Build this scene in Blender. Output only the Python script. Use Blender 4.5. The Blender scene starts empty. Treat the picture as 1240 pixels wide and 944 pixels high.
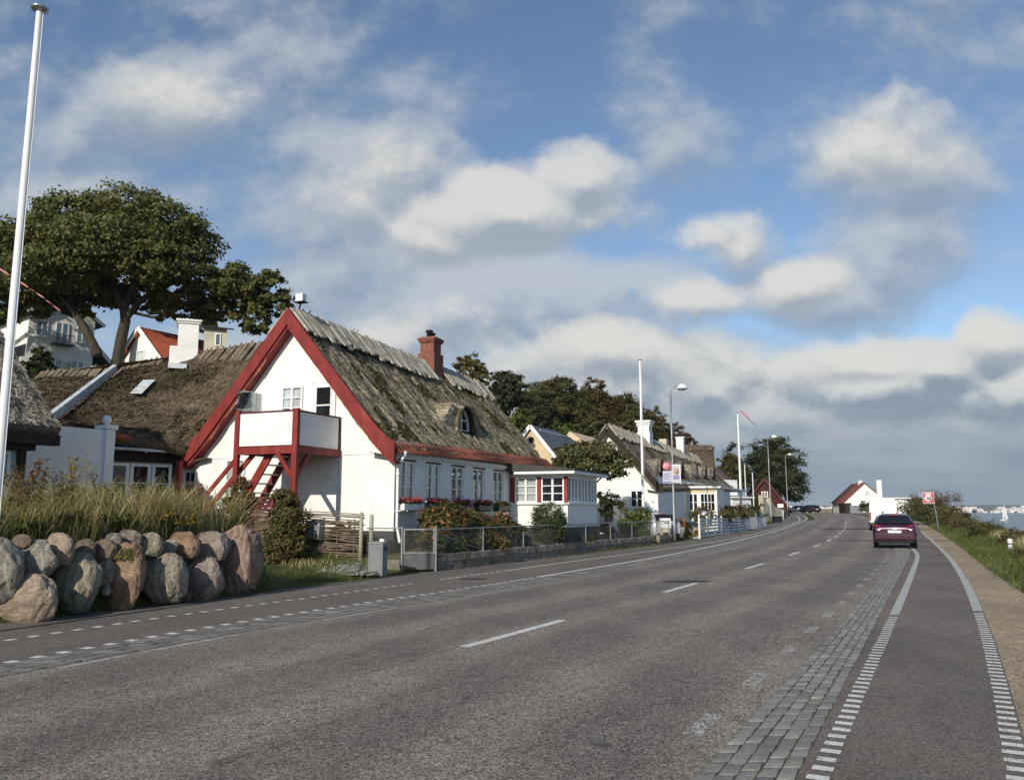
import bpy, math, random
import numpy as np
from mathutils import Vector, noise as mnoise

# ------------------------------------------------------------------ camera, sky, sun, exposure
SC = bpy.context.scene
COL = SC.collection
rad = math.radians
FPX, CAMH, PT = 1000.0, 1.65, 0.146          # focal length in px of a 1240 px wide frame, eye height, tan(pitch)
TH = math.atan(PT)
SUN_SLOPE, SUN_EL = 0.425, rad(27)

cam = bpy.data.objects.new('camera', bpy.data.cameras.new('camera'))
COL.objects.link(cam)
cam.location = (0, 0, CAMH)
cam.rotation_euler = (rad(90) + TH, 0, 0)
cam.data.sensor_fit = 'HORIZONTAL'
cam.data.angle = 2 * math.atan(620 / FPX)
cam.data.clip_start = 0.1
cam.data.clip_end = 20000
SC.camera = cam
SC.render.resolution_x, SC.render.resolution_y = 1024, 779

SC.view_settings.view_transform = 'Standard'
SC.view_settings.look = 'None'
SC.view_settings.gamma = 1
SC.view_settings.exposure = 0.12
SC.view_settings.use_curve_mapping = False
SC.cycles.max_bounces = 6
SC.cycles.transparent_max_bounces = 8
SC.cycles.use_denoising = True
try:
    SC.cycles.denoiser = 'OPENIMAGEDENOISE'
    SC.cycles.denoising_prefilter = 'NONE'
except Exception:
    pass
SC.cycles.sample_clamp_indirect = 6


def ray(px, py):
    a = (px - 620) / FPX
    b = -(py - 472) / FPX
    return np.array([a, math.cos(TH) - b * math.sin(TH), math.sin(TH) + b * math.cos(TH)])


def W(px, py, Y):
    """the point at distance Y in front of the viewpoint seen in the direction (px, py) of the photograph"""
    d = ray(px, py)
    return d / d[1] * Y + np.array([0, 0, CAMH])


def lin(h):
    if isinstance(h, str):
        c = [int(h[i:i + 2], 16) / 255 for i in (0, 2, 4)]
        return tuple((x / 12.92 if x <= .04045 else ((x + .055) / 1.055) ** 2.4) for x in c)
    return tuple(h)


class NT:
    """small helper to write node trees"""
    def __init__(s, tree):
        s.t = tree
        s.n = tree.nodes
        s.l = tree.links

    def put(s, node, key, val):
        i = node.inputs[key]
        if hasattr(val, 'is_output') or isinstance(val, bpy.types.NodeSocket):
            s.l.new(val, i)
        else:
            if i.type == 'RGBA' and len(val) == 3:
                val = (*val, 1)
            i.default_value = val

    def math(s, op, a, b=None, c=None, clamp=False):
        x = s.n.new('ShaderNodeMath'); x.operation = op; x.use_clamp = clamp
        for k, v in enumerate((a, b, c)):
            if v is not None:
                s.put(x, k, v)
        return x.outputs[0]

    def vec(s, op, a, b=None, c=None, out=0):
        x = s.n.new('ShaderNodeVectorMath'); x.operation = op
        for k, v in enumerate((a, b, c)):
            if v is not None:
                s.put(x, k, v)
        return x.outputs[out]

    def xyz(s, x=0., y=0., z=0.):
        n = s.n.new('ShaderNodeCombineXYZ')
        s.put(n, 0, x); s.put(n, 1, y); s.put(n, 2, z)
        return n.outputs[0]

    def sep(s, v):
        n = s.n.new('ShaderNodeSeparateXYZ'); s.put(n, 0, v)
        return n.outputs

    def noise(s, v, scale, detail=4, rough=.55, dist=0., out='Fac'):
        n = s.n.new('ShaderNodeTexNoise')
        if v is not None:
            s.put(n, 'Vector', v)
        s.put(n, 'Scale', scale); s.put(n, 'Detail', detail); s.put(n, 'Roughness', rough); s.put(n, 'Distortion', dist)
        return n.outputs[out]

    def voro(s, v, scale, feature='F1', out='Color'):
        n = s.n.new('ShaderNodeTexVoronoi'); n.feature = feature
        s.put(n, 'Vector', v); s.put(n, 'Scale', scale)
        return n.outputs[out]

    def step(s, x, lo, hi, a=0., b=1.):
        n = s.n.new('ShaderNodeMapRange'); n.interpolation_type = 'SMOOTHSTEP'
        s.put(n, 0, x); s.put(n, 1, lo); s.put(n, 2, hi); s.put(n, 3, a); s.put(n, 4, b)
        return n.outputs[0]

    def mix(s, f, a, b, mode='MIX'):
        n = s.n.new('ShaderNodeMix'); n.data_type = 'RGBA'; n.blend_type = mode
        s.put(n, 0, f); s.put(n, 6, a); s.put(n, 7, b)
        return n.outputs[2]

    def ramp(s, f, stops, interp='LINEAR'):
        n = s.n.new('ShaderNodeValToRGB'); n.color_ramp.interpolation = interp
        e = n.color_ramp.elements
        while len(e) < len(stops):
            e.new(.5)
        for k, (p, c) in enumerate(stops):
            e[k].position = p; e[k].color = (*lin(c), 1)
        s.put(n, 0, f)
        return n.outputs[0]


# ---- sky: Nishita sky, and clouds laid out by direction
world = bpy.data.worlds.new('World')
SC.world = world
world.use_nodes = True
world.cycles.sampling_method = 'MANUAL'
world.cycles.sample_map_resolution = 256
wt = NT(world.node_tree)
wt.n.clear()
SKY_STRENGTH = 0.115


def uv_dir(px, py):
    d = ray(px, py)
    return d[0] / d[1], d[2] / d[1]


def field_group(name, blobs, warp, seed):
    g = bpy.data.node_groups.new(name, 'ShaderNodeTree')
    g.interface.new_socket('p', in_out='INPUT', socket_type='NodeSocketVector')
    g.interface.new_socket('f', in_out='OUTPUT', socket_type='NodeSocketFloat')
    t = NT(g)
    gi = g.nodes.new('NodeGroupInput'); go = g.nodes.new('NodeGroupOutput')
    p0 = gi.outputs[0]
    w = t.noise(t.vec('ADD', p0, (seed, seed * .7, 0)), 4, 3, .5, out='Color')
    w = t.vec('MULTIPLY', t.vec('SUBTRACT', w, (.5, .5, .5)), (warp, warp * .7, 0))
    p = t.vec('ADD', p0, w)
    acc = None
    for (px, py, rx, ry, gain) in blobs:
        u, v = uv_dir(px, py)
        a, b = rx / FPX, ry / FPX
        q = t.vec('MULTIPLY_ADD', p, (1 / a, 1 / b, 0), (-u / a, -v / b, 0))
        L = t.vec('LENGTH', q, out='Value')
        f = t.math('SUBTRACT', gain, t.math('MULTIPLY', L, gain))
        acc = f if acc is None else t.math('SMOOTH_MAX', acc, f, .25)
    big = t.noise(t.vec('MULTIPLY', t.vec('ADD', p0, (seed * 2, 3, 0)), (1, 1.25, 1)), 5.5, 9, .60)
    acc = t.math('ADD', t.math('MAXIMUM', acc, -1.2), t.math('MULTIPLY', t.math('SUBTRACT', big, .5), 3.4))
    g.links.new(acc, go.inputs[0])
    return g


def layer(t, p, g, lo, hi, d_up, base, top, shade_lo, shade_hi):
    """opacity and colour of one cloud layer; the colour runs from the shaded base to the lit top"""
    n1 = t.n.new('ShaderNodeGroup'); n1.node_tree = g; t.put(n1, 0, p)
    n2 = t.n.new('ShaderNodeGroup'); n2.node_tree = g; t.put(n2, 0, t.vec('ADD', p, d_up))
    f, f2 = n1.outputs[0], n2.outputs[0]
    alpha = t.step(f, lo, hi)
    sh = t.step(t.math('SUBTRACT', f, f2), shade_lo, shade_hi)
    return alpha, t.mix(sh, base, top)


tc = wt.n.new('ShaderNodeTexCoord')
dx, dy, dz = wt.sep(tc.outputs['Generated'])
yy = wt.math('MAXIMUM', dy, .08)
P2 = wt.xyz(wt.math('DIVIDE', dx, yy), wt.math('DIVIDE', dz, yy), 0.)
sky = wt.n.new('ShaderNodeTexSky')
sky.sky_type = 'NISHITA'
sky.sun_disc = False
sky.sun_elevation = SUN_EL
SUN_FROM = math.atan2(-SUN_SLOPE, -1)          # azimuth (from +Y towards +X) the sun stands at
sky.sun_rotation = SUN_FROM
sky.altitude = 10
sky.air_density = 1.0
sky.dust_density = 0.35
sky.ozone_density = 2.6

K = 1 / SKY_STRENGTH
cc = lambda h, k=1.0: tuple(x * K * k for x in lin(h))
veil = field_group('veil_field', [
    (215, 135, 150, 100, 1.35), (60, 170, 110, 70, .5), (30, 240, 170, 60, .8), (430, 240, 200, 130, 1.8), (330, 90, 140, 70, .3),
    (540, 372, 300, 92, 1.9), (640, 400, 120, 60, 1.2), (560, 235, 140, 60, .9), (800, 180, 60, 50, .7), (770, 210, 60, 40, .6),
    (1090, 200, 130, 88, 1.6), (1065, 300, 95, 110, 1.5), (1010, 355, 140, 55, 1.5), (900, 300, 50, 40, .9), (1180, 60, 120, 80, .15),
    (130, 330, 200, 60, .7), (820, 430, 130, 48, 1.3), (300, 420, 200, 60, 1.0), (440, 330, 200, 110, 1.3), (250, 250, 240, 110, .45)], .12, 1.3)
cum = field_group('cumulus_field', [
    (625, 268, 190, 62, 1.9), (710, 225, 80, 66, 1.6), (600, 250, 90, 50, 1.4), (520, 290, 80, 44, 1.3), (865, 280, 64, 30, 1.0), (855, 362, 82, 36, 1.35), (975, 352, 80, 34, 1.0),
    (912, 305, 34, 30, .8), (1075, 200, 125, 70, .85), (215, 130, 90, 50, .35), (430, 225, 130, 80, .8), (735, 425, 120, 44, 1.4), (1080, 445, 150, 34, 1.3), (1205, 412, 60, 44, 1.5), (450, 200, 90, 60, .8), (480, 400, 160, 50, .8)], .09, 4.7)
low = field_group('low_bank_field', [
    (1060, 468, 190, 66, 1.9), (1200, 425, 62, 50, 1.4), (1230, 475, 130, 66, 1.6), (1140, 445, 120, 50, 1.4), (1000, 560, 520, 90, 2.2), (720, 520, 260, 110, 1.7), (1400, 500, 300, 120, 2.0), (860, 470, 130, 70, 1.5), (740, 430, 90, 40, 1.0), (960, 505, 160, 60, 1.8)], .06, 8.2)
strk = wt.noise(wt.vec('MULTIPLY', P2, (2.2, 13, 0)), 2.0, 4, .5)

col = sky.outputs[0]
col = wt.mix(1.0, col, cc('ffffff', .0) , 'ADD')
aV, cV = layer(wt, P2, veil, -.55, .85, (-.006, .034, 0), cc('8C9AAC'), cc('BAC0C6'), -.65, .75)
aC, cC = layer(wt, P2, cum, -.10, .72, (-.008, .026, 0), cc('9AA5B0'), cc('D6D5D1'), -.60, .62)
aL, cL = layer(wt, P2, low, -.15, .6, (-.008, .022, 0), cc('8593A2'), cc('D2D3D0'), -.40, .62)
cL = wt.mix(wt.step(P2_v := wt.sep(P2)[1], .17, .05), cL, wt.mix(wt.step(strk, .3, .7), cc('7B8B9E'), cc('9AA4AF')))
front = wt.step(dy, .05, .3)
for a, c, k in ((aV, cV, .86), (aL, cL, .97), (aC, cC, .90)):
    col = wt.mix(wt.math('MULTIPLY', wt.math('MULTIPLY', a, k), front), col, c)
# pale haze above the horizon all round
col = wt.mix(wt.step(dz, .10, .0, 0., .55), col, cc('8E9CAB'))
bg = wt.n.new('ShaderNodeBackground')
wt.put(bg, 0, col)
bg.inputs[1].default_value = SKY_STRENGTH
wo = wt.n.new('ShaderNodeOutputWorld')
wt.l.new(bg.outputs[0], wo.inputs[0])

sl = bpy.data.lights.new('sun', 'SUN')
sl.energy = 4.3
sl.angle = rad(.55)
sl.color = (1, .915, .775)
sun = bpy.data.objects.new('sun', sl)
COL.objects.link(sun)
hd = Vector((SUN_SLOPE, 1, 0)).normalized() * math.cos(SUN_EL)
sun.rotation_euler = Vector((hd.x, hd.y, -math.sin(SUN_EL))).to_track_quat('-Z', 'Y').to_euler()

# ------------------------------------------------------------------ object helpers
RNG = random.Random(11)


def thing(name, label, cat, loc=(0, 0, 0), rz=0., group=None):
    o = bpy.data.objects.new(name, None)
    COL.objects.link(o)
    o.location = loc
    o.rotation_euler = (0, 0, rz)
    o['label'] = label
    o['category'] = cat
    if group:
        o['group'] = group
    return o


def tag(o, label=None, cat=None, group=None, kind=None):
    for k, v in (('label', label), ('category', cat), ('group', group), ('kind', kind)):
        if v:
            o[k] = v
    return o


def copy_tree(o, parent=None, label=None):
    c = o.copy()
    COL.objects.link(c)
    c.parent = parent
    if label:
        c['label'] = label
    for ch in list(o.children):
        copy_tree(ch, c)
    return c


def mesh_np(name, V, Q, mats, parent=None, smooth=False, uv=None, mi=None):
    me = bpy.data.meshes.new(name)
    V = np.asarray(V, np.float32)
    Q = np.asarray(Q, np.int32)
    m, k = Q.shape
    me.vertices.add(len(V)); me.vertices.foreach_set('co', V.ravel())
    me.loops.add(m * k); me.loops.foreach_set('vertex_index', Q.ravel())
    me.polygons.add(m); me.polygons.foreach_set('loop_start', np.arange(0, m * k, k, dtype=np.int32))
    if mi is not None:
        me.polygons.foreach_set('material_index', np.asarray(mi, np.int32))
    if uv is not None:
        ul = me.uv_layers.new(name='UVMap')
        ul.data.foreach_set('uv', np.asarray(uv, np.float32)[Q.ravel()].ravel())
    me.update(calc_edges=True)
    me.validate()
    if smooth:
        me.polygons.foreach_set('use_smooth', np.ones(m, bool))
    for mt in (mats if isinstance(mats, (list, tuple)) else [mats]):
        me.materials.append(mt)
    o = bpy.data.objects.new(name, me)
    COL.objects.link(o)
    o.parent = parent
    return o


class MB:
    """collects boxes, beams, tubes ... into ONE mesh"""
    def __init__(s):
        s.v = []; s.f = []; s.m = []; s.sm = []

    def add(s, vs, fs, m=0, smooth=False):
        n = len(s.v)
        s.v += [tuple(map(float, p)) for p in vs]
        for f in fs:
            s.f.append([i + n for i in f]); s.m.append(m); s.sm.append(smooth)
        return s

    def hexa(s, c8, m=0):
        return s.add(c8, [(0, 3, 2, 1), (4, 5, 6, 7), (0, 1, 5, 4), (1, 2, 6, 5), (2, 3, 7, 6), (3, 0, 4, 7)], m)

    def box(s, x0, x1, y0, y1, z0, z1, m=0):
        return s.hexa([(x0, y0, z0), (x1, y0, z0), (x1, y1, z0), (x0, y1, z0), (x0, y0, z1), (x1, y0, z1), (x1, y1, z1), (x0, y1, z1)], m)

    def beam(s, p, q, w, h, m=0, up=(0, 0, 1)):
        p, q = Vector(p), Vector(q)
        d = (q - p).normalized()
        side = d.cross(Vector(up))
        if side.length < 1e-4:
            side = d.cross(Vector((1, 0, 0)))
        side.normalize()
        u = side.cross(d).normalized()
        a, b = side * (w / 2), u * (h / 2)
        return s.hexa([p - a - b, p + a - b, p + a + b, p - a + b, q - a - b, q + a - b, q + a + b, q - a + b], m)

    def tube(s, pts, rs, n=8, m=0, smooth=True):
        pts = [Vector(p) for p in pts]
        if not isinstance(rs, (list, tuple)):
            rs = [rs] * len(pts)
        vs, fs = [], []
        ref = None
        for i, p in enumerate(pts):
            d = (pts[min(i + 1, len(pts) - 1)] - pts[max(i - 1, 0)]).normalized()
            if ref is None:
                ref = d.cross(Vector((.31, .87, .13)))
                if ref.length < .1:
                    ref = d.cross(Vector((1, 0, 0)))
            ref = (ref - d * ref.dot(d)).normalized()
            b = d.cross(ref)
            for k in range(n):
                a = 2 * math.pi * k / n
                vs.append(p + (ref * math.cos(a) + b * math.sin(a)) * rs[i])
        for i in range(len(pts) - 1):
            for k in range(n):
                fs.append((i * n + k, i * n + (k + 1) % n, (i + 1) * n + (k + 1) % n, (i + 1) * n + k))
        s.add(vs, fs, m, smooth)
        s.add([vs[k] for k in range(n)], [tuple(reversed(range(n)))], m)
        s.add([vs[(len(pts) - 1) * n + k] for k in range(n)], [tuple(range(n))], m)
        return s

    def lathe(s, prof, n=16, o=(0, 0, 0), m=0, smooth=True):
        vs, fs = [], []
        for (r, z) in prof:
            for k in range(n):
                a = 2 * math.pi * k / n
                vs.append((o[0] + r * math.cos(a), o[1] + r * math.sin(a), o[2] + z))
        for i in range(len(prof) - 1):
            for k in range(n):
                fs.append((i * n + k, i * n + (k + 1) % n, (i + 1) * n + (k + 1) % n, (i + 1) * n + k))
        fs.append(tuple(reversed(range(n)))); fs.append(tuple((len(prof) - 1) * n + k for k in range(n)))
        return s.add(vs, fs, m, smooth)

    def prism(s, poly, ext, m=0):
        """closed polygon (3D points) extruded by a vector"""
        n = len(poly)
        e = Vector(ext)
        vs = [Vector(p) for p in poly] + [Vector(p) + e for p in poly]
        fs = [tuple(reversed(range(n))), tuple(range(n, 2 * n))] + [(i, (i + 1) % n, n + (i + 1) % n, n + i) for i in range(n)]
        return s.add(vs, fs, m)

    def build(s, name, mats, parent=None, bevel=0, fix=True):
        me = bpy.data.meshes.new(name)
        me.from_pydata(s.v, [], s.f)
        for mt in (mats if isinstance(mats, (list, tuple)) else [mats]):
            me.materials.append(mt)
        me.polygons.foreach_set('material_index', s.m)
        me.polygons.foreach_set('use_smooth', s.sm)
        me.update()
        if fix:
            import bmesh
            bm = bmesh.new(); bm.from_mesh(me)
            bmesh.ops.recalc_face_normals(bm, faces=bm.faces)
            bm.to_mesh(me); bm.free()
        o = bpy.data.objects.new(name, me)
        COL.objects.link(o)
        o.parent = parent
        if bevel:
            b = o.modifiers.new('bevel', 'BEVEL'); b.width = bevel; b.segments = 2; b.limit_method = 'ANGLE'
        return o


class Plane:
    """a vertical plane of a building: axis along it, outward normal"""
    def __init__(s, o, axis, n):
        s.o, s.a, s.n = Vector(o), Vector(axis), Vector(n)

    def P(s, a, z, off=0.):
        p = s.o + s.a * a + s.n * off
        return (p.x, p.y, p.z + z)

    def box(s, mb, a0, a1, z0, z1, o0, o1, m=0):
        mb.hexa([s.P(a0, z0, o0), s.P(a1, z0, o0), s.P(a1, z0, o1), s.P(a0, z0, o1), s.P(a0, z1, o0), s.P(a1, z1, o0), s.P(a1, z1, o1), s.P(a0, z1, o1)], m)

    def quad(s, mb, a0, a1, z0, z1, off, m=0):
        mb.add([s.P(a0, z0, off), s.P(a1, z0, off), s.P(a1, z1, off), s.P(a0, z1, off)], [(0, 1, 2, 3)], m)


def wall_holes(mb, pl, a0, a1, z0, z1, holes, depth=.14, m=0):
    """wall face with openings and their reveals"""
    A = sorted({a0, a1, *[h[0] for h in holes], *[h[1] for h in holes]})
    Z = sorted({z0, z1, *[h[2] for h in holes], *[h[3] for h in holes]})
    for i in range(len(A) - 1):
        for j in range(len(Z) - 1):
            ca, cz = (A[i] + A[i + 1]) / 2, (Z[j] + Z[j + 1]) / 2
            if not any(h[0] < ca < h[1] and h[2] < cz < h[3] for h in holes):
                pl.quad(mb, A[i], A[i + 1], Z[j], Z[j + 1], 0, m)
    for (b0, b1, c0, c1) in holes:
        for (p, q) in (((b0, c0), (b1, c0)), ((b1, c0), (b1, c1)), ((b1, c1), (b0, c1)), ((b0, c1), (b0, c0))):
            mb.add([pl.P(*p, 0), pl.P(*q, 0), pl.P(*q, -depth), pl.P(*p, -depth)], [(0, 1, 2, 3)], m)


def window(parent, pl, a0, a1, z0, z1, sashes=2, rows=3, cols=1, off=-.06, fmat=None, curtain=None, name='window', fw=.055, label=None, th=.05, gmat='glass'):
    """a window: frame mesh with its bars (part), the pane and the curtain behind it (sub-parts)"""
    f = MB()
    pl.box(f, a0, a1, z0, z0 + fw, off, off + th); pl.box(f, a0, a1, z1 - fw, z1, off, off + th)
    pl.box(f, a0, a0 + fw, z0 + fw, z1 - fw, off, off + th); pl.box(f, a1 - fw, a1, z0 + fw, z1 - fw, off, off + th)
    w = (a1 - a0 - 2 * fw) / sashes
    for k in range(sashes):
        b0, b1 = a0 + fw + k * w, a0 + fw + (k + 1) * w
        if k:
            pl.box(f, b0 - .04, b0 + .04, z0 + fw, z1 - fw, off, off + th + .012)
        h = (z1 - z0 - 2 * fw) / rows
        for r in range(1, rows):
            zc = z0 + fw + r * h
            pl.box(f, b0 + .004, b1 - .004, zc - .016, zc + .016, off + .004, off + th - .008)
        for c in range(1, cols):
            ac = b0 + (b1 - b0) * c / cols
            pl.box(f, ac - .016, ac + .016, z0 + fw, z1 - fw, off + .006, off + th - .012)
    fo = f.build(name, fmat or M['white_frame'], parent)
    if label:
        fo['label'] = label
    g = MB(); pl.quad(g, a0 + .01, a1 - .01, z0 + .01, z1 - .01, off + .016)
    g.build('pane', M[gmat], fo, fix=False)
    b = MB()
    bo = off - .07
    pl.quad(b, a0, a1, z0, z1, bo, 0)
    if curtain:
        n = 40
        vs, fs = [], []
        for part in curtain:                       # (from, to) fractions of the width covered by curtain
            k0 = len(vs)
            for i in range(n + 1):
                a = a0 + (a1 - a0) * (part[0] + (part[1] - part[0]) * i / n)
                o_ = bo + .03 + .016 * math.sin(i * 1.3) + .006 * math.sin(i * 3.1)
                vs += [pl.P(a, z0 + .02, o_), pl.P(a, z1 - .02, o_)]
            fs += [(k0 + 2 * i, k0 + 2 * i + 2, k0 + 2 * i + 3, k0 + 2 * i + 1) for i in range(n)]
        b.add(vs, fs, 1, True)
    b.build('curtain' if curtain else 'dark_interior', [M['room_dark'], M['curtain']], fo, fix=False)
    return fo
# ------------------------------------------------------------------ materials
M = {}


def newmat(name):
    m = bpy.data.materials.new(name)
    m.use_nodes = True
    t = NT(m.node_tree)
    t.n.clear()
    out = t.n.new('ShaderNodeOutputMaterial')
    M[name] = m
    return m, t, out


def principled(t, out, col, rough=.8, spec=.3, metal=0., bump=None, bs=.3, bd=.02, coat=0.):
    p = t.n.new('ShaderNodeBsdfPrincipled')
    t.put(p, 'Base Color', col); t.put(p, 'Roughness', rough); t.put(p, 'Specular IOR Level', spec); t.put(p, 'Metallic', metal)
    if coat:
        t.put(p, 'Coat Weight', coat); t.put(p, 'Coat Roughness', .04)
    if bump is not None:
        b = t.n.new('ShaderNodeBump')
        t.put(b, 'Height', bump); t.put(b, 'Strength', bs); t.put(b, 'Distance', bd)
        t.l.new(b.outputs[0], p.inputs['Normal'])
    if out is not None:
        t.l.new(p.outputs[0], out.inputs[0])
    return p


def obj_co(t):
    return t.n.new('ShaderNodeTexCoord').outputs['Object']


def geo_pos(t):
    return t.n.new('ShaderNodeNewGeometry').outputs['Position']


def simple(name, c1, c2=None, scale=3., rough=.7, spec=.3, metal=0., bs=0., bscale=30., bd=.01, detail=5, lo=.35, hi=.65, coat=0., stretch=(1, 1, 1), c3=None, s3=.6):
    m, t, out = newmat(name)
    c1 = lin(c1); c2 = lin(c2) if c2 else tuple(x * .8 for x in c1)
    p = t.vec('MULTIPLY', obj_co(t), stretch)
    col = t.mix(t.step(t.noise(p, scale, detail, .6), lo, hi), c1, c2)
    if c3:
        col = t.mix(t.step(t.noise(t.vec('ADD', p, (7, 3, 1)), s3, 5, .65), .5, .68), col, lin(c3))
    principled(t, out, col, rough, spec, metal, t.noise(p, bscale, 4, .6) if bs else None, bs, bd, coat)
    return m


simple('white_plaster', (.79, .78, .755), (.73, .72, .69), 1.2, .9, .2, bs=.5, bscale=9, bd=.02, c3=(.67, .665, .64), s3=1.3)
simple('white_frame', (.80, .80, .79), (.72, .72, .70), 4, .45, .4)
simple('white_board', (.78, .78, .77), (.70, .70, .69), 2.5, .6, .3, bs=.2, bscale=8)
simple('pole_paint', (.78, .79, .80), (.70, .71, .72), 1.5, .4, .4)
simple('red_wood', (.22, .024, .020), (.15, .018, .016), 3, .6, .3, bs=.35, bscale=20, stretch=(1, 1, .3), c3=(.26, .05, .042), s3=1.6)
simple('dark_red_wood', (.10, .012, .012), (.07, .010, .010), 5, .6, .3)
simple('dark_timber', (.022, .016, .013), (.035, .024, .018), 6, .75, .25)
simple('plinth_tar', (.035, .036, .038), (.055, .055, .055), 3, .85, .2, bs=.3)
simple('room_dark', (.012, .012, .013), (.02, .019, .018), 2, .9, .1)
simple('curtain', (.62, .62, .61), (.52, .53, .54), 6, .9, .1)
simple('galvanised', (.29, .30, .30), (.22, .23, .23), 7, .5, .5, metal=.55)
simple('wire', (.30, .30, .29), (.22, .22, .21), 7, .55, .4, metal=.3)
simple('grey_box', (.19, .20, .21), (.15, .16, .17), 5, .45, .5)
simple('box_metal', (.40, .42, .43), (.30, .32, .33), 9, .35, .5, metal=.7)
simple('lichen_wood', (.34, .34, .26), (.24, .25, .18), 8, .85, .2, bs=.4, bscale=40, stretch=(1, 1, .2))
simple('wicker', (.17, .135, .095), (.085, .066, .046), 5, .85, .2, bs=.4, bscale=40, c3=(.22, .19, .14), s3=2.)
simple('ridge_wood', (.46, .42, .35), (.30, .27, .22), 3.5, .9, .15, bs=.5, bscale=30, bd=.02, c3=(.20, .18, .14), s3=1.8)
simple('ridge_wood_brown', (.20, .16, .115), (.12, .095, .07), 3.5, .9, .15, bs=.5, bscale=30, bd=.02, c3=(.09, .08, .055), s3=1.8)
simple('felt_roof', (.05, .05, .052), (.075, .073, .07), 2, .85, .2, bs=.3)
simple('black_tile', (.012, .014, .022), (.02, .022, .03), 4, .35, .4, bs=.3)
simple('soil', (.045, .035, .024), (.075, .058, .04), 3, .95, .1, bs=.8, bscale=14, bd=.04)
simple('terracotta', (.32, .10, .05), (.22, .07, .04), 5, .8, .2)
simple('black_plastic', (.015, .015, .016), (.022, .022, .023), 4, .5, .4)
simple('rubber', (.016, .016, .016), (.024, .023, .022), 8, .85, .2)
simple('rim', (.45, .46, .47), (.36, .37, .38), 5, .3, .5, metal=.8)
simple('car_maroon', (.038, .006, .027), (.034, .006, .024), 3, .28, .5, metal=.35, coat=.9)
simple('van_white', (.80, .80, .79), (.74, .74, .73), 1.5, .35, .5, coat=.5)
simple('car_silver', (.58, .60, .62), (.52, .54, .56), 2, .3, .5, metal=.4, coat=.6)
simple('car_glass', (.010, .012, .014), (.012, .014, .016), 2, .06, .6)
simple('tail_red', (.30, .012, .015), (.24, .010, .012), 4, .2, .5, coat=.6)
simple('plate_white', (.75, .75, .72), (.70, .70, .67), 8, .5, .4)
simple('gate_grey', (.10, .102, .105), (.075, .077, .08), 5, .5, .4)
simple('barn_red', (.060, .016, .014), (.040, .014, .012), 5, .7, .2)
simple('pennant_pale', (.50, .20, .20), (.46, .24, .24), 3, .8, .2)
simple('sign_white', (.80, .80, .80), (.76, .76, .76), 5, .5, .4)
simple('sign_red', (.52, .055, .075), (.46, .05, .07), 5, .5, .4)
simple('sign_pink', (.62, .30, .33), (.56, .26, .30), 5, .5, .4)
simple('sign_black', (.02, .02, .022), (.03, .03, .03), 5, .5, .4)
simple('poster_lilac', (.42, .43, .56), (.55, .55, .64), 30, .5, .3)
simple('poster_grey', (.45, .43, .46), (.62, .60, .62), 14, .5, .3)
simple('poster_violet', (.20, .21, .38), (.26, .27, .44), 20, .5, .3)
simple('skin_tone', (.46, .30, .25), (.40, .25, .21), 20, .6, .3)
simple('cream_wall', (.60, .47, .32), (.55, .43, .29), 1.5, .9, .2)
simple('pale_stone', (.52, .47, .36), (.44, .40, .31), 1.5, .9, .2, bs=.3)
simple('sail', (.80, .80, .76), (.74, .74, .71), 1., .8, .2)
simple('weathered_white', (.55, .60, .62), (.42, .48, .52), 3, .7, .3, c3=(.34, .36, .33), s3=2.5)
simple('purple_leaf', (.055, .012, .018), (.03, .012, .014), 6, .7, .3)
simple('teal_lid', (.05, .19, .20), (.04, .15, .16), 5, .5, .4)
simple('stone_block', (.26, .235, .195), (.16, .15, .125), 4, .95, .15, bs=.8, bscale=9, bd=.04, c3=(.11, .11, .075), s3=1.5)
simple('far_land', (.10, .13, .12), (.15, .16, .13), .004, .95, .1)
simple('far_house', (.72, .70, .68), (.60, .52, .48), .02, .9, .1)
simple('pennant_red', (.50, .045, .06), (.45, .04, .05), 3, .8, .2)
simple('pennant_dark', (.10, .05, .07), (.16, .06, .08), 2, .8, .2)
simple('bark', (.070, .060, .047), (.040, .034, .027), 4, .95, .1, bs=1., bscale=12, bd=.05, stretch=(1, 1, .25))
simple('bark_pale', (.24, .215, .175), (.15, .135, .11), 3, .95, .1, bs=.8, bscale=12, bd=.04, stretch=(1, 1, .25))
simple('road_patch', (.045, .043, .042), (.065, .062, .06), 6, .9, .2, bs=.4, bscale=120, bd=.004)


def glass_mat():
    m, t, out = newmat('glass')
    tr = t.n.new('ShaderNodeBsdfTransparent'); t.put(tr, 0, (.82, .86, .87))
    gl = t.n.new('ShaderNodeBsdfGlossy'); t.put(gl, 0, (.9, .93, .95)); t.put(gl, 'Roughness', .02)
    bm = t.n.new('ShaderNodeBump'); t.put(bm, 'Height', t.noise(obj_co(t), 2.2, 2)); t.put(bm, 'Strength', .06); t.put(bm, 'Distance', .05)
    t.l.new(bm.outputs[0], gl.inputs['Normal'])
    fr = t.n.new('ShaderNodeFresnel'); t.put(fr, 0, 1.5)
    mx = t.n.new('ShaderNodeMixShader')
    t.put(mx, 0, t.math('MULTIPLY_ADD', fr.outputs[0], .8, .10))
    t.l.new(tr.outputs[0], mx.inputs[1]); t.l.new(gl.outputs[0], mx.inputs[2])
    t.l.new(mx.outputs[0], out.inputs[0])


glass_mat()


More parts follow.
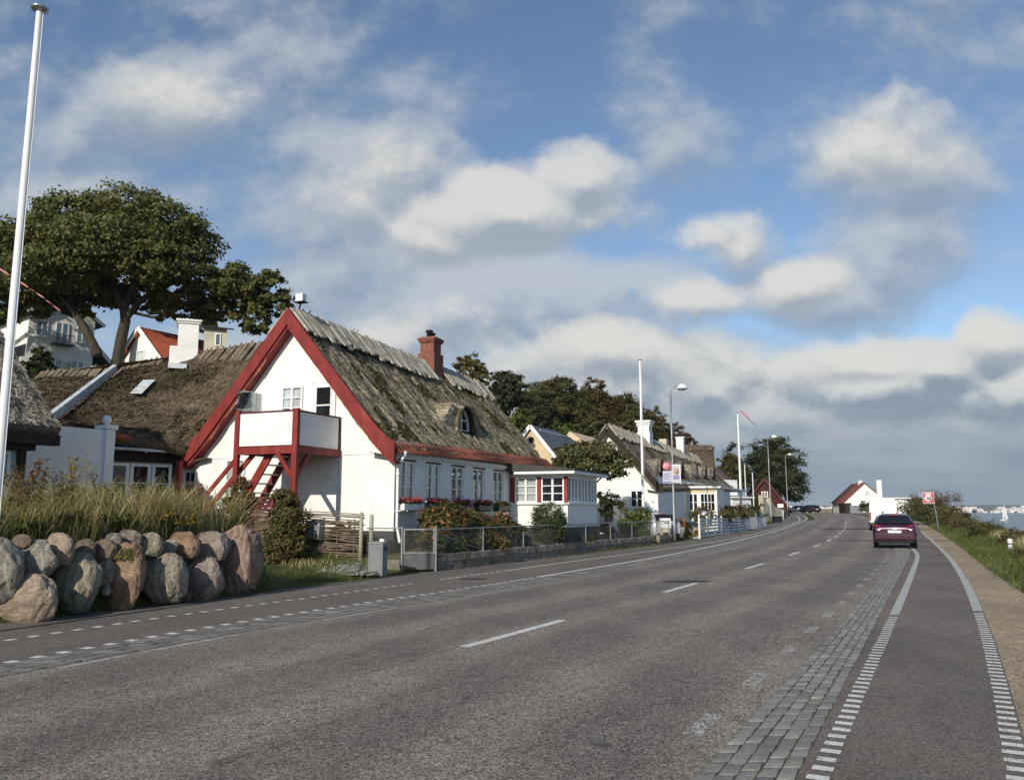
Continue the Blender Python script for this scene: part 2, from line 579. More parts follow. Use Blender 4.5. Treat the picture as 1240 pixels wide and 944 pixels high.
def asphalt(name, dark, mid, light, grain=95., contrast=1., tint=None, bs=.55, tracks=False):
    m, t, out = newmat(name)
    p = geo_pos(t)
    v = t.sep(t.voro(p, grain))[0]
    v2 = t.sep(t.voro(t.vec('ADD', p, (3.3, 1.7, 0)), grain * .52))[1]
    n = t.noise(p, grain * 1.9, 2, .6)
    f = t.math('ADD', t.math('MULTIPLY', v, .5), t.math('ADD', t.math('MULTIPLY', v2, .3), t.math('MULTIPLY', n, .3)))
    col = t.ramp(f, [(.22, dark), (.52, mid), (.85, light)])
    # slow wear: tracks along the road, patches, oil
    big = t.noise(t.vec('MULTIPLY', p, (1, .6, 1)), .55, 5, .6)
    col = t.mix(t.step(big, .3, .72), t.mix(1., col, (.80, .80, .80), 'MULTIPLY'), t.mix(1., col, (1.16, 1.14, 1.11), 'MULTIPLY'))
    med = t.noise(p, 5., 4, .7)
    col = t.mix(1., col, t.mix(t.step(med, .3, .7), (.88, .88, .89), (1.08, 1.07, 1.06)), 'MULTIPLY')
    if tint:
        col = t.mix(t.step(t.noise(p, 1.3, 5, .6), .45, .7), col, t.mix(1., col, tint, 'MULTIPLY'))
    if tracks:                                        # polished wheel tracks, tar seams and cracks that follow the road
        u, v, _ = t.sep(t.n.new('ShaderNodeUVMap').outputs[0])
        wob = t.math('MULTIPLY_ADD', t.noise(t.xyz(0., t.math('MULTIPLY', v, .12), 0.), 1., 3), .5, t.math('SUBTRACT', u, .25))
        w = t.math('COSINE', t.math('MULTIPLY', wob, 2 * math.pi / 1.75))
        col = t.mix(1., col, t.mix(t.step(w, -.6, .9), (.85, .85, .86), (1.12, 1.11, 1.09)), 'MULTIPLY')
        oil = t.noise(t.xyz(t.math('MULTIPLY', u, 2.2), t.math('MULTIPLY', v, .35), 3.), 1., 5, .65)
        col = t.mix(t.step(oil, .58, .70, 0., .35), col, t.mix(1., col, (.62, .62, .63), 'MULTIPLY'))
        cr = t.noise(t.xyz(t.math('MULTIPLY', u, .8), t.math('MULTIPLY', v, .16), 11.), 1., 8, .62, .6)
        crack = t.math('ABSOLUTE', t.math('SUBTRACT', cr, .5))
        col = t.mix(t.step(crack, .0, .005, .6, 0.), col, (.03, .028, .026))
    principled(t, out, col, .82, .28, bump=f, bs=bs, bd=.008)


asphalt('asphalt', (.044, .037, .031), (.170, .147, .125), (.42, .37, .32), 110, tracks=True)
asphalt('cycle_asphalt', (.055, .047, .041), (.134, .115, .100), (.27, .235, .205), 130, tint=(1.1, 1.02, .97), bs=.35)
asphalt('path_asphalt', (.05, .046, .042), (.140, .124, .110), (.27, .24, .21), 110, tint=(.82, .84, .84), bs=.35)
asphalt('gravel_path', (.14, .10, .062), (.32, .243, .160), (.54, .44, .31), 60, tint=(.84, .86, .80), bs=.7)


def marking(name, col, wear_scale, lo, hi):
    """worn road paint: chips show the asphalt below"""
    m, t, out = newmat(name)
    p = geo_pos(t)
    w = t.math('ADD', t.math('MULTIPLY', t.noise(p, wear_scale, 5, .7), .65), t.math('MULTIPLY', t.sep(t.voro(p, 80))[0], .35))
    c = t.mix(t.step(t.noise(p, 2.5, 4), .3, .7), lin(col), tuple(x * .85 for x in lin(col)))
    pr = principled(t, None, c, .7, .3)
    tr = t.n.new('ShaderNodeBsdfTransparent')
    mx = t.n.new('ShaderNodeMixShader')
    t.put(mx, 0, t.step(w, lo, hi))
    t.l.new(pr.outputs[0], mx.inputs[1]); t.l.new(tr.outputs[0], mx.inputs[2])
    t.l.new(mx.outputs[0], out.inputs[0])


marking('paint_fresh', (.66, .65, .61), 9, .62, .70)
marking('paint_worn', (.58, .57, .53), 11, .40, .50)
marking('paint_grey', (.43, .43, .39), 9, .66, .74)
marking('paint_thin', (.46, .45, .42), 10, .50, .62)


def sett_mat(name, a, b, c):
    m, t, out = newmat(name)
    p = geo_pos(t)
    r = t.n.new('ShaderNodeNewGeometry').outputs['Random Per Island']
    col = t.ramp(r, [(0, a), (.5, b), (1, c)])
    n = t.noise(t.vec('MULTIPLY', p, (1, 1, 1)), 38, 5, .65)
    col = t.mix(1., col, t.mix(t.step(n, .3, .7), (.72, .72, .72), (1.18, 1.18, 1.17)), 'MULTIPLY')
    principled(t, out, col, .85, .25, bump=n, bs=.6, bd=.012)


sett_mat('gutter_stone', (.145, .138, .122), (.185, .178, .16), (.225, .215, .20))
sett_mat('sett_stone', (.19, .186, .168), (.228, .223, .203), (.268, .262, .24))
simple('joint_dirt', (.075, .072, .055), (.105, .10, .07), 5, .95, .1, bs=.5, bscale=60)


def thatch_mat(name, dark, mid, light, moss, moss_amt):
    m, t, out = newmat(name)
    uvn = t.n.new('ShaderNodeUVMap').outputs[0]
    u, v, _ = t.sep(uvn)
    straw = t.noise(t.xyz(t.math('MULTIPLY', u, 17.), t.math('MULTIPLY', v, 3.6), 0.), 1., 6, .68, .3)
    fine = t.noise(t.xyz(t.math('MULTIPLY', u, 75.), t.math('MULTIPLY', v, 14.), 0.), 1., 3, .6)
    tuft = t.noise(t.xyz(t.math('MULTIPLY', u, 7.), t.math('MULTIPLY', v, 4.5), 2.), 1., 6, .7, .6)
    f = t.math('ADD', t.math('MULTIPLY', straw, .42), t.math('ADD', t.math('MULTIPLY', fine, .2), t.math('MULTIPLY', tuft, .38)))
    col = t.ramp(f, [(.385, dark), (.485, mid), (.60, light)])
    big = t.noise(t.xyz(t.math('MULTIPLY', u, .55), t.math('MULTIPLY', v, .38), 5.), 1., 6, .65, .4)
    col = t.mix(t.step(big, .35, .7), t.mix(1., col, (.82, .80, .76), 'MULTIPLY'), t.mix(1., col, (1.15, 1.14, 1.1), 'MULTIPLY'))
    streak = t.noise(t.xyz(t.math('MULTIPLY', u, 4.2), t.math('MULTIPLY', v, 1.7), 9.), 1., 7, .75, .8)
    big2 = t.noise(t.xyz(t.math('MULTIPLY', u, .42), t.math('MULTIPLY', v, .55), 21.), 1., 4, .6, .3)
    ms = t.math('MULTIPLY', t.step(streak, .47, .60), t.step(big2, .60 - moss_amt, .72 - moss_amt))
    mc = t.mix(t.step(fine, .35, .65), lin(moss), tuple(x * 1.9 for x in lin(moss)))
    col = t.mix(t.math('MULTIPLY', ms, .85), col, mc)
    h = t.math('ADD', f, t.math('MULTIPLY', ms, .45))
    principled(t, out, col, .95, .1, bump=h, bs=1., bd=.11)


thatch_mat('thatch', (.10, .085, .058), (.34, .30, .225), (.56, .51, .40), (.040, .035, .010), .17)
thatch_mat('thatch_brown', (.040, .029, .019), (.112, .084, .057), (.21, .165, .115), (.035, .028, .012), .06)
thatch_mat('thatch_grey', (.06, .053, .043), (.19, .168, .138), (.34, .31, .26), (.05, .045, .025), .04)


def brick(name, c1, c2, mortar, bw=.24, bh=.075):
    m, t, out = newmat(name)
    p = obj_co(t)
    x, y, z = t.sep(p)
    b = t.n.new('ShaderNodeTexBrick')
    t.put(b, 'Vector', t.xyz(t.math('ADD', x, y), z, 0.)); t.put(b, 'Scale', 1.)
    t.put(b, 'Color1', c1); t.put(b, 'Color2', c2); t.put(b, 'Mortar', mortar)
    t.put(b, 'Mortar Size', .008); t.put(b, 'Brick Width', bw); t.put(b, 'Row Height', bh); t.put(b, 'Bias', 0.)
    col = t.mix(1., b.outputs[0], t.mix(t.step(t.noise(p, 9, 4), .3, .7), (.75, .75, .75), (1.15, 1.15, 1.15)), 'MULTIPLY')
    principled(t, out, col, .9, .2, bump=t.math('SUBTRACT', 1., b.outputs['Fac']), bs=.6, bd=.01)


brick('red_brick', (.26, .075, .045), (.19, .055, .035), (.20, .17, .14))
brick('old_brick_white', (.74, .73, .70), (.66, .65, .62), (.55, .54, .51))


def tile_mat(name, c1, c2, w=.22, h=.33):
    m, t, out = newmat(name)
    u, v, _ = t.sep(t.n.new('ShaderNodeUVMap').outputs[0])
    wav = t.math('SINE', t.math('MULTIPLY', u, 2 * math.pi / w))
    row = t.math('FRACT', t.math('DIVIDE', v, h))
    cell = t.n.new('ShaderNodeTexWhiteNoise'); cell.noise_dimensions = '2D'
    t.put(cell, 'Vector', t.xyz(t.math('FLOOR', t.math('DIVIDE', u, w)), t.math('FLOOR', t.math('DIVIDE', v, h)), 0.))
    col = t.mix(cell.outputs['Value'], lin(c1), lin(c2))
    col = t.mix(t.step(row, .0, .08, .55, 1.), t.mix(1., col, (.45, .45, .45), 'MULTIPLY'), col)
    principled(t, out, col, .75, .25, bump=t.math('ADD', t.math('MULTIPLY', wav, .5), t.math('MULTIPLY', row, -.5)), bs=.9, bd=.05)


tile_mat('red_tiles', (.30, .072, .032), (.22, .055, .03))
tile_mat('eave_tile', (.20, .062, .036), (.12, .042, .028))
tile_mat('old_red_tiles', (.22, .075, .055), (.16, .06, .05))
tile_mat('slate_tiles', (.05, .05, .055), (.035, .035, .042))
tile_mat('brown_tiles', (.17, .12, .095), (.13, .095, .08))


def stone_mat(name, a, b, c, vein=None, scale=1.):
    m, t, out = newmat(name)
    p = obj_co(t)
    n1 = t.noise(p, 3.2 * scale, 7, .65, .5)
    n2 = t.noise(t.vec('ADD', p, (4, 8, 2)), 26 * scale, 5, .7)
    col = t.ramp(t.math('ADD', t.math('MULTIPLY', n1, .7), t.math('MULTIPLY', n2, .3)), [(.36, a), (.50, b), (.66, c)])
    if vein:
        w = t.n.new('ShaderNodeTexWave'); t.put(w, 'Vector', p); t.put(w, 'Scale', 2.2 * scale); t.put(w, 'Distortion', 9.); t.put(w, 'Detail', 4.)
        col = t.mix(t.step(w.outputs['Fac'], .78, .97, 0, .6), col, lin(vein))
    vd = t.voro(t.vec('ADD', p, t.vec('MULTIPLY', t.noise(p, 2.5, 4, .6, out='Color'), (.5, .5, .5))), 2.3, 'DISTANCE_TO_EDGE', 'Distance')
    col = t.mix(t.step(vd, .0, .014, .45, 0.), col, (.05, .043, .035))
    spk = t.sep(t.voro(p, 60))[0]
    col = t.mix(1., col, t.mix(spk, (.95, .95, .95), (1.38, 1.37, 1.35)), 'MULTIPLY')
    lich = t.noise(t.vec('ADD', p, (1, 5, 9)), 5.5, 6, .75)
    col = t.mix(t.step(lich, .6, .7, 0, .45), col, (.16, .17, .12))
    principled(t, out, col, .88, .2, bump=t.math('ADD', t.math('ADD', n1, t.math('MULTIPLY', n2, .5)), t.step(vd, 0., .03, -.10, 0.)), bs=.65, bd=.05)


stone_mat('granite_grey', (.085, .078, .066), (.175, .162, .138), (.27, .25, .215), (.32, .31, .28))
stone_mat('granite_green', (.09, .08, .06), (.18, .16, .122), (.27, .24, .19), (.30, .28, .23))
stone_mat('granite_tan', (.13, .10, .075), (.25, .195, .15), (.36, .30, .24))
stone_mat('granite_pink', (.10, .083, .072), (.195, .16, .138), (.29, .25, .22))
stone_mat('granite_rust', (.085, .058, .042), (.20, .132, .085), (.30, .22, .155))
stone_mat('granite_red', (.085, .058, .046), (.175, .118, .092), (.27, .20, .165), (.30, .25, .21))
stone_mat('granite_brown', (.06, .045, .038), (.13, .10, .08), (.21, .175, .14))


def leaf_mat(name, stops, hue2=None, trans=.28, rough=.55, scale=.5, spec=.25):
    m, t, out = newmat(name)
    r = t.n.new('ShaderNodeNewGeometry').outputs['Random Per Island']
    col = t.ramp(r, [(i / max(1, len(stops) - 1), c) for i, c in enumerate(stops)])
    if hue2:
        n = t.noise(obj_co(t), scale, 3, .6)
        col = t.mix(t.step(n, .46, .64), col, t.mix(.7, col, lin(hue2)))
    p = principled(t, None, col, rough, spec)
    tl = t.n.new('ShaderNodeBsdfTranslucent'); t.put(tl, 0, t.mix(1., col, (1.25, 1.3, .8), 'MULTIPLY'))
    mx = t.n.new('ShaderNodeMixShader'); t.put(mx, 0, trans)
    t.l.new(p.outputs[0], mx.inputs[1]); t.l.new(tl.outputs[0], mx.inputs[2]); t.l.new(mx.outputs[0], out.inputs[0])


leaf_mat('leaf_sycamore', [(.058, .080, .022), (.100, .118, .034), (.150, .155, .052)], (.16, .14, .045), scale=.35)
leaf_mat('leaf_dark', [(.024, .038, .014), (.040, .056, .021), (.066, .078, .032)], (.07, .072, .026))
leaf_mat('leaf_olive', [(.050, .058, .017), (.080, .082, .024), (.115, .105, .034)], (.115, .085, .028), scale=.3)
leaf_mat('leaf_autumn', [(.07, .055, .018), (.105, .075, .024), (.14, .095, .032)], (.07, .070, .020), scale=.3)
leaf_mat('leaf_light', [(.075, .105, .025), (.11, .145, .035), (.15, .17, .05)], (.06, .09, .02))
leaf_mat('leaf_birch', [(.10, .105, .035), (.14, .135, .05), (.18, .16, .06)], (.17, .13, .05))
leaf_mat('leaf_bare', [(.075, .05, .03), (.10, .062, .038), (.13, .08, .05)], None, .1)
leaf_mat('leaf_apple', [(.06, .075, .026), (.10, .105, .038), (.15, .14, .065)], (.15, .12, .05), scale=1.2)
leaf_mat('leaf_hydrangea', [(.055, .075, .02), (.09, .105, .03), (.13, .12, .04), (.15, .06, .03)], (.13, .06, .03), scale=1.1)
leaf_mat('leaf_box', [(.035, .055, .020), (.055, .075, .028), (.08, .095, .038)], None)
leaf_mat('leaf_climber', [(.055, .075, .022), (.09, .105, .032), (.14, .125, .04), (.14, .065, .03)], (.13, .09, .035), scale=1.)
leaf_mat('leaf_silver', [(.20, .23, .18), (.27, .30, .24), (.34, .36, .30)], None, .15)
leaf_mat('leaf_red', [(.32, .03, .04), (.40, .06, .08), (.42, .12, .15)], None, .2)
leaf_mat('leaf_pink', [(.48, .26, .30), (.56, .36, .38), (.60, .45, .44)], None, .2)
leaf_mat('leaf_orange', [(.30, .13, .05), (.40, .22, .10), (.34, .09, .05)], None, .2)
leaf_mat('leaf_white', [(.6, .6, .55), (.7, .68, .62)], None, .2)
leaf_mat('leaf_yellow', [(.20, .15, .03), (.27, .19, .04), (.17, .14, .04)], None, .2)
leaf_mat('grass_tall', [(.10, .12, .03), (.26, .23, .09), (.50, .42, .23), (.66, .57, .36)], (.56, .46, .26), .42, scale=.55)
leaf_mat('grass_green', [(.06, .09, .02), (.10, .14, .034), (.15, .18, .055)], (.18, .17, .07), .3, scale=.5)
leaf_mat('weed_brown', [(.09, .045, .022), (.13, .07, .03), (.12, .10, .035)], None, .15)
leaf_mat('scrub', [(.065, .058, .024), (.10, .085, .034), (.15, .12, .06)], (.05, .065, .022), .2, scale=.3)


def terrain_mat():
    m, t, out = newmat('meadow')
    p = geo_pos(t)
    n = t.noise(p, .35, 6, .65); n2 = t.noise(p, 6, 5, .7)
    col = t.ramp(t.math('ADD', t.math('MULTIPLY', n, .6), t.math('MULTIPLY', n2, .4)), [(.34, (.035, .052, .014)), (.5, (.062, .075, .022)), (.66, (.12, .105, .045))])
    principled(t, out, col, .95, .1, bump=n2, bs=.8, bd=.05)
    m, t, out = newmat('sea_water')
    p = geo_pos(t)
    w = t.noise(t.vec('MULTIPLY', p, (.25, .6, 1)), 1., 5, .6)
    col = t.mix(t.step(t.noise(p, .01, 3), .3, .7), (.025, .06, .10), (.035, .075, .12))
    principled(t, out, col, .22, .4, bump=w, bs=.35, bd=.5)


terrain_mat()


def straw_mat(name, stops):
    m, t, out = newmat(name)
    r = t.n.new('ShaderNodeNewGeometry').outputs['Random Per Island']
    col = t.ramp(r, [(i / (len(stops) - 1), c) for i, c in enumerate(stops)])
    col = t.mix(1., col, t.mix(t.step(t.noise(obj_co(t), .6, 5, .6), .35, .65), (.80, .79, .74), (1.12, 1.12, 1.10)), 'MULTIPLY')
    principled(t, out, col, .9, .15)


straw_mat('straw', [(.20, .17, .115), (.34, .295, .21), (.43, .38, .28), (.52, .465, .355)])
straw_mat('straw_brown', [(.085, .062, .042), (.155, .118, .08), (.225, .175, .12), (.30, .24, .17)])
straw_mat('straw_grey', [(.13, .115, .09), (.26, .232, .19), (.37, .335, .28), (.48, .44, .375)])
leaf_mat('moss', [(.030, .028, .010), (.055, .048, .016), (.085, .070, .024)], None, .1)
# ------------------------------------------------------------------ ground and roads
def sstep(t):
    t = np.clip(t, 0, 1)
    return t * t * (3 - 2 * t)


def rz(y):
    """height of the road: level, then rising gently to the far bend"""
    return 1.25 * sstep((np.asarray(y, float) - 40) / 100)


def Gp(px, py):
    d = ray(px, py); d = d / d[1]
    Y = 1.
    while CAMH + d[2] * Y - rz(Y) > 0 and Y < 300:
        Y += .05
    return float(d[0] * Y), Y


YG = np.concatenate([np.arange(-6, 20, .25), np.arange(20, 60, .5), np.arange(60, 172, 1.5)])


UY = np.arange(-8, 180, .25)


def curve(pts, k=13):
    P = sorted(pts, key=lambda p: p[1])
    X = np.interp(UY, [p[1] for p in P], [p[0] for p in P])
    (x0, y0), (x1, y1) = P[0], P[1]
    X = np.where(UY < y0, x0 + (UY - y0) * (x1 - x0) / (y1 - y0), X)
    for kk in (k, k, k):
        Xp = np.concatenate([X[0] - (X[1] - X[0]) * np.arange(kk // 2, 0, -1), X, X[-1] + (X[-1] - X[-2]) * np.arange(1, kk // 2 + 1)])
        X = np.convolve(Xp, np.ones(kk) / kk, 'valid')
    X2 = X.copy()                                     # more smoothing far away
    for kk in (41, 41):
        Xp = np.concatenate([X2[0] - (X2[1] - X2[0]) * np.arange(kk // 2, 0, -1), X2, X2[-1] + (X2[-1] - X2[-2]) * np.arange(1, kk // 2 + 1)])
        X2 = np.convolve(Xp, np.ones(kk) / kk, 'valid')
    w = sstep((UY - 26) / 14)
    return np.interp(YG, UY, X * (1 - w) + X2 * w)


def poly(c, y0, ext):
    y = np.arange(-6, y0 + .1, 1.)
    return [(np.polyval(c, v), v) for v in y] + ext


FAR_R = [(40.6, 85), (50.5, 115), (56.5, 140), (61, 172)]
C = {
    'ladR': curve(poly([1.31e-05, -0.0020581, 0.5642887, 0.1533414], 56, FAR_R)),
    'ladL': curve(poly([-0.0003031, 0.5223839, -0.928377], 33, [(x - 1.55, y) for x, y in [(23.0, 46), (29.2, 60)] + FAR_R])),
    'setR': curve(poly([-0.0001, 0.5075, -0.9889794], 36, [(x - 1.75, y) for x, y in [(23.0, 46), (29.2, 60)] + FAR_R])),
    'setL': curve(poly([-0.0005667, 0.5325714, -1.748008], 33, [(x - 2.45, y) for x, y in [(23.0, 46), (29.2, 60)] + FAR_R])),
    'cen': curve(poly([2.8e-06, -0.0014485, 0.5786809, -6.4762942], 84, [(44.5, 112), (51, 140), (56, 172)])),
    'lin2': curve([(-9.2, 0), (-5.6, 9.3), (-4.98, 10.7), (-4.45, 12.05), (-3.95, 13.1), (-3.05, 14.6), (-1.5, 17.2), (.5, 20.8), (5.4, 30.4), (9.3, 39), (13.6, 49.0), (21.6, 66.6), (33.8, 95.1), (41, 118), (47, 140), (52, 172)]),
    'lin1': curve([(-10.6, 0), (-6.55, 10.9), (-6.0, 12.3), (-5.35, 13.6), (-4.6, 14.9), (-3.6, 16.7), (-2.3, 19.3), (-.5, 22.8), (1.9, 27.5), (6.2, 35.5), (11.3, 45.5), (20.9, 66.6), (30.8, 89.0), (38.2, 112), (41.5, 130), (38, 150), (30, 172)]),
    'gutL': curve([(-8.8, 0), (-5.1, 8.6), (-4.65, 9.6), (-4.2, 10.7), (-3.65, 11.9), (-2.75, 13.4), (-1.35, 15.8), (.55, 19.0), (4.9, 27.5), (8.6, 35), (12.2, 42.6), (14.6, 48.6), (22.5, 66.2), (34.6, 94.9), (42, 118), (48, 140), (53, 172)]),
    'grass': curve([(2.2, 0), (3.8, 4.2), (6.9, 10), (10.2, 16.8), (13.4, 23.7), (21.5, 40.4), (29.9, 58.4), (41.6, 85), (51.6, 115), (57.6, 140), (62, 172)]),
}
XW = C['lin1'] - 1.75                                 # foot of the boulder wall and the garden fence


def cx(name, y, off=0.):
    a = XW if name == 'wall' else C[name]
    return float(np.interp(y, YG, a)) + off


def xl_ext(y):
    return np.interp(y, YG, XW) + np.where(y < YG[0], (y - YG[0]) * .4, 0) + np.where(y > YG[-1], (y - YG[-1]) * -.3, 0)


def xr_ext(y):
    return np.interp(y, YG, C['grass']) + np.where(y < YG[0], (y - YG[0]) * .45, 0) + np.where(y > YG[-1], (y - YG[-1]) * .3, 0)


SEA_Z = -5.0


def terr(x, y):
    x = np.asarray(x, float); y = np.asarray(y, float)
    base = rz(y)
    dl = (xl_ext(y) - x) * .89
    dr = (x - xr_ext(y)) * .89
    z = base - .03
    # raised bank held by the boulder wall; level gardens held by the low wall further on
    bank = sstep((dl - .10) / .5) * (1 - sstep((y + .45 * dl - 17.3) / 1.0)) * (1 - .62 * sstep((dl - 5) / 4))
    gard = sstep((dl - .1) / .25) * sstep((y - 23.2) / .3) * (1 - sstep((y - 42) / 4))
    yard = sstep((dl - .3) / 2.5) * sstep((y - 17) / 2) * (1 - gard)
    z = z + 1.22 * bank + .42 * gard + .25 * yard * (1 - bank)
    h1 = 6.5 * sstep((dl - 15) / 22) + 9. * sstep((dl - 36) / 50)
    z = z + h1 * (1 - .25 * sstep((y - 60) / 60)) * (1 - sstep((y - 150) / 60))
    # seaward slope
    z = z - (6.4 + base) * sstep((dr - 2.2) / 13) + .12 * sstep((dr - .2) / 1.2) * (1 - sstep((dr - 2.4) / 3))
    # beyond the crest everything falls to the shore
    far = sstep((y - 176) / 60) * (1 - sstep((dl - 30) / 60))
    z = z * (1 - far) + (SEA_Z - 1.5) * far
    return z


def tz(x, y):
    return float(terr(x, y))


def nonuni(a, b, fine0, fine1, step, grow=1.12):
    out = list(np.arange(fine0, fine1, step))
    s, v = step, fine1
    while v < b:
        out.append(v); s *= grow; v += s
    out.append(b)
    s, v = step, fine0 - step
    while v > a:
        out.insert(0, v); s *= grow; v -= s
    out.insert(0, a)
    return np.array(out)


def grid_sheet(name, X, Y, Zf, mat, smooth=True):
    gx, gy = np.meshgrid(X, Y)
    V = np.stack([gx.ravel(), gy.ravel(), Zf(gx, gy).ravel()], 1)
    nx, ny = len(X), len(Y)
    i = (np.arange(ny - 1)[:, None] * nx + np.arange(nx - 1)[None]).ravel()
    return mesh_np(name, V, np.stack([i, i + 1, i + nx + 1, i + nx], 1), mat, smooth=smooth)


def terr_rough(x, y):
    z = terr(x, y)
    off = np.maximum((xl_ext(y) - x), (x - xr_ext(y)))
    k = sstep((off - .6) / 2.)
    return z + k * .07 * (np.sin(x * 2.1 + y * .7) * np.sin(y * 1.7 - x * .4) + .5 * np.sin(x * 5.3) * np.sin(y * 4.1))


tag(grid_sheet('ground', nonuni(-900, 900, -34, 40, .33), nonuni(-200, 420, -2, 72, .4), terr_rough, M['meadow']), kind='structure')
sea = MB()
sea.add([(-6400, -450, SEA_Z), (6400, -450, SEA_Z), (6400, 4100, SEA_Z), (-6400, 4100, SEA_Z)], [(0, 1, 2, 3)])
tag(sea.build('sea', M['sea_water'], fix=False), kind='structure')


def ribbon(name, a, b, z, mat, y0=-6, y1=172, n=1):
    """sheet between two curves (arrays over YG)"""
    k = (YG >= y0) & (YG <= y1)
    y = YG[k]; A = a[k]; B = b[k]
    rows = []
    for j in range(n + 1):
        x = A + (B - A) * j / n
        rows.append(np.stack([x, y, rz(y) + z], 1))
    V = np.stack(rows, 1).reshape(-1, 3)
    w = n + 1
    i = (np.arange(len(y) - 1)[:, None] * w + np.arange(n)[None]).ravel()
    arc = np.concatenate([[0], np.cumsum(np.hypot(np.diff(A), np.diff(y)))])
    uv = np.stack([np.stack([(B - A) * .89 * j / n, arc], 1) for j in range(n + 1)], 1).reshape(-1, 2)
    return tag(mesh_np(name, V, np.stack([i, i + 1, i + w + 1, i + w], 1), mat, uv=uv), kind='structure')


ribbon('road', C['gutL'] - .05, C['setL'] + .0, .0, M['asphalt'], n=6)
ribbon('footpath_left', XW - .12, C['lin1'], .0, M['path_asphalt'], n=2)
ribbon('cycle_lane_left', C['lin1'], C['lin2'] + .06, .0, M['cycle_asphalt'], n=2)
ribbon('cycle_path', C['setR'], C['ladR'] + .10, .0, M['cycle_asphalt'], n=3)
ribbon('footpath', C['ladR'] + .10, C['grass'], .0, M['gravel_path'], n=2)
# the road runs on past the far bend
pl_ = MB()
for (x0, x1, x2, x3, y0, y1) in ((33.5, 61, 18, 64, 112, 182),):
    pl_.add([(x0, y0, float(rz(y0)) - .006), (x1, y0, float(rz(y0)) - .006), (x3, y1, float(rz(y1)) - .006), (x2, y1, float(rz(y1)) - .006)], [(0, 1, 2, 3)])
tag(pl_.build('far_road', M['asphalt'], fix=False), kind='structure')

# ---- granite setts between road and cycle path, and in the left gutter
def setts(name, A, B, rows, y0, y1, length, z0, seed, smat='sett_stone'):
    r = random.Random(seed)
    ribbon(name + '_bed', A, B, .001, M['joint_dirt'], y0, y1)
    V, Q = [], []
    for row in range(rows):
        y = y0 + r.random() * length
        while y < y1:
            L = length * r.uniform(.8, 1.25)
            f0, f1 = row / rows, (row + 1) / rows
            def pt(f, yy):
                return np.interp(yy, YG, A) * (1 - f) + np.interp(yy, YG, B) * f
            g = .007 / max(.3, abs(B[40] - A[40]))
            j = lambda: r.uniform(-.006, .006)
            ya, yb = y + .005, y + L - .005
            sk = .5 * length * (f0 - .5) * .2
            base = [(pt(f0 + g, ya) + j(), ya + j()), (pt(f1 - g, ya) + j(), ya + j()), (pt(f1 - g, yb) + j(), yb + j()), (pt(f0 + g, yb) + j(), yb + j())]
            cxm = sum(p[0] for p in base) / 4; cym = sum(p[1] for p in base) / 4
            h = z0 + r.uniform(-.004, .005)
            zz = float(rz(y))
            n = len(V)
            tilt = [r.uniform(-.003, .003) for _ in range(4)]
            for p in base:
                V.append((p[0], p[1], zz + .003))
            for p in base:
                V.append((cxm + (p[0] - cxm) * .97, cym + (p[1] - cym) * .985, zz + h * .75))
            for p, tl in zip(base, tilt):
                V.append((cxm + (p[0] - cxm) * .92, cym + (p[1] - cym) * .92, zz + h + tl))
            for lo in (0, 4):
                for k in range(4):
                    Q.append((n + lo + k, n + lo + (k + 1) % 4, n + lo + 4 + (k + 1) % 4, n + lo + 4 + k))
            Q.append((n + 8, n + 9, n + 10, n + 11))
            y += L
    return tag(mesh_np(name, V, Q, M[smat], smooth=False), kind='structure')


setts('sett_strip', C['setL'], C['setR'], 5, 3.2, 75, .22, .009, 3)
setts('sett_gutter', C['lin2'] + .05, C['gutL'] - .05, 3, 6, 90, .17, .006, 5, 'gutter_stone')

# ---- road markings
def arc_marks(mb, X, off0, off1, y0, y1, period, dash, z=.004, jit=0., seed=1, phase=0.):
    r = random.Random(seed)
    y = y0 + phase
    while y < y1:
        dx_ = (np.interp(y + .5, YG, X) - np.interp(y - .5, YG, X))
        k = 1 / math.hypot(dx_, 1)
        yb = min(y + dash * k, y1)
        n = max(1, int((yb - y) / 1.5))
        nx, ny = k, -dx_ * k                          # unit normal pointing right
        o0, o1 = off0 + r.uniform(-jit, jit), off1 + r.uniform(-jit, jit)
        for s in range(n):
            ya, yc = y + (yb - y) * s / n, y + (yb - y) * (s + 1) / n
            q = []
            for yv, o in ((ya, o0), (ya, o1), (yc, o1), (yc, o0)):
                xx = float(np.interp(yv, YG, X))
                q.append((xx + nx * o, yv + ny * o, float(rz(yv)) + z))
            mb.add(q, [(0, 1, 2, 3)])
        y += period * k


lad = MB()
arc_marks(lad, C['ladR'], -.065, .07, 3.5, 13.9, .215, .10, jit=.006)
arc_marks(lad, C['ladL'], -.065, .065, 3.5, 13.4, .215, .10, jit=.006, seed=4)
arc_marks(lad, C['lin2'], -.09, .05, 6.0, 21, .33, .14, jit=.006, seed=5)
arc_marks(lad, C['lin1'], -.055, .055, 6.0, 19.4, .33, .15, jit=.005, seed=6)
arc_marks(lad, C['lin1'], -.05, .05, 20.4, 23.2, .36, .2, jit=.005, seed=6)
tag(lad.build('road_marking', M['paint_fresh'], fix=False), kind='structure')
sol = MB()
thk = MB()
arc_marks(thk, C['ladR'], -.07, .08, 14.1, 62, 1.5, 1.5)
arc_marks(thk, C['ladL'], -.07, .07, 13.6, 40, 1.5, 1.5)
tag(thk.build('road_marking', M['paint_grey'], fix=False), kind='structure')
arc_marks(sol, C['lin1'], -.05, .05, 23.4, 118, 1.5, 1.5)
arc_marks(sol, C['lin2'], -.11, .02, 21.2, 130, 1.5, 1.5)
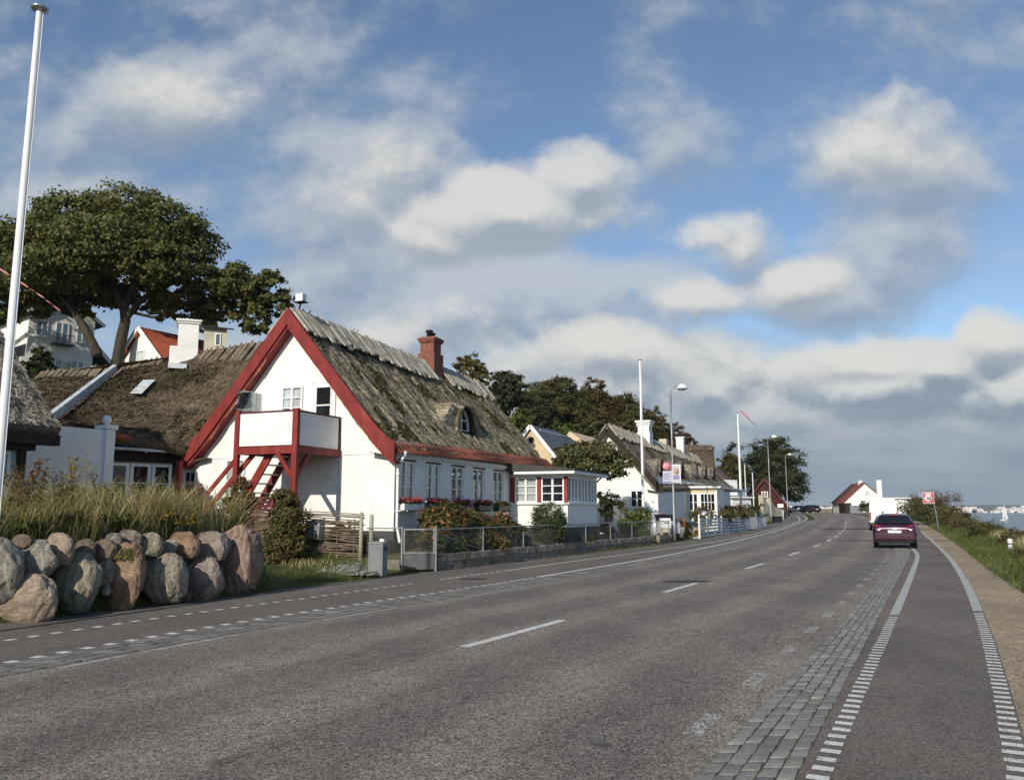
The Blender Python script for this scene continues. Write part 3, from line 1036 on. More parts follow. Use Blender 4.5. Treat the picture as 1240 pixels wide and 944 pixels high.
cen = [(3.0, 5.5), (10.45, 12.95), (17.3, 19.45), (24.2, 26.6), (31.4, 34.0), (38.8, 41.6), (45.6, 48.2), (51.5, 53.5), (56.5, 58.5), (61.5, 63.2), (66, 67.5), (70.5, 72), (75, 76.4), (79.5, 81), (84, 86)]
for (a, b) in cen:
    arc_marks(sol, C['cen'], -.07, .07, a, b, 1.3, 1.31)
tag(sol.build('road_marking', M['paint_fresh'], fix=False), kind='structure')
wrn = MB()
for a in np.arange(4.6, 34, 1.72):
    arc_marks(wrn, C['setL'], -.36, -.22, a, a + .62, 9, .7, seed=int(a * 10))
arc_marks(wrn, C['setL'], -.36, -.24, 30, 60, 1.1, .4)
tag(wrn.build('road_marking', M['paint_worn'], fix=False), kind='structure')
thn = MB()
for a, b in ((9.1, 9.9), (10.1, 11.5), (13.0, 14.6), (16.5, 18.5), (33, 40), (50, 58)):
    arc_marks(thn, C['gutL'], .04, .13, a, b, 1.3, 1.31)
tag(thn.build('road_marking', M['paint_thin'], fix=False), kind='structure')
pt_ = MB()


def patch(cx_, cy_, a, b, ang, n=18, z=.0025):
    pt_.add([(cx_ + a * math.cos(t_) * math.cos(ang) - b * math.sin(t_) * math.sin(ang), cy_ + a * math.cos(t_) * math.sin(ang) + b * math.sin(t_) * math.cos(ang), float(rz(cy_)) + z)
             for t_ in [2 * math.pi * k / n for k in range(n)]], [tuple(range(n))])


patch(4.1, 19.9, .62, .33, .2)
patch(-.95, 20.6, .38, .3, .4)
for (x0, x1, y0, y1) in ((17.0, 24.2, 46.0, 46.9), (24.5, 31.5, 65.5, 68.0), (33.5, 37.5, 78, 80)):
    pt_.add([(x0, y0, float(rz(y0)) + .0025), (x1, y0, float(rz(y0)) + .0025), (x1, y1, float(rz(y1)) + .0025), (x0, y1, float(rz(y1)) + .0025)], [(0, 1, 2, 3)])
tag(pt_.build('asphalt_patch', M['road_patch'], fix=False), kind='structure')

# ---- far shore with its town
fs = MB()
rr = random.Random(5)
xs = np.linspace(-600, 5200, 120)
prof = [14 + 10 * mnoise.noise((x * .0016, 3, 0)) + 4 * mnoise.noise((x * .01, 1, 0)) for x in xs]
D0, D1 = 2600, 3600
vs = []
for x, h in zip(xs, prof):
    vs += [(x, D0 + 60 * mnoise.noise((x * .002, 0, 7)), SEA_Z - 1), (x, D0 + 120, SEA_Z + 4), (x, D0 + 500, SEA_Z + max(6, h + 2)), (x, D1, SEA_Z + max(10, h + 14))]
fs.add(vs, [(4 * i + k, 4 * i + 4 + k, 4 * i + 5 + k, 4 * i + 1 + k) for i in range(len(xs) - 1) for k in range(3)])
tag(fs.build('far_shore', M['far_land']), kind='structure')
tw = MB()
for i in range(420):
    x = rr.uniform(300, 2700); k = rr.random()
    y = D0 + 20 + 500 * k * k
    w, h = rr.uniform(8, 34), rr.uniform(6, 13)
    z = SEA_Z + 1 + 14 * (y - D0) / 500
    tw.box(x, x + w, y, y + 10, z - 3, z + h)
for i in range(60):
    x = 640 + i * 22 + rr.uniform(-8, 8)
    tw.box(x, x + rr.uniform(10, 26), D0 - 14, D0 + 4, SEA_Z - .5, SEA_Z + rr.uniform(4, 11))
tag(tw.build('far_town', M['far_house']), kind='stuff')
from math import pi
# ------------------------------------------------------------------ buildings
def frame_of(slope):
    return math.atan2(1, slope)                       # rotation that lays local +x along the road direction


def lerp(a, b, t):
    return Vector(a) * (1 - t) + Vector(b) * t


def thatch_slope(name, parent, e0, e1, r0, r1, mat, thick=.32, sag=.33, nu=None, nv=None, seed=0, rough=.035, lump=.05, ridge_sag=0., bumps=(), straw=0, smat='straw', moss=0, hole=None, smin=.02):
    """thatched slope between eave e0-e1 and ridge r0-r1: a slab with uneven surface and a cut eave"""
    e0, e1, r0, r1 = map(Vector, (e0, e1, r0, r1))
    Lu = ((e1 - e0).length + (r1 - r0).length) / 2
    Lv = ((r0 - e0).length + (r1 - e1).length) / 2
    nu = nu or max(8, int(Lu / .13)); nv = nv or max(8, int(Lv / .13))
    nrm = (e1 - e0).cross(r0 - e0).normalized()
    if nrm.z < 0:
        nrm = -nrm
    inward = Vector((r0.x - e0.x, r0.y - e0.y, 0)).normalized()
    V, UV = [], []
    us = [-1] + list(range(nu + 1)) + [nu + 1]
    vs = [-2, -1] + list(range(nv + 1))
    for j in vs:
        for i in us:
            a = min(max(i, 0), nu) / nu; s = min(max(j, 0), nv) / nv
            p = lerp(lerp(e0, e1, a), lerp(r0, r1, a), s)
            dz = -sag * (1 - s) * (1 - math.exp(-s / .07)) - ridge_sag * s * math.sin(math.pi * a)
            uu, vv = a * Lu, s * Lv
            nn = mnoise.fractal(Vector((uu * 3.1, vv * 2.0, seed + 3.3)), 1., 2., 4) * rough
            nn += mnoise.noise(Vector((uu * .45, vv * .4, seed + 8))) * lump
            st = mnoise.fractal(Vector((uu * 2.6, vv * 1.2, seed + 13)), 1., 2., 3)
            nn += max(0., st - .1) * .06
            p = p + nrm * nn + Vector((0, 0, dz))
            for (bu, bv, bhw, bz, bh, bt, bf) in bumps:       # thatch swelling over a dormer
                du = abs(p.x - bu) / bt
                if du < 1 and p.y > bv and j >= 0:
                    hz = bz + bh * (1 - float(sstep((du - bf) / (1 - bf)))) + .05 * mnoise.noise(Vector((uu * 3, vv * 3, 1)))
                    dlt = hz - p.z
                    if dlt > -.3:
                        p.z += .5 * (dlt + math.sqrt(dlt * dlt + .02)) * min(1., (p.y - bv) / .12)
            if j == -1:
                p = p - nrm * thick * .55 - Vector((0, 0, thick * .5)) + inward * .02 + Vector((0, 0, .04 * mnoise.noise(Vector((uu * 3, 0, seed)))))
            elif j == -2:
                p = p - nrm * thick * .55 - Vector((0, 0, thick * .45)) + inward * .75 + Vector((0, 0, .12))
            elif i in (-1, nu + 1):
                p = p - nrm * thick
            V.append(p); UV.append((uu, vv + .3 * min(j, 0)))
    n = len(us)
    ii = (np.arange(len(vs) - 1)[:, None] * n + np.arange(n - 1)[None]).ravel()
    Q = np.stack([ii, ii + 1, ii + n + 1, ii + n], 1)
    if (e1 - e0).cross(r0 - e0).z < 0:
        Q = Q[:, ::-1]
    V = np.array([tuple(p) for p in V]); UV = np.array(UV)
    if hole:
        cc_ = V[Q].mean(1)
        for h_ in hole:
            ok = ~((abs(cc_[:, 0] - h_[0]) < h_[1]) & (cc_[:, 1] > h_[2]) & (cc_[:, 1] < h_[3]))
            Q, cc_ = Q[ok], cc_[ok]
    mi = np.zeros(len(Q), int)
    mats = [mat]
    if straw or moss:
        gg = np.random.default_rng(seed + 500)
        Gd = V.reshape(len(vs), n, 3)[2:, 1:-1]       # nv+1 rows, nu+1 columns

        def surf(a, s):
            fi = np.clip(a * nu, 0, nu - 1e-4); fj = np.clip(s * nv, 0, nv - 1e-4)
            i0 = fi.astype(int); j0 = fj.astype(int); x = (fi - i0)[:, None]; y = (fj - j0)[:, None]
            p = (Gd[j0, i0] * (1 - x) * (1 - y) + Gd[j0, i0 + 1] * x * (1 - y) + Gd[j0 + 1, i0] * (1 - x) * y + Gd[j0 + 1, i0 + 1] * x * y)
            du = Gd[j0, i0 + 1] - Gd[j0, i0]; dv = Gd[j0 + 1, i0] - Gd[j0, i0]
            du /= np.linalg.norm(du, axis=1, keepdims=True); dv /= np.linalg.norm(dv, axis=1, keepdims=True)
            nn_ = np.cross(du, dv); nn_ /= np.linalg.norm(nn_, axis=1, keepdims=True)
            nn_ *= np.sign(nn_[:, 2:3])
            return p, du, dv, nn_
        ms = 0
        if straw:
            a, s = gg.random(straw), smin + (1 - smin) * gg.random(straw)
            p, du, dv, nn_ = surf(a, s)
            if hole:
                for h_ in hole:
                    ok = ~((abs(p[:, 0] - h_[0]) < h_[1] + .04) & (p[:, 1] > h_[2] - .1) & (p[:, 1] < h_[3]))
                    p, du, dv, nn_, a, s = p[ok], du[ok], dv[ok], nn_[ok], a[ok], s[ok]
            k = len(p)
            ang = gg.normal(0, .16, k)[:, None]
            d = dv * np.cos(ang) + du * np.sin(ang); sd = du * np.cos(ang) - dv * np.sin(ang)
            l = gg.uniform(.07, .20, k)[:, None]; w = gg.uniform(.008, .021, k)[:, None]; o = gg.uniform(.0, .03, k)[:, None]
            lo = p + nn_ * (o + gg.uniform(.0, .028, k)[:, None]) - d * l; hi = p + nn_ * (o - .012)
            S = np.stack([lo - sd * w, lo + sd * w, hi + sd * w * .8, hi - sd * w * .8], 1).reshape(-1, 3)
            base = len(V)
            V = np.concatenate([V, S]); UV = np.concatenate([UV, np.repeat(np.stack([a * Lu, s * Lv], 1), 4, 0)])
            Q = np.concatenate([Q, base + np.arange(4 * k).reshape(k, 4)]); mi = np.concatenate([mi, np.full(k, 1)])
            mats = [mat, M[smat]]
        if moss:
            a, s = gg.random(moss * 6), smin * .7 + (1 - smin * .7) * gg.random(moss * 6)
            f = np.array([mnoise.fractal(Vector((x * Lu * .55, y * Lv * .5, seed + 40.)), 1., 2., 4) + .55 * mnoise.noise(Vector((x * Lu * 2.6, y * Lv * 1.1, seed + 60.))) for x, y in zip(a, s)])
            ok = np.argsort(-f)[:moss]
            p, du, dv, nn_ = surf(a[ok], s[ok])
            k = len(p)
            t1 = gg.normal(size=(k, 3)); t1 /= np.linalg.norm(t1, axis=1, keepdims=True)
            t2 = np.cross(t1, gg.normal(size=(k, 3))); t2 /= np.linalg.norm(t2, axis=1, keepdims=True)
            r_ = gg.uniform(.018, .05, k)[:, None]
            c = p + nn_ * gg.uniform(.0, .06, k)[:, None]
            S = np.stack([c - t1 * r_, c + t2 * r_, c + t1 * r_, c - t2 * r_], 1).reshape(-1, 3)
            base = len(V)
            V = np.concatenate([V, S]); UV = np.concatenate([UV, np.repeat(np.stack([a[ok] * Lu, s[ok] * Lv], 1), 4, 0)])
            Q = np.concatenate([Q, base + np.arange(4 * k).reshape(k, 4)]); mi = np.concatenate([mi, np.full(k, len(mats))])
            mats = mats + [M['moss']]
    return mesh_np(name, V, Q, mats, parent, smooth=True, uv=UV, mi=mi)


def ridge_boards(parent, r0, r1, down0, down1, mat, L=1.15, w=.25, pitch=.27, seed=0, over=.03, lift=.10):
    """pairs of boards laid astride the ridge; down0 / down1 are the unit directions down each slope"""
    r = random.Random(seed)
    r0, r1 = Vector(r0), Vector(r1)
    ax = (r1 - r0).normalized()
    N = int((r1 - r0).length / pitch)
    mb = MB()
    for k in range(N):
        for dn in (Vector(down0), Vector(down1)):
            if r.random() < .04:
                continue
            p = r0 + ax * (pitch * (k + .5) + r.uniform(-.05, .05))
            d = (dn.normalized() + ax * r.uniform(-.07, .07)).normalized()
            up = ax.cross(d); up = up if up.z > 0 else -up
            q0 = p - d * (over * r.uniform(.4, 1.3)) + up * (lift + r.uniform(0, .05))
            q1 = p + d * (L * r.uniform(.86, 1.1)) + up * (lift * .8 + r.uniform(-.01, .05))
            mb.beam(q0, q1, w * r.uniform(.80, 1.06), .06, up=up)
            if r.random() < .7:
                mb.beam(p + up * .1 + d * .25 + ax * .1, p + up * .12 - d * r.uniform(.10, .26) + ax * .1, .035, .03, up=up)
    return mb.build('ridge_boards', mat, parent)


def tunnel_dormer(parent, u, v0, z, hw, h, depth, thatch, name='dormer', win=True, thick=.22, win_off=.09):
    """round-headed opening in the slope facing -y (local): thatched hood, dark reveal, window"""
    n = 16
    arc_o = [(math.cos(math.pi * k / n), math.sin(math.pi * k / n)) for k in range(n + 1)]
    V, Q, UV = [], [], []
    rings = [(v0 + .05, hw, h, 0), (v0 - .03, hw + thick * .35, h + thick * .35, 0), (v0 + .06, hw + thick, h + thick, 0), (v0 + depth * .5, hw + thick * 1.2, h + thick * 1.05, .05), (v0 + depth, hw + thick * 1.5, h + thick * 1.1, .08)]
    for (vv, a, b, dz) in rings:
        for k, (c, s) in enumerate(arc_o):
            ww = a * (1.0 + .12 * (1 - s))
            V.append((u + ww * c, vv, z + b * s ** .9 - .05 + dz)); UV.append((k * .12, vv))
    m = n + 1
    for i in range(len(rings) - 1):
        for k in range(n):
            Q.append((i * m + k, i * m + k + 1, (i + 1) * m + k + 1, (i + 1) * m + k))
    hood = mesh_np(name, V, Q, thatch, parent, smooth=True, uv=UV)
    mb = MB()                                         # reveal and back
    vs = [(u + hw * 1.0 * c, v0 + .04, z + h * s ** .9 - .06) for c, s in arc_o] + [(u + hw * .95 * c, v0 + win_off + .08, z + h * .95 * s ** .9 - .06) for c, s in arc_o]
    mb.add(vs, [(k, k + 1, m + k + 1, m + k) for k in range(n)])
    mb.add(vs[m:], [tuple(range(m))])
    a_ = hw * 1.0
    mb.add([(u - a_, v0 + .02, z - .02), (u + a_, v0 + .02, z - .02), (u + a_, v0 + win_off + .08, z - .02), (u - a_, v0 + win_off + .08, z - .02)], [(0, 1, 2, 3)])
    mb.build('recess', M['dark_timber'], hood, fix=False)
    if win:
        f = MB()
        vv = v0 + win_off
        for k in range(n):
            (c0, s0), (c1, s1) = arc_o[k], arc_o[k + 1]
            f.beam((u + hw * .9 * c0, vv, z + h * .9 * s0 ** .9), (u + hw * .9 * c1, vv, z + h * .9 * s1 ** .9), .07, .07, up=(0, 1, 0))
        f.beam((u - hw * .9, vv, z + .03), (u + hw * .9, vv, z + .03), .08, .08)
        f.beam((u, vv, z), (u, vv, z + h * .9), .06, .06, up=(0, 1, 0))
        f.beam((u - hw * .75, vv, z + h * .45), (u + hw * .75, vv, z + h * .45), .035, .04)
        fo = f.build('window', M['white_frame'], hood)
        g = MB(); g.add([(u + hw * .9 * c, vv + .03, z + h * .9 * s ** .9) for c, s in arc_o], [tuple(range(m))])
        g.build('pane', M['car_glass'], fo, fix=False)
    return hood


# ================= the white thatched house with the red gable
MX, MY, MSL = -3.54, 25.0, .41
house = thing('thatched_house', 'white thatched house with red gable boards, red balcony and brick chimney', 'house', (MX, MY, 0), frame_of(MSL))
HW, HL, EZ, RZ_ = 7.73, 13.4, 3.58, 8.0
fac = Plane((0, 0, 0), (1, 0, 0), (0, -1, 0))         # long side, faces the road
gab = Plane((0, 0, 0), (0, 1, 0), (-1, 0, 0))         # gable, faces the viewer
wins = [(.22, 1.27), (2.0, 3.0), (3.85, 4.85), (5.62, 6.62), (7.45, 8.45)]
w = MB()
wall_holes(w, fac, 0, HL, 1.05, 3.75, [(a, b, 1.97, 3.17) for a, b in wins], .16)
gab.quad(w, 0, HW, 1.05, EZ - .02, 0)


def roof_z(s):
    return EZ + (RZ_ - EZ) * s - .33 * (1 - s) * (1 - math.exp(-s / .07))


n = 14
pts = [(0, EZ - .02)] + [(HW / 2 * k / n, roof_z(k / n) - .12) for k in range(1, n + 1)]
pts = pts + [(HW - a, z) for a, z in reversed(pts[:-1])]
w.add([gab.P(a, z) for a, z in pts], [tuple(range(len(pts)))])
far = Plane((HL, 0, 0), (0, 1, 0), (1, 0, 0))
far.quad(w, 0, HW, .4, EZ, 0)
w.add([far.P(a, z) for a, z in pts], [tuple(range(len(pts)))])
w.add([(0, HW, .4), (HL, HW, .4), (HL, HW, EZ), (0, HW, EZ)], [(0, 1, 2, 3)])
# the small ledge of the gable and its plastered vertical joint
gab.box(w, 0, HW, 3.36, 3.40, 0, .02)
gab.box(w, 5.02, 5.06, 3.6, 6.9, 0, .015)
w.build('wall', M['white_plaster'], house, fix=False)
w = MB()
w.box(-.03, HL + .03, -.03, HW + .03, .3, 1.05)
w.build('plinth', M['plinth_tar'], house)
for k, (a, b) in enumerate(wins):
    cur = [[(0, 1)], [(0, .42), (.6, 1)], [(0, .40), (.58, 1)], [(0, .35), (.65, 1)], [(0, 1)]][k]
    window(house, fac, a, b, 1.97, 3.17, 2, 3, 1, off=-.10, curtain=cur)
    s = MB(); fac.box(s, a - .06, b + .06, 1.92, 1.965, -.02, .07)
    s.build('window_sill', M['white_frame'], house)
    s = MB(); fac.box(s, a - .03, b + .03, 3.175, 3.22, .0, .03)
    s.build('lintel', M['dark_timber'], house)
# gable windows and doors
window(house, gab, 3.42, 4.22, 4.55, 5.62, 2, 3, 1, off=.012, curtain=[(0, .45)], th=.06)
window(house, gab, 5.6, 6.36, 1.9, 3.32, 1, 2, 1, off=.012, th=.06)
d = MB()
gab.box(d, 2.22, 2.98, 3.56, 5.66, .004, .05); gab.box(d, 2.16, 2.22, 3.56, 5.72, .004, .07); gab.box(d, 2.98, 3.04, 3.56, 5.72, .004, .07); gab.box(d, 2.16, 3.04, 5.66, 5.72, .006, .07)
door = d.build('balcony_door', M['white_frame'], house)
d = MB(); gab.box(d, 2.34, 2.86, 4.42, 5.52, .05, .058)
d.build('pane', M['car_glass'], door)
d = MB(); gab.box(d, 2.30, 2.90, 4.93, 4.97, .06, .075); gab.box(d, 2.30, 2.34, 4.38, 5.56, .05, .075); gab.box(d, 2.86, 2.90, 4.38, 5.56, .05, .075); gab.box(d, 2.30, 2.90, 5.52, 5.56, .05, .074); gab.box(d, 2.30, 2.90, 4.38, 4.42, .05, .074)
d.build('glazing_bar', M['white_frame'], door)
d = MB(); gab.box(d, 2.93, 2.96, 4.45, 4.60, .05, .10)
d.build('handle', M['black_plastic'], door)

# roof: two slopes, the ridge boards, the row of tiles at the eave
OV = -.34
thatch_slope('roof', house, (OV, -.16, EZ - .02), (HL + .1, -.16, EZ + .18), (OV, HW / 2, RZ_), (HL + 1.6, HW / 2, RZ_ - .32), M['thatch'], seed=2, ridge_sag=.10, nu=150, nv=62, bumps=[(7.2, 1.10, .80, 4.62, 1.12, 2.5, .26)], straw=76000, moss=11000, hole=[(7.2, .70, .98, 1.62)], smin=.105)
thatch_slope('roof', house, (OV, HW + .16, EZ - .05), (HL + .1, HW + .16, EZ), (OV, HW / 2, RZ_), (HL + 1.6, HW / 2, RZ_ - .32), M['thatch'], seed=5, nu=60, nv=24)
dn = Vector((0, -HW / 2, -(RZ_ - EZ))).normalized(); dn2 = Vector((0, HW / 2, -(RZ_ - EZ))).normalized()
ridge_boards(house, (OV, HW / 2, RZ_ + .08), (9.0, HW / 2, RZ_ - .16), dn, dn2, M['ridge_wood'], seed=4)
ridge_boards(house, (10.0, HW / 2, RZ_ - .16), (HL + 1.6, HW / 2, RZ_ - .28), dn, dn2, M['ridge_wood'], seed=6)
V, UV, Q = [], [], []
uu = np.arange(OV, HL + .25, .03)
rows_ = [(-.32, -.20, -.02), (-.30, -.155, 0), (-.10, .02, .0), (-.10, .045, .0), (.06, .19, .0), (.09, .18, -.06)]
for (vv, zz, k) in rows_:
    for u_ in uu:
        wv = .028 * math.sin(u_ * 2 * math.pi / .21)
        V.append((u_, vv, EZ - .02 + zz + (.2 * (u_ - OV) / HL) + wv + .012 * mnoise.noise((u_ * 1.3, vv, 3)))); UV.append((u_, vv * 1.2))
nn = len(uu)
Q = [(j * nn + i, j * nn + i + 1, (j + 1) * nn + i + 1, (j + 1) * nn + i) for j in range(len(rows_) - 1) for i in range(nn - 1)]
mesh_np('eave_tiles', V, Q, M['eave_tile'], house, smooth=True, uv=UV)
tunnel_dormer(house, 7.2, .98, 4.70, .72, 1.0, .85, M['thatch'], thick=.12, win_off=.30)
V = [(6.35, .52, 4.03), (8.05, .52, 4.05), (8.0, 1.12, 4.72), (6.4, 1.12, 4.70)]
mesh_np('dormer_apron', V + [(x, y + .1, z - .08) for x, y, z in V], [(0, 1, 2, 3), (0, 4, 5, 1), (1, 5, 6, 2), (3, 2, 6, 7), (0, 3, 7, 4)], M['slate_tiles'], house, uv=[(0, 0), (1.7, 0), (1.7, .9), (0, .9)] * 2)
# eave fascia and gutter pipe
g = MB(); g.box(-.02, HL, -.10, .0, 3.30, 3.42)
g.build('eave_board', M['white_board'], house)
g = MB()
g.tube([(.06, -.34, 3.42), (.06, -.30, 3.28), (.02, -.10, 3.02), (.02, -.10, 1.2), (.0, -.22, .72), (.0, -.3, .66)], .045, 10)
for z in (2.7, 1.6):
    g.lathe([(.06, 0), (.06, .06)], 10, (.02, -.10, z))
g.build('downpipe', M['white_frame'], house)
# red gable boards following the roof line, with the soffit behind them
for side in (0, 1):
    b = MB()
    f = (lambda a: a) if side == 0 else (lambda a: HW - a)
    prof = []
    for k in range(15):
        s = k / 14
        prof.append((-.22 + (HW / 2 + .22) * s, roof_z(s) + (.10 if k else .06)))
    for k in range(14):
        (a0, z0), (a1, z1) = prof[k], prof[k + 1]
        t0, t1 = .52, .52
        for (o0, o1, zt, zb) in ((.36, .42, .05, -.50), (.30, .355, .0, -.62)):
            c = [gab.P(f(a0), z0 + zb, o0), gab.P(f(a1), z1 + zb, o0), gab.P(f(a1), z1 + zb, o1), gab.P(f(a0), z0 + zb, o1), gab.P(f(a0), z0 + zt, o0), gab.P(f(a1), z1 + zt, o0), gab.P(f(a1), z1 + zt, o1), gab.P(f(a0), z0 + zt, o1)]
            b.hexa(c)
        c = [gab.P(f(a0), z0 - .60, .0), gab.P(f(a1), z1 - .60, .0), gab.P(f(a1), z1 - .60, .30), gab.P(f(a0), z0 - .60, .30), gab.P(f(a0), z0 - .56, .0), gab.P(f(a1), z1 - .56, .0), gab.P(f(a1), z1 - .56, .30), gab.P(f(a0), z0 - .56, .30)]
        b.hexa(c)
    b.build('gable_board', M['red_wood'], house)
# chimney
c = MB()
c.box(9.1, 9.95, 3.5, 4.3, 7.2, 8.35); c.box(9.18, 9.87, 3.58, 4.22, 8.35, 8.85); c.box(9.12, 9.93, 3.52, 4.28, 8.85, 8.94); c.box(9.08, 9.97, 3.48, 4.32, 8.94, 9.03); c.box(9.15, 9.90, 3.55, 4.25, 9.03, 9.08)
ch = c.build('chimney', M['red_brick'], house)
c = MB(); c.lathe([(.12, 0), (.12, .22), (.17, .24), (.17, .30), (.10, .34)], 12, (9.38, 3.9, 9.08)); c.lathe([(.10, 0), (.10, .18), (.15, .2), (.15, .24)], 12, (9.68, 3.9, 9.08))
c.build('chimney_pot', M['black_plastic'], ch)
# balcony on posts
BU, V0, V1, FZ = -2.2, 1.98, 4.12, 3.46
b = MB()
b.box(BU - .07, BU + .07, V0 - .07, V0 + .11, .45, 4.58)
b.build('balcony_post', M['red_wood'], house, bevel=.008)
b = MB(); b.box(BU - .06, BU + .06, V1 - .10, V1 + .06, .45, 4.58)
b.build('balcony_post', M['red_wood'], house, bevel=.008)
b = MB()
b.box(BU - .05, BU + .05, V0 + .112, V1 - .102, 3.28, 3.50); b.box(BU + .072, .0, V0 - .04, V0 + .06, 3.30, 3.52); b.box(BU + .062, -.0, V1 - .06, V1 + .04, 3.30, 3.50)
b.box(BU + .05, -.02, V0 + .06, V1 - .06, 3.50, 3.55)
for (q, r_) in (((BU, V0 + .62, 3.30), (BU, V0 + .10, 2.62)), ((BU + .65, V0 + .01, 3.32), (BU + .06, V0 + .01, 2.62))):
    b.beam(q, r_, .10, .13)
b.build('balcony_beam', M['red_wood'], house, bevel=.006)
b = MB()
b.box(BU - .04, BU + .03, V0 + .112, V1 - .102, 4.50, 4.545); b.box(BU + .072, -.02, V0 - .03, V0 + .05, 4.50, 4.545)
b.box(-.08, -.02, V0 - .035, V0 + .055, 3.52, 4.54)
b.build('balcony_rail', M['dark_red_wood'], house)
b = MB()
for k in range(16):
    a0 = V0 + .115 + k * (V1 - V0 - .22) / 16
    b.box(BU - .015, BU + .012, a0, a0 + (V1 - V0 - .22) / 16 - .004, 3.53, 4.49)
for k in range(17):
    a0 = BU + .075 + k * (-BU - .17) / 17
    b.box(a0, a0 + (-BU - .17) / 17 - .005, V0 - .002, V0 + .022, 3.53, 4.49)
b.build('balcony_panel', M['white_board'], house)
b = MB()
for y in (3.86, 3.98):
    b.box(-1.9, -1.88, y, y + .015, 4.5, 5.15)
b.box(BU - .0, BU + .015, V1 + .06, V1 + .075, 4.0, 5.2)
b.add([(BU, V1 + .02, 4.58), (-1.1, V1 + .02, 4.58), (-1.1, V1 + .02, 5.25), (BU, V1 + .02, 5.25), (BU, V1 + .03, 4.58), (-1.1, V1 + .03, 4.58), (-1.1, V1 + .03, 5.25), (BU, V1 + .03, 5.25)], [(0, 1, 2, 3), (4, 7, 6, 5)])
b.build('glass_screen', M['glass'], house, fix=False)
# stairs under the balcony, parallel to the gable, going down to the left
st = MB()
for (u_) in (-1.95, -1.15):
    st.beam((u_, 3.02, 3.40), (u_, 4.62, .95), .07, .24, up=(0, .6, 1))
for k in range(9):
    t_ = (k + .5) / 9
    st.box(-1.91, -1.19, 3.02 + 1.6 * t_ - .12, 3.02 + 1.6 * t_ + .13, 3.40 - 2.45 * t_ - .02, 3.40 - 2.45 * t_ + .02, 1)
st.build('stairs', [M['red_wood'], M['box_metal']], house)
st = MB()
st.beam((-1.97, 3.55, 3.42), (-1.97, 5.55, 1.45), .06, .14, up=(0, .6, 1)); st.beam((-1.97, 4.2, 3.30), (-1.97, 6.2, 1.30), .06, .12, up=(0, .6, 1))
st.beam((-1.97, 5.5, .5), (-1.97, 5.5, 1.55), .08, .08, up=(0, 1, 0)); st.beam((-1.97, 6.15, .5), (-1.97, 6.15, 1.4), .08, .08, up=(0, 1, 0))
st.build('stair_rail', M['red_wood'], house)
st = MB(); st.tube([(-.05, 1.98, 1.05), (-.05, 1.95, 3.1)], .018, 6, smooth=True); st.lathe([(.03, 0), (.05, .03), (.03, .09)], 8, (-.05, 1.95, 3.08))
st.build('vent_pipe', M['box_metal'], house)
# small white box on a post at the tip of the gable
bx = thing('nesting_box', 'small white nest box raised on a stick above the red gable tip', 'nest box', (MX, MY, 0), frame_of(MSL))
b = MB(); b.box(.0, .22, HW / 2 - .26, HW / 2 + .02, 8.46, 8.72)
b.build('box', M['white_board'], bx, bevel=.01)
b = MB(); b.box(-.03, .27, HW / 2 - .31, HW / 2 + .07, 8.43, 8.455); b.beam((.1, HW / 2 + .0, 7.95), (.13, HW / 2 - .12, 8.47), .04, .04, up=(1, 0, 0))
b.build('perch', M['dark_timber'], bx)

# ================= the glazed garden room at the far end
porch = thing('garden_room', 'low glazed garden room with red posts and flat dark roof beside the thatched house', 'garden room', (MX, MY, 0), frame_of(MSL))
PU, PV, PL = 9.05, -2.46, 13.1
pf = Plane((PU, 0, 0), (0, -1, 0), (-1, 0, 0))        # faces the viewer; axis runs towards the road
ps = Plane((PU, PV, 0), (1, 0, 0), (0, -1, 0))        # faces the road
w = MB()
pf.box(w, .05, -PV, 1.0, 1.90, -.2, 0); ps.box(w, .2, PL - PU, 1.0, 1.90, -.2, -.002)
pf.box(w, .05, -PV, 2.98, 3.08, -.2, 0); ps.box(w, .2, PL - PU, 2.98, 3.08, -.2, -.002)
w.box(PL - .12, PL, PV + .2, -.05, .9, 3.0)
w.build('wall', M['white_plaster'], porch, bevel=.006)
w = MB(); w.box(PU - .03, PL + .03, PV - .03, -.04, .35, 1.0)
w.build('plinth', M['plinth_tar'], porch)
w = MB(); pf.box(w, .0, -PV + .08, 1.90, 1.965, -.1, .09); ps.box(w, -.09, PL - PU, 1.90, 1.965, -.1, .09)
w.build('sill', M['white_frame'], porch)
for a in (.10, 1.22, 2.34):
    w = MB(); pf.box(w, a - .03, a + .12, 1.965, 2.98, -.1, .02)
    w.build('post', M['red_wood'], porch)
window(porch, pf, .23, 1.18, 1.97, 2.97, 2, 3, 1, off=-.06, curtain=[(0, 1)])
window(porch, pf, 1.36, 2.30, 1.97, 2.97, 2, 3, 1, off=-.06, curtain=None)
for k in range(3):
    a = .04 + k * 1.34
    window(porch, ps, a, a + 1.3, 1.97, 2.97, 3, 1, 1, off=-.06, curtain=[(0, 1)])
w = MB(); w.box(PU - .42, PL + .35, PV - .42, -.36, 3.075, 3.19)
w.build('fascia', M['white_board'], porch)
w = MB()
w.add([(PU - .46, PV - .46, 3.19), (PL + .39, PV - .46, 3.19), (PL + .39, -.02, 3.19), (PU - .46, -.02, 3.19), (PU - .46, PV - .46, 3.25), (PL + .39, PV - .46, 3.25), (PL + .39, -.02, 3.52), (PU - .46, -.02, 3.52)],
      [(0, 3, 2, 1), (4, 5, 6, 7), (0, 1, 5, 4), (1, 2, 6, 5), (2, 3, 7, 6), (3, 0, 4, 7)])
w.build('roof', M['felt_roof'], porch)

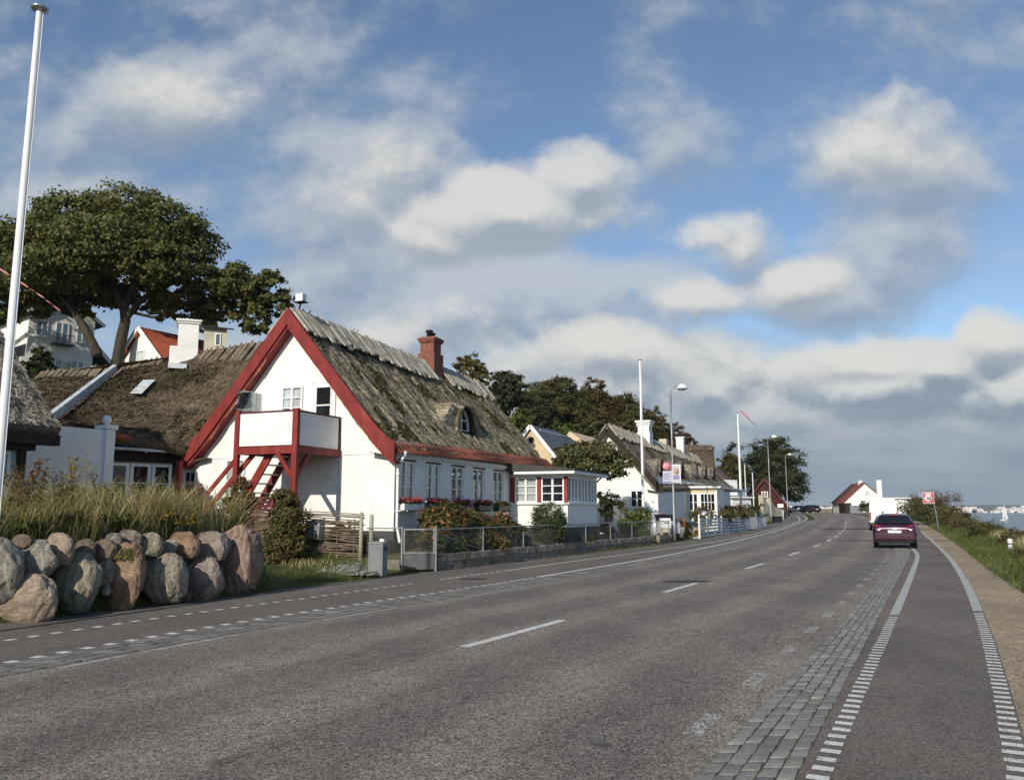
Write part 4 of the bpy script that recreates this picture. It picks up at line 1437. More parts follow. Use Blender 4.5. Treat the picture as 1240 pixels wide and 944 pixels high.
# flower boxes under the five windows
FLOWER_BOXES = []
for k, (a, b) in enumerate(wins):
    names = ['first flower box from the downpipe, packed with red geraniums', 'second flower box from the downpipe, pink and red geraniums', 'middle one of five window boxes along the white wall', 'fourth flower box from the downpipe, loose red geraniums', 'window box nearest the garden room, with yellowing leaves']
    fb = thing('flower_box', names[k], 'flower box', (MX, MY, 0), frame_of(MSL), 'flower boxes under the windows')
    mb = MB(); fac.box(mb, a - .08, b + .08, 1.66, 1.86, .06, .28)
    for q in (a + .1, b - .1):
        fac.box(mb, q - .02, q + .02, 1.62, 1.66, .0, .30)
    mb.build('box', M['black_plastic'] if k else M['white_board'], fb, bevel=.01)
    FLOWER_BOXES.append((k, a, b, fb))

# ================= the brown thatched wing beyond the gable
wing = thing('thatched_house', 'brown thatched house with white chimney and white glazed doors, behind the tall grass', 'house', (0, 0, 0))
RRp, RLp = (-8.85, 31.2, 8.1), (-15.9, 33.4, 7.45)
ERp, ELp = (-10.55, 27.7, 3.72), (-13.95, 25.0, 4.32)
thatch_slope('roof', wing, ELp, ERp, RLp, RRp, M['thatch_brown'], sag=.15, seed=11, thick=.34, straw=40000, smat='straw_brown', moss=4000)
RL2 = (-19.6, 33.9, 7.25)
EL2 = (-17.6, 25.9, 4.1)
thatch_slope('roof', wing, EL2, (-14.1, 25.5, 4.18), RL2, (-16.0, 33.9, 7.4), M['thatch_brown'], sag=.15, seed=14, thick=.3, straw=12000, smat='straw_brown')
thatch_slope('roof', wing, (-12.5, 39.5, 3.6), (-22.5, 42.5, 3.6), RRp, RL2, M['thatch_brown'], sag=.1, seed=15, nu=30, nv=16)
b = MB()
vd = (Vector(ELp) - Vector(RLp)).normalized()
p0, p1 = Vector(RLp) + vd * .9 + Vector((-.08, -.1, .12)), Vector(ELp) + Vector((-.10, -.1, .02))
b.beam(p0, p1, .05, .30, up=(0, 0, 1)); b.beam(p0 + Vector((-.06, 0, .12)), p1 + Vector((-.06, 0, .12)), .16, .06)
b.build('verge_board', M['weathered_white'], wing)
dw = (Vector(ERp) - Vector(RRp)).normalized(); dw2 = Vector((-.35, .75, -.5)).normalized()
ridge_boards(wing, RLp, (-13.6, 32.65, 7.66), dw, dw2, M['ridge_wood_brown'], L=1.1, w=.22, seed=21, pitch=.27)
ridge_boards(wing, (-12.4, 32.3, 7.76), RRp, dw, dw2, M['ridge_wood_brown'], L=1.1, w=.22, seed=22, pitch=.27)
ridge_boards(wing, RL2, RLp, dw, dw2, M['ridge_wood_brown'], L=1.0, w=.22, seed=23, pitch=.27)
c = MB()
cb = Vector((-12.95, 32.3, 0))
ca, cn = Vector((.93, .36, 0)), Vector((-.36, .93, 0))


def cbox(mb, a0, a1, b0, b1, z0, z1, m=0):
    q = [cb + ca * a + cn * b_ for a, b_ in ((a0, b0), (a1, b0), (a1, b1), (a0, b1))]
    mb.hexa([(p.x, p.y, z0) for p in q] + [(p.x, p.y, z1) for p in q], m)


cbox(c, -.62, .42, -.35, .95, 7.2, 8.05); cbox(c, -.34, .42 - .004, -.35 + .004, .95 - .004, 8.05, 8.98); cbox(c, -.39, .47, -.40, 1.0, 8.98, 9.06); cbox(c, -.44, .52, -.45, 1.05, 9.06, 9.14)
chw = c.build('chimney', M['white_plaster'], wing, bevel=.01)
c = MB(); cbox(c, -.62, .05, -1.25, -.36, 7.02, 7.22)
c.build('flashing', M['weathered_white'], chw)
c = MB()
q = [lerp(lerp(ELp, ERp, .30 + a), lerp(RLp, RRp, .30 + a), s) + Vector((0, -.08, .10)) for a, s in ((-.02, .42), (.06, .42), (.06, .62), (-.02, .62))]
c.add(q, [(0, 1, 2, 3)])
c.build('roof_patch', M['weathered_white'], wing, fix=False)
# windowed wall under the eave
wa, wb = Vector((-13.2, 26.3, 0)), Vector((-10.25, 28.9, 0))
wl = Plane(wa, (wb - wa).normalized(), Vector(((wb - wa).y, -(wb - wa).x, 0)).normalized())
LW = (wb - wa).length
w = MB()
wl.quad(w, -.3, LW + 1.2, 1.2, 3.6, 0)
w.build('wall', M['white_plaster'], wing, fix=False)
w = MB()
wl.box(w, -.3, LW + .4, 3.22, 3.75, .02, .16)
for a in (2.42, 3.42):
    wl.box(w, a - .06, a + .10, 1.2, 3.22, .01, .10)
w.build('timber_frame', M['dark_timber'], wing)
w = MB(); a = wl.P(-.4, 3.62, .55); b_ = wl.P(LW + .1, 3.54, .50)
w.tube([a, b_], .05, 8)
for k in range(4):
    p = lerp(a, b_, (k + .7) / 4.4); w.beam(p + Vector((0, 0, -.09)), p + Vector((0, 0, .02)), .05, .03)
w.build('gutter', M['weathered_white'], wing)
for (a0, a1) in ((.30, .98), (1.02, 1.66), (1.70, 2.34)):
    window(wing, wl, a0, a1, 1.9, 3.18, 1, 2, 1, off=.01, name='door', fw=.10, gmat='car_glass')
window(wing, wl, 2.58, 3.32, 1.9, 3.12, 1, 1, 1, off=.01, name='door', fw=.16)
window(wing, wl, 2.74, 3.16, 2.24, 2.98, 1, 2, 2, off=.06, fw=.05, gmat='car_glass')
b = MB(); b.box(-.62, -.46, 7.80, 7.96, .4, 3.30); b.box(-.60, -.48, 6.9, 7.798, 2.28, 2.40)
b.build('corner_post', M['red_wood'], house)
w = MB(); wl.box(w, -.2, .26, 1.9, 3.18, .01, .05)
w.build('shutter', M['weathered_white'], wing)
c = MB(); c.tube([(-12.35, 25.3, 3.93), (-12.1, 25.45, 3.90), (-11.85, 25.6, 3.84)], [.10, .13, .08], 8)
c.build('ridge_tile', M['terracotta'], wing)
# link wall with pillar, between the two thatched houses
lw = thing('link_wall', 'tall rendered wall in shade with a white ball-topped pillar, beside the brown thatched house', 'wall', (0, 0, 0))
A0, A1 = Vector((-13.75, 21.6, 0)), Vector((-11.95, 24.75, 0))
dr_ = (A1 - A0).normalized(); nr = Vector((dr_.y, -dr_.x, 0))
pw = Plane(A0, dr_, nr)
LL = (A1 - A0).length
w = MB(); pw.box(w, 0, LL - .3, 1.0, 4.02, -.3, 0)
w.build('wall_face', M['white_plaster'], lw)
w = MB(); pw.box(w, LL - .3, LL, 1.0, 4.05, -.42, .06); pw.box(w, LL - .35, LL + .05, 4.05, 4.18, -.47, .11)
pil = w.build('pillar', M['white_plaster'], lw, bevel=.01)
p = pw.P(LL - .15, 4.18, -.18)
w = MB(); w.lathe([(.02, 0), (.07, .03), (.06, .05), (.12, .12), (.13, .18), (.10, .26), (.03, .30)], 14, p)
w.build('ball_finial', M['white_plaster'], pil)

# ================= the grey thatched house at the left edge
h1 = thing('thatched_house', 'grey thatched house with dark eaves, cut off by the left edge behind the flagpole', 'house', (-10.94, 20, 0), frame_of(.43))
thatch_slope('roof', h1, (-9, 0, 3.66), (.0, 0, 3.66), (-9, 3.6, 7.35), (.0, 3.6, 7.35), M['thatch_grey'], sag=.12, seed=31, thick=.22, straw=36000, smat='straw_grey', moss=2500)
thatch_slope('roof', h1, (-9, 7.2, 3.6), (0, 7.2, 3.6), (-9, 3.6, 7.35), (0, 3.6, 7.35), M['thatch_grey'], sag=.12, seed=33, nu=40, nv=24)
ridge_boards(h1, (-9, 3.6, 7.42), (0, 3.6, 7.42), Vector((0, -3.6, -3.7)), Vector((0, 3.6, -3.7)), M['ridge_wood_brown'], seed=35)
b = MB(); b.box(-9, .02, .05, .24, 3.20, 3.46); b.box(-9, -.35, .25, .75, 3.20, 3.30); b.box(-.75, -.60, .36, .5, 1.2, 3.2); b.box(-8.8, -.45, .26, .5, 3.06, 3.2)
b.build('eave_beam', M['dark_timber'], h1)
w = MB(); w.box(-8.8, -.62, .5, 7, 1.0, 3.3); w.add([(-.62, .5, 3.3), (-.62, 7, 3.3), (-.62, 3.6, 7.1)], [(0, 1, 2)])
w.build('wall', M['weathered_white'], h1, fix=False)
p1_ = Plane((0, .5, 0), (1, 0, 0), (0, -1, 0))
for a in (-1.75, -2.9, -5.0):
    window(h1, p1_, a, a + .82, 1.9, 3.02, 2, 2, 1, off=.01, curtain=[(0, 1)])

# ================= white villa up the slope
villa = thing('villa', 'white villa with dark roof and small iron balcony, up the slope behind the tree', 'house', (0, 0, 0))
vA, vB = Vector((-32.31, 54, 0)), Vector((-28.9, 58.2, 0))
vd_ = (vB - vA).normalized(); vn = Vector((vd_.y, -vd_.x, 0))
vp = Plane(vA, vd_, vn)
VW = 4.3
w = MB()
back = -vn * 9
wz = 12.95
c8 = [vp.P(-1.0, 6, .5), vp.P(VW + 1., 6, .5), vp.P(VW + 1., 6, -9), vp.P(-1., 6, -9), vp.P(-.35, wz - 1.2, .1), vp.P(VW + .35, wz - 1.2, .1), vp.P(VW + .35, wz - 1.2, -9), vp.P(-.35, wz - 1.2, -9)]
w.hexa(c8)
vp.box(w, 0, VW, wz - 1.2, 15.0, -9, 0)
w.prism([vp.P(0, 15.0, 0), vp.P(VW, 15.0, 0), vp.P(VW / 2, 16.4, 0)], tuple(back))
w.build('wall', M['white_plaster'], villa, fix=True)
for (a0, z0, z1) in ((.45, 13.3, 14.35), (3.1, 13.3, 14.35)):
    window(villa, vp, a0, a0 + .75, z0, z1, 2, 2, 1, off=.02)
    s = MB(); vp.box(s, a0 - .1, a0 + .85, z0 - .1, z0 - .02, .0, .12); s.build('sill', M['white_frame'], villa)
window(villa, vp, 1.7, 2.55, 12.95, 14.45, 2, 2, 1, off=.02, name='balcony_door')
for a0 in (1.3, 2.75):
    window(villa, vp, a0, a0 + .85, 11.0, 11.85, 2, 2, 1, off=.32)
b = MB(); vp.box(b, 1.45, 2.8, 12.82, 12.90, .02, .6)
for k in range(12):
    vp.box(b, 1.45 + k * .12, 1.47 + k * .12, 12.90, 13.5, .57, .6)
vp.box(b, 1.45, 2.8, 13.5, 13.54, .57, .6)
b.build('balcony', M['black_plastic'], villa)
r_ = MB()
for s in (0, 1):
    f = (lambda a: a) if s == 0 else (lambda a: VW - a)
    q = [vp.P(f(-.5), 14.70, .3), vp.P(f(VW / 2), 16.55, .3), vp.P(f(VW / 2), 16.55, -9), vp.P(f(-.5), 14.7, -9)]
    r_.prism(q, (0, 0, -.14))
    q = [vp.P(f(-.4), 12.9, .0), vp.P(f(-2.4), 10.9, .3), vp.P(f(-2.4), 10.9, -9), vp.P(f(-.4), 12.9, -9)]
    r_.prism(q, (0, 0, -.14))
r_.build('roof', M['black_tile'], villa)
r_ = MB()
for s in (0, 1):
    f = (lambda a: a) if s == 0 else (lambda a: VW - a)
    r_.beam(vp.P(f(-.55), 14.60, .36), vp.P(f(VW / 2), 16.46, .36), .06, .22)
    r_.beam(vp.P(f(-.05), 13.3, .10), vp.P(f(-2.4), 10.86, .4), .06, .25)
r_.build('barge_board', M['white_frame'], villa)
r_ = MB(); q = Vector(vp.P(VW / 2, 16.3, -3)); r_.box(q.x - .5, q.x + .5, q.y - .4, q.y + .4, 16.2, 17.3)
r_.build('chimney', M['white_plaster'], villa)

# ================= house with the orange tiled roof
oh = thing('gabled_house', 'small white gable with bright orange tiled roof, behind the ridge left of the white chimney', 'house', (0, 0, 0))
op = Plane((-23.3, 48.8, 0), Vector((.86, -.51, 0)), Vector((-.51, -.86, 0)))
w = MB()
w.prism([op.P(0, 6), op.P(3.4, 6), op.P(3.4, 10.6), op.P(1.55, 12.3), op.P(-.2, 10.6)], tuple(Vector((.51, .86, 0)) * 6))
w.build('wall', M['white_plaster'], oh)
V = []
for (a, z) in ((1.55, 12.42), (3.75, 10.35)):
    for o_ in (.25, -6):
        V.append(op.P(a, z, o_))
V += [(x, y, z - .15) for x, y, z in V]
mesh_np('roof', V, [(0, 1, 3, 2), (4, 6, 7, 5), (0, 2, 6, 4), (2, 3, 7, 6), (0, 4, 5, 1)], M['red_tiles'], oh, uv=[(0, 0), (6, 0), (0, 3), (6, 3)] * 2)
V = []
for (a, z) in ((1.55, 12.42), (-.6, 10.25)):
    for o_ in (.25, -6):
        V.append(op.P(a, z, o_))
V += [(x, y, z - .15) for x, y, z in V]
mesh_np('roof', V, [(1, 0, 2, 3), (6, 4, 5, 7), (2, 0, 4, 6), (3, 2, 6, 7), (4, 0, 1, 5)], M['red_tiles'], oh, uv=[(0, 0), (6, 0), (0, 3), (6, 3)] * 2)
b = MB(); b.beam(op.P(1.55, 12.36, .30), op.P(-.65, 10.15, .30), .06, .26); b.beam(op.P(1.55, 12.36, .30), op.P(3.8, 10.25, .30), .06, .26)
b.build('barge_board', M['white_frame'], oh)
window(oh, op, 1.25, 1.95, 10.1, 11.0, 1, 1, 1, off=.01)
# ================= house glimpsed right of the chimney
gh = thing('house', 'pale house wall with a narrow window and dark roof, glimpsed right of the white chimney', 'house', (0, 0, 0))
q = W(248, 397, 44); q2 = W(290, 396, 44.6)
w = MB(); gp = Plane((q[0], q[1], 0), Vector((q2[0] - q[0], q2[1] - q[1], 0)).normalized(), Vector((q2[1] - q[1], -(q2[0] - q[0]), 0)).normalized())
gp.box(w, 0, 1.15, 7, float(q[2]) + .05, -3, 0)
w.build('wall', M['pale_stone'], gh)
w = MB(); w.prism([gp.P(-.2, q[2], .25), gp.P(1.5, q[2] - .05, .25), gp.P(1.5, q[2] + .5, -2.4), gp.P(-.2, q[2] + .5, -2.4)], (0, 0, .08))
w.build('roof', M['black_tile'], gh)
window(gh, gp, .55, .85, q[2] - .95, q[2] - .25, 1, 1, 1, off=.01)

# ================= cream house with black roof
ch_ = thing('gabled_house', 'cream gabled house with glossy black tiled roof and white barge boards, below the wood', 'house', (3.36, 70, 0), frame_of(.43))
gp = Plane((0, 0, 0), (0, 1, 0), (-1, 0, 0))
w = MB()
w.prism([(0, 0, 3), (0, 3.7, 3), (0, 3.7, 6.5), (0, 1.85, 8.75), (0, 0, 6.5)], (6, 0, 0))
w.box(2.4, 12, -3.4, 1.8, 3, 6.6); w.prism([(2.4, -3.4, 6.6), (12, -3.4, 6.6), (12, -.8, 8.5), (2.4, -.8, 8.5)], (0, .3, -.3))
w.build('wall', M['cream_wall'], ch_)
r_ = MB()
for (e, rr_) in (((-.45, 6.1), (1.85, 8.95)), ((4.15, 6.1), (1.85, 8.95))):
    r_.prism([(-.25, e[0], e[1]), (-.25, rr_[0], rr_[1]), (6.5, rr_[0], rr_[1]), (6.5, e[0], e[1])], (0, 0, -.15))
r_.prism([(1.2, -.55, 6.1), (1.2, 1.6, 8.55), (13.5, 1.6, 8.55), (13.5, -.55, 6.1)], (0, 0, -.16))
r_.build('roof', M['black_tile'], ch_)
r_ = MB()
for e in ((-.5, 6.0), (4.2, 6.0)):
    r_.beam((-.3, e[0], e[1]), (-.3, 1.85, 8.85), .06, .30)
r_.beam((13.55, -.6, 6.0), (13.55, 1.6, 8.6), .06, .30); r_.beam((13.55, 3.4, 6.4), (13.55, 1.6, 8.6), .06, .30); r_.beam((1.2, 1.6, 8.6), (13.5, 1.6, 8.6), .14, .10)
r_.build('barge_board', M['white_frame'], ch_)
r_ = MB(); r_.lathe([(.26, 0), (.26, .04)], 16, (0, 0, 0)); ov = r_.build('round_window', M['dark_timber'], ch_); ov.rotation_euler = (0, -pi / 2, 0); ov.location = (-.0, 1.85, 7.65)

# ================= the long white thatched house farther along
lh = thing('thatched_house', 'long white thatched house with a row of small round dormers and ornate white chimney', 'house', (8.43, 48, 0), frame_of(.43))
LHL, LHW, E2, R2 = 27.0, 5.8, 3.05, 6.55
lf = Plane((0, 0, 0), (1, 0, 0), (0, -1, 0)); lg = Plane((0, 0, 0), (0, 1, 0), (-1, 0, 0))
w = MB()
lf.quad(w, 0, LHL, .3, 3.6, 0); lg.quad(w, 0, LHW, .3, E2, 0)
w.add([lg.P(0, E2), lg.P(LHW, E2), lg.P(LHW / 2, R2 - .15)], [(0, 1, 2)])
w.add([(LHL, 0, .3), (LHL, LHW, .3), (LHL, LHW, 3.5), (LHL, LHW / 2, 6.2), (LHL, 0, 3.5)], [(0, 1, 2, 3, 4)])
w.build('wall', M['white_plaster'], lh, fix=False)
thatch_slope('roof', lh, (-.3, -.25, E2 - .1), (LHL + .2, -.25, E2 + .62), (-.3, LHW / 2, R2), (LHL + .8, LHW / 2, R2 - .25), M['thatch_grey'], sag=.12, nu=170, nv=44, seed=41, thick=.28, straw=30000, smat='straw_grey', moss=4000, hole=[(u_, .38, .42, .80) for u_ in (3.0, 6.2, 9.2, 14.2, 18.0, 21.6)], bumps=[(u_, .52, .46, 3.90 + .022 * u_, .80, 1.45, .24) for u_ in (3.0, 6.2, 9.2, 14.2, 18.0, 21.6)])
thatch_slope('roof', lh, (-.3, LHW + .25, E2 - .1), (LHL + .2, LHW + .25, E2 + .5), (-.3, LHW / 2, R2), (LHL + .8, LHW / 2, R2 - .25), M['thatch_grey'], sag=.12, nu=50, nv=16, seed=43, thick=.28)
ridge_boards(lh, (-.3, LHW / 2, R2 + .05), (LHL + .8, LHW / 2, R2 - .2), Vector((0, -2.9, -3.5)), Vector((0, 2.9, -3.5)), M['ridge_wood'], L=.95, seed=44, pitch=.36, w=.32)
b = MB()
for s in (0, 1):
    f = (lambda a: a) if s == 0 else (lambda a: LHW - a)
    b.beam((-.36, f(-.35), E2 - .32), (-.36, LHW / 2, R2 - .12), .06, .32)
b.build('gable_board', M['dark_timber'], lh)
for u_ in (3.0, 6.2, 9.2, 14.2, 18.0, 21.6):
    tunnel_dormer(lh, u_, .42, 3.95 + .022 * u_, .40, .76, .35, M['thatch_grey'], win=(u_ in (14.2, 6.2)), thick=.07)
c = MB()
c.box(8.3, 9.3, LHW / 2 - .45, LHW / 2 + .45, 5.8, 7.0); c.box(8.36, 9.24, LHW / 2 - .39, LHW / 2 + .39, 7.0, 7.55); c.box(8.28, 9.32, LHW / 2 - .47, LHW / 2 + .47, 7.55, 7.68); c.box(8.20, 9.40, LHW / 2 - .55, LHW / 2 + .55, 7.68, 7.82)
for k in range(4):
    for s in (-.46, .40):
        c.box(8.28 + k * .28, 8.42 + k * .28, LHW / 2 + s, LHW / 2 + s + .06, 7.42, 7.55)
c.build('chimney', M['white_plaster'], lh, bevel=.01)
c = MB(); c.box(20.3, 20.95, LHW / 2 - .3, LHW / 2 + .3, 5.6, 7.55); c.box(20.24, 21.01, LHW / 2 - .36, LHW / 2 + .36, 7.55, 7.66)
c.build('chimney', M['white_plaster'], lh)
c = MB(); c.box(17.6, 18.4, LHW / 2 + .5, LHW / 2 + 1.1, 5.0, 7.3)
c.build('chimney', M['pale_stone'], lh)
window(lh, lg, .84, 1.65, 1.80, 2.86, 2, 2, 1, off=.012, fw=.09, gmat='car_glass')
b = MB(); lf.box(b, .9, 1.5, 1.3, 2.2, .004, .06)
b.build('hatch', M['white_board'], lh)
# its sun porch
AU, AV = 8.3, -1.95
af = Plane((AU, 0, 0), (0, -1, 0), (-1, 0, 0))
w = MB(); w.box(AU, 11.4, AV, -.01, .3, 3.12)
an = w.build('sun_porch', M['white_plaster'], lh)
w = MB(); w.box(AU - .3, 21.5, AV - .3, .05, 3.13, 3.26)
w.build('porch_roof', M['white_board'], an)
w = MB(); af.box(w, .1, 1.85, 2.84, 3.04, .004, .03)
w.build('pink_band', M['cream_wall'], an)
window(lh, af, .10, .72, 1.6, 2.80, 2, 2, 1, off=.02, fw=.07, name='porch_window', gmat='car_glass')
window(lh, af, .84, 1.86, 1.6, 2.80, 2, 2, 2, off=.02, fw=.07, name='porch_window', gmat='car_glass')

# ================= farther houses
def gable_house(name, label, o, slope, wdt, ln, ez, ridge, base, wmat, rmat, over=.3, uvm=False):
    t = thing(name, label, 'house', (o[0], o[1], 0), frame_of(slope))
    w_ = MB()
    w_.prism([(0, 0, base), (0, wdt, base), (0, wdt, ez), (0, wdt / 2, ridge - .12), (0, 0, ez)], (ln, 0, 0))
    w_.build('wall', wmat, t)
    V_, Q_, U_ = [], [], []
    k = (ridge - ez) / (wdt / 2)
    for s in (0, 1):
        f_ = (lambda a: a) if s == 0 else (lambda a: wdt - a)
        n0 = len(V_)
        sl = math.hypot(wdt / 2 + over, (wdt / 2 + over) * k)
        for dz_ in (0, -.16):
            for (a, z) in ((-over, ez - over * k), (wdt / 2, ridge)):
                for x in (-over, ln + over):
                    V_.append((x, f_(a), z + dz_)); U_.append((x, 0 if a < 0 else sl))
        Q_ += [[n0 + i for i in q] for q in ((0, 1, 3, 2), (4, 6, 7, 5), (0, 2, 6, 4), (1, 5, 7, 3), (0, 4, 5, 1))]
    mesh_np('roof', V_, Q_, rmat, t, uv=U_)
    return t


gt = thing('thatched_house', 'grey thatched roof standing side-on behind the long white house', 'house', (0, 0, 0))
qa, qb = W(829, 566, 96), W(866, 566, 99)
ta, tb = W(826, 540, 99), W(864, 540, 102)
thatch_slope('roof', gt, qa, qb, ta, tb, M['thatch_brown'], sag=.1, nu=30, nv=20, seed=51)
thatch_slope('roof', gt, (qa[0] - .6, qa[1] + 7, qa[2]), (qb[0] - .6, qb[1] + 7, qb[2]), ta, tb, M['thatch_brown'], sag=.1, nu=16, nv=10, seed=52)
ridge_boards(gt, ta, tb, Vector(qa) - Vector(ta), Vector((-.6, 4, -2.4)), M['ridge_wood_brown'], L=.9, pitch=.34, seed=53, w=.2)
w = MB(); w.add([(qa[0] - .3, qa[1] + .6, 1), (qb[0] - .3, qb[1] + .6, 1), (qb[0] - .3, qb[1] + .6, qb[2]), (qa[0] - .3, qa[1] + .6, qa[2])], [(0, 1, 2, 3)])
w.build('wall', M['white_plaster'], gt, fix=False)

fh = gable_house('gabled_house', 'white house front with brown tiled roof, just left of the second flagpole', W(869, 610, 92)[:2], 1.6, 6.5, 3.4, 4.4, 6.6, .5, M['white_plaster'], M['brown_tiles'])
w = MB(); w.box(-.4, 2.4, -2.6, -.05, .6, 3.0); w.box(-.7, 2.7, -2.9, .0, 3.0, 3.14); w.box(-.1, 1.9, -1.2, -.3, 3.3, 5.0)
w.build('annex', M['white_board'], fh)

rg = gable_house('gabled_house', 'low house with steep red timber gable beneath the big far tree', W(953, 612, 120)[:2], .30, 6.0, 8, 2.4, 6.3, .6, M['barn_red'], M['old_red_tiles'], .35)
# gable turned to the viewer
b = MB(); b.beam((-.42, -.5, 1.75), (-.42, 3.0, 6.2), .06, .28); b.beam((-.42, 6.5, 1.75), (-.42, 3.0, 6.2), .06, .28)
b.build('gable_board', M['dark_red_wood'], rg)
window(rg, Plane((0, 0, 0), (0, 1, 0), (-1, 0, 0)), 2.55, 3.45, 3.6, 4.4, 2, 2, 1, off=.01, fw=.1)
b = MB(); b.box(-.55, -.45, .5, 1.3, 2.1, 2.6)
b.build('sign_board', M['sign_white'], rg)

wr = gable_house('gabled_house', 'white gabled house with dark red roof and tall white chimney, by the sea', (62.6, 139.0), .17, 6.9, 9, 3.2, 6.35, 1.0, M['white_plaster'], M['old_red_tiles'], .25)
wp = Plane((0, 0, 0), (0, 1, 0), (-1, 0, 0))
window(wr, wp, 2.6, 3.55, 4.0, 4.95, 1, 2, 1, off=.01, fw=.1, curtain=[(0, 1)])
b = MB(); b.box(-.55, .0, .85, 1.65, 1.0, 6.7)
b.build('chimney', M['white_plaster'], wr, bevel=.02)
b = MB(); b.box(2.2, 2.9, 3.2, 3.9, 5.9, 6.75)
b.build('chimney', M['old_brick_white'], wr)
b = MB(); b.box(-2.6, 2, 6.3, 7.3, .9, 2.9)
b.build('lean_to', M['dark_timber'], wr)
b = MB(); b.box(-2.9, -2.62, 4.6, 6.6, .9, 2.5)
b.build('board_fence', M['grey_box'], wr)
wb = thing('flat_roofed_building', 'low white flat-roofed building behind the white van', 'building', (0, 0, 0))
b = MB(); b.box(66.0, 70.6, 148, 156, 1.0, 3.75); b.box(70.6, 72.6, 148.6, 156, 1.0, 3.4)
b.build('wall', M['white_plaster'], wb)
b = MB(); b.box(65.6, 70.9, 147.6, 156.4, 3.75, 3.95)
b.build('roof', M['white_board'], wb)
# ------------------------------------------------------------------ boulder wall, fences, street furniture, vehicles
def wall_depth(px):
    """distance of the boulder wall / fence line seen in column px"""
    best, by = 9, 10
    for Y in np.arange(7, 90, .05):
        x = (px - 620) / FPX * (Y * math.cos(TH))
        d = abs(x - float(np.interp(Y, YG, XW)))
        if d < best:
            best, by = d, Y
    return by


def boulder(label, mat, zx, zy, zrx, zry, seed, push=0., squash=.58, boxy=.16, tall=False):
    """a stone of the wall; centre and radii as seen (zoomed photo coordinates)"""
    px, py, rx, ry = zx * .318, 470 + zy * .318, zrx * .318, zry * .318
    Y = wall_depth(px) + push
    c = W(px, py, Y)
    k = Y * math.cos(TH) / FPX * 1.11
    import bmesh
    bm = bmesh.new()
    bmesh.ops.create_icosphere(bm, subdivisions=6, radius=1)
    sd = Vector((seed * 3.7, seed * 1.3, seed * 7.1))
    for v in bm.verts:
        p = v.co.copy()
        q = Vector([math.copysign(abs(a) ** (1 - boxy), a) for a in p])
        q = q * (1 + .17 * mnoise.noise(p * .9 + sd) + .08 * mnoise.noise(p * 2.1 + sd) + .045 * mnoise.fractal(p * 4 + sd, .9, 2., 5))
        # a few flat, split faces
        for j in range(7):
            nrm = Vector((mnoise.noise(sd + Vector((j, 0, 1))), mnoise.noise(sd + Vector((0, j, 5))), mnoise.noise(sd + Vector((3, 1, j))))).normalized()
            dd = q.dot(nrm) - .84 - .06 * mnoise.noise(p * 3 + sd)
            if dd > 0:
                q -= nrm * dd * .8
        if tall:
            q.x *= 1 - .16 * q.z; q = q + Vector((0, 0, 0)) + Vector((.05, .05, 0)) * mnoise.noise(Vector((p.x * 4, p.y * 4, p.z * .6 + seed)))
        v.co = Vector((q.x * rx * k, q.y * squash * (rx + ry) / 2 * k, q.z * ry * k))
    me = bpy.data.meshes.new('boulder')
    bm.to_mesh(me); bm.free()
    me.polygons.foreach_set('use_smooth', np.ones(len(me.polygons), bool))
    me.materials.append(M[mat])
    o = bpy.data.objects.new('boulder', me)
    COL.objects.link(o)
    depth = squash * (rx + ry) / 2 * k
    o.location = (c[0] - .5 * depth, c[1] + .35 * depth, c[2])
    o.rotation_euler = (0, 0, rad(62) - pi / 2 + .4)
    return tag(o, label, 'boulder', 'boulders of the garden wall')


boulder('dark grey boulder cut off by the left edge of the photo', 'granite_grey', 18, 697, 70, 110, 1)
boulder('small brown stone on top, right of the dark boulder at the left edge', 'granite_brown', 90, 585, 34, 26, 2, push=.1)
boulder('rounded grey boulder resting above the big tan boulder', 'granite_grey', 150, 652, 74, 70, 3)
boulder('pale rounded grey-tan boulder in the top row, second large one from the left', 'granite_tan', 238, 612, 56, 56, 4)
boulder('big round tan boulder with a pink flank, lowest at the left', 'granite_tan', 122, 802, 106, 88, 5, push=-.15)
boulder('big greenish grey boulder with tan lower half, left of the rusty boulder', 'granite_green', 302, 745, 90, 104, 6, push=-.05)
boulder('small dark brown stone in the top row above the greenish boulder', 'granite_brown', 332, 612, 38, 34, 7, push=.15)
boulder('brown stone wedged in the top row beside the grass tuft', 'granite_brown', 397, 626, 50, 44, 8, push=.1)
boulder('small pale grey stone set highest, left of the pinkish top stone', 'granite_grey', 435, 578, 34, 26, 9, push=.25)
boulder('pinkish oval stone in the top row above the rusty boulder', 'granite_pink', 500, 577, 44, 35, 10, push=.25)
boulder('grey-green block in the top row with slanting veins', 'granite_green', 575, 595, 50, 45, 11, push=.15, boxy=.28)
boulder('narrow upright grey stone squeezed between greenish and rusty boulders', 'granite_green', 410, 705, 28, 47, 12)
boulder('smallest round stone, under the narrow upright grey stone', 'granite_grey', 408, 768, 17, 19, 13)
boulder('tall rusty orange boulder with a grass tuft on it', 'granite_rust', 490, 722, 76, 112, 14, push=-.1)
boulder('large grey-green boulder with white veins, right of the rusty boulder', 'granite_green', 637, 727, 86, 92, 15, push=-.12)
boulder('small pale stone in the top row above the veined boulder', 'granite_grey', 653, 607, 30, 29, 16, push=.15)
boulder('angular reddish stone in the top row, right of the small pale stone', 'granite_rust', 718, 600, 56, 50, 17, push=.12, boxy=.28)
boulder('wide pinkish grey boulder in the top row beside the upright slab', 'granite_pink', 820, 605, 68, 54, 18, push=.1, boxy=.28)
boulder('large rounded pink-grey boulder at the foot, beside the upright slab', 'granite_pink', 785, 725, 84, 76, 19, push=-.05)
boulder('low grey stone half buried between the two large right boulders', 'granite_brown', 695, 790, 38, 24, 20, push=.1)
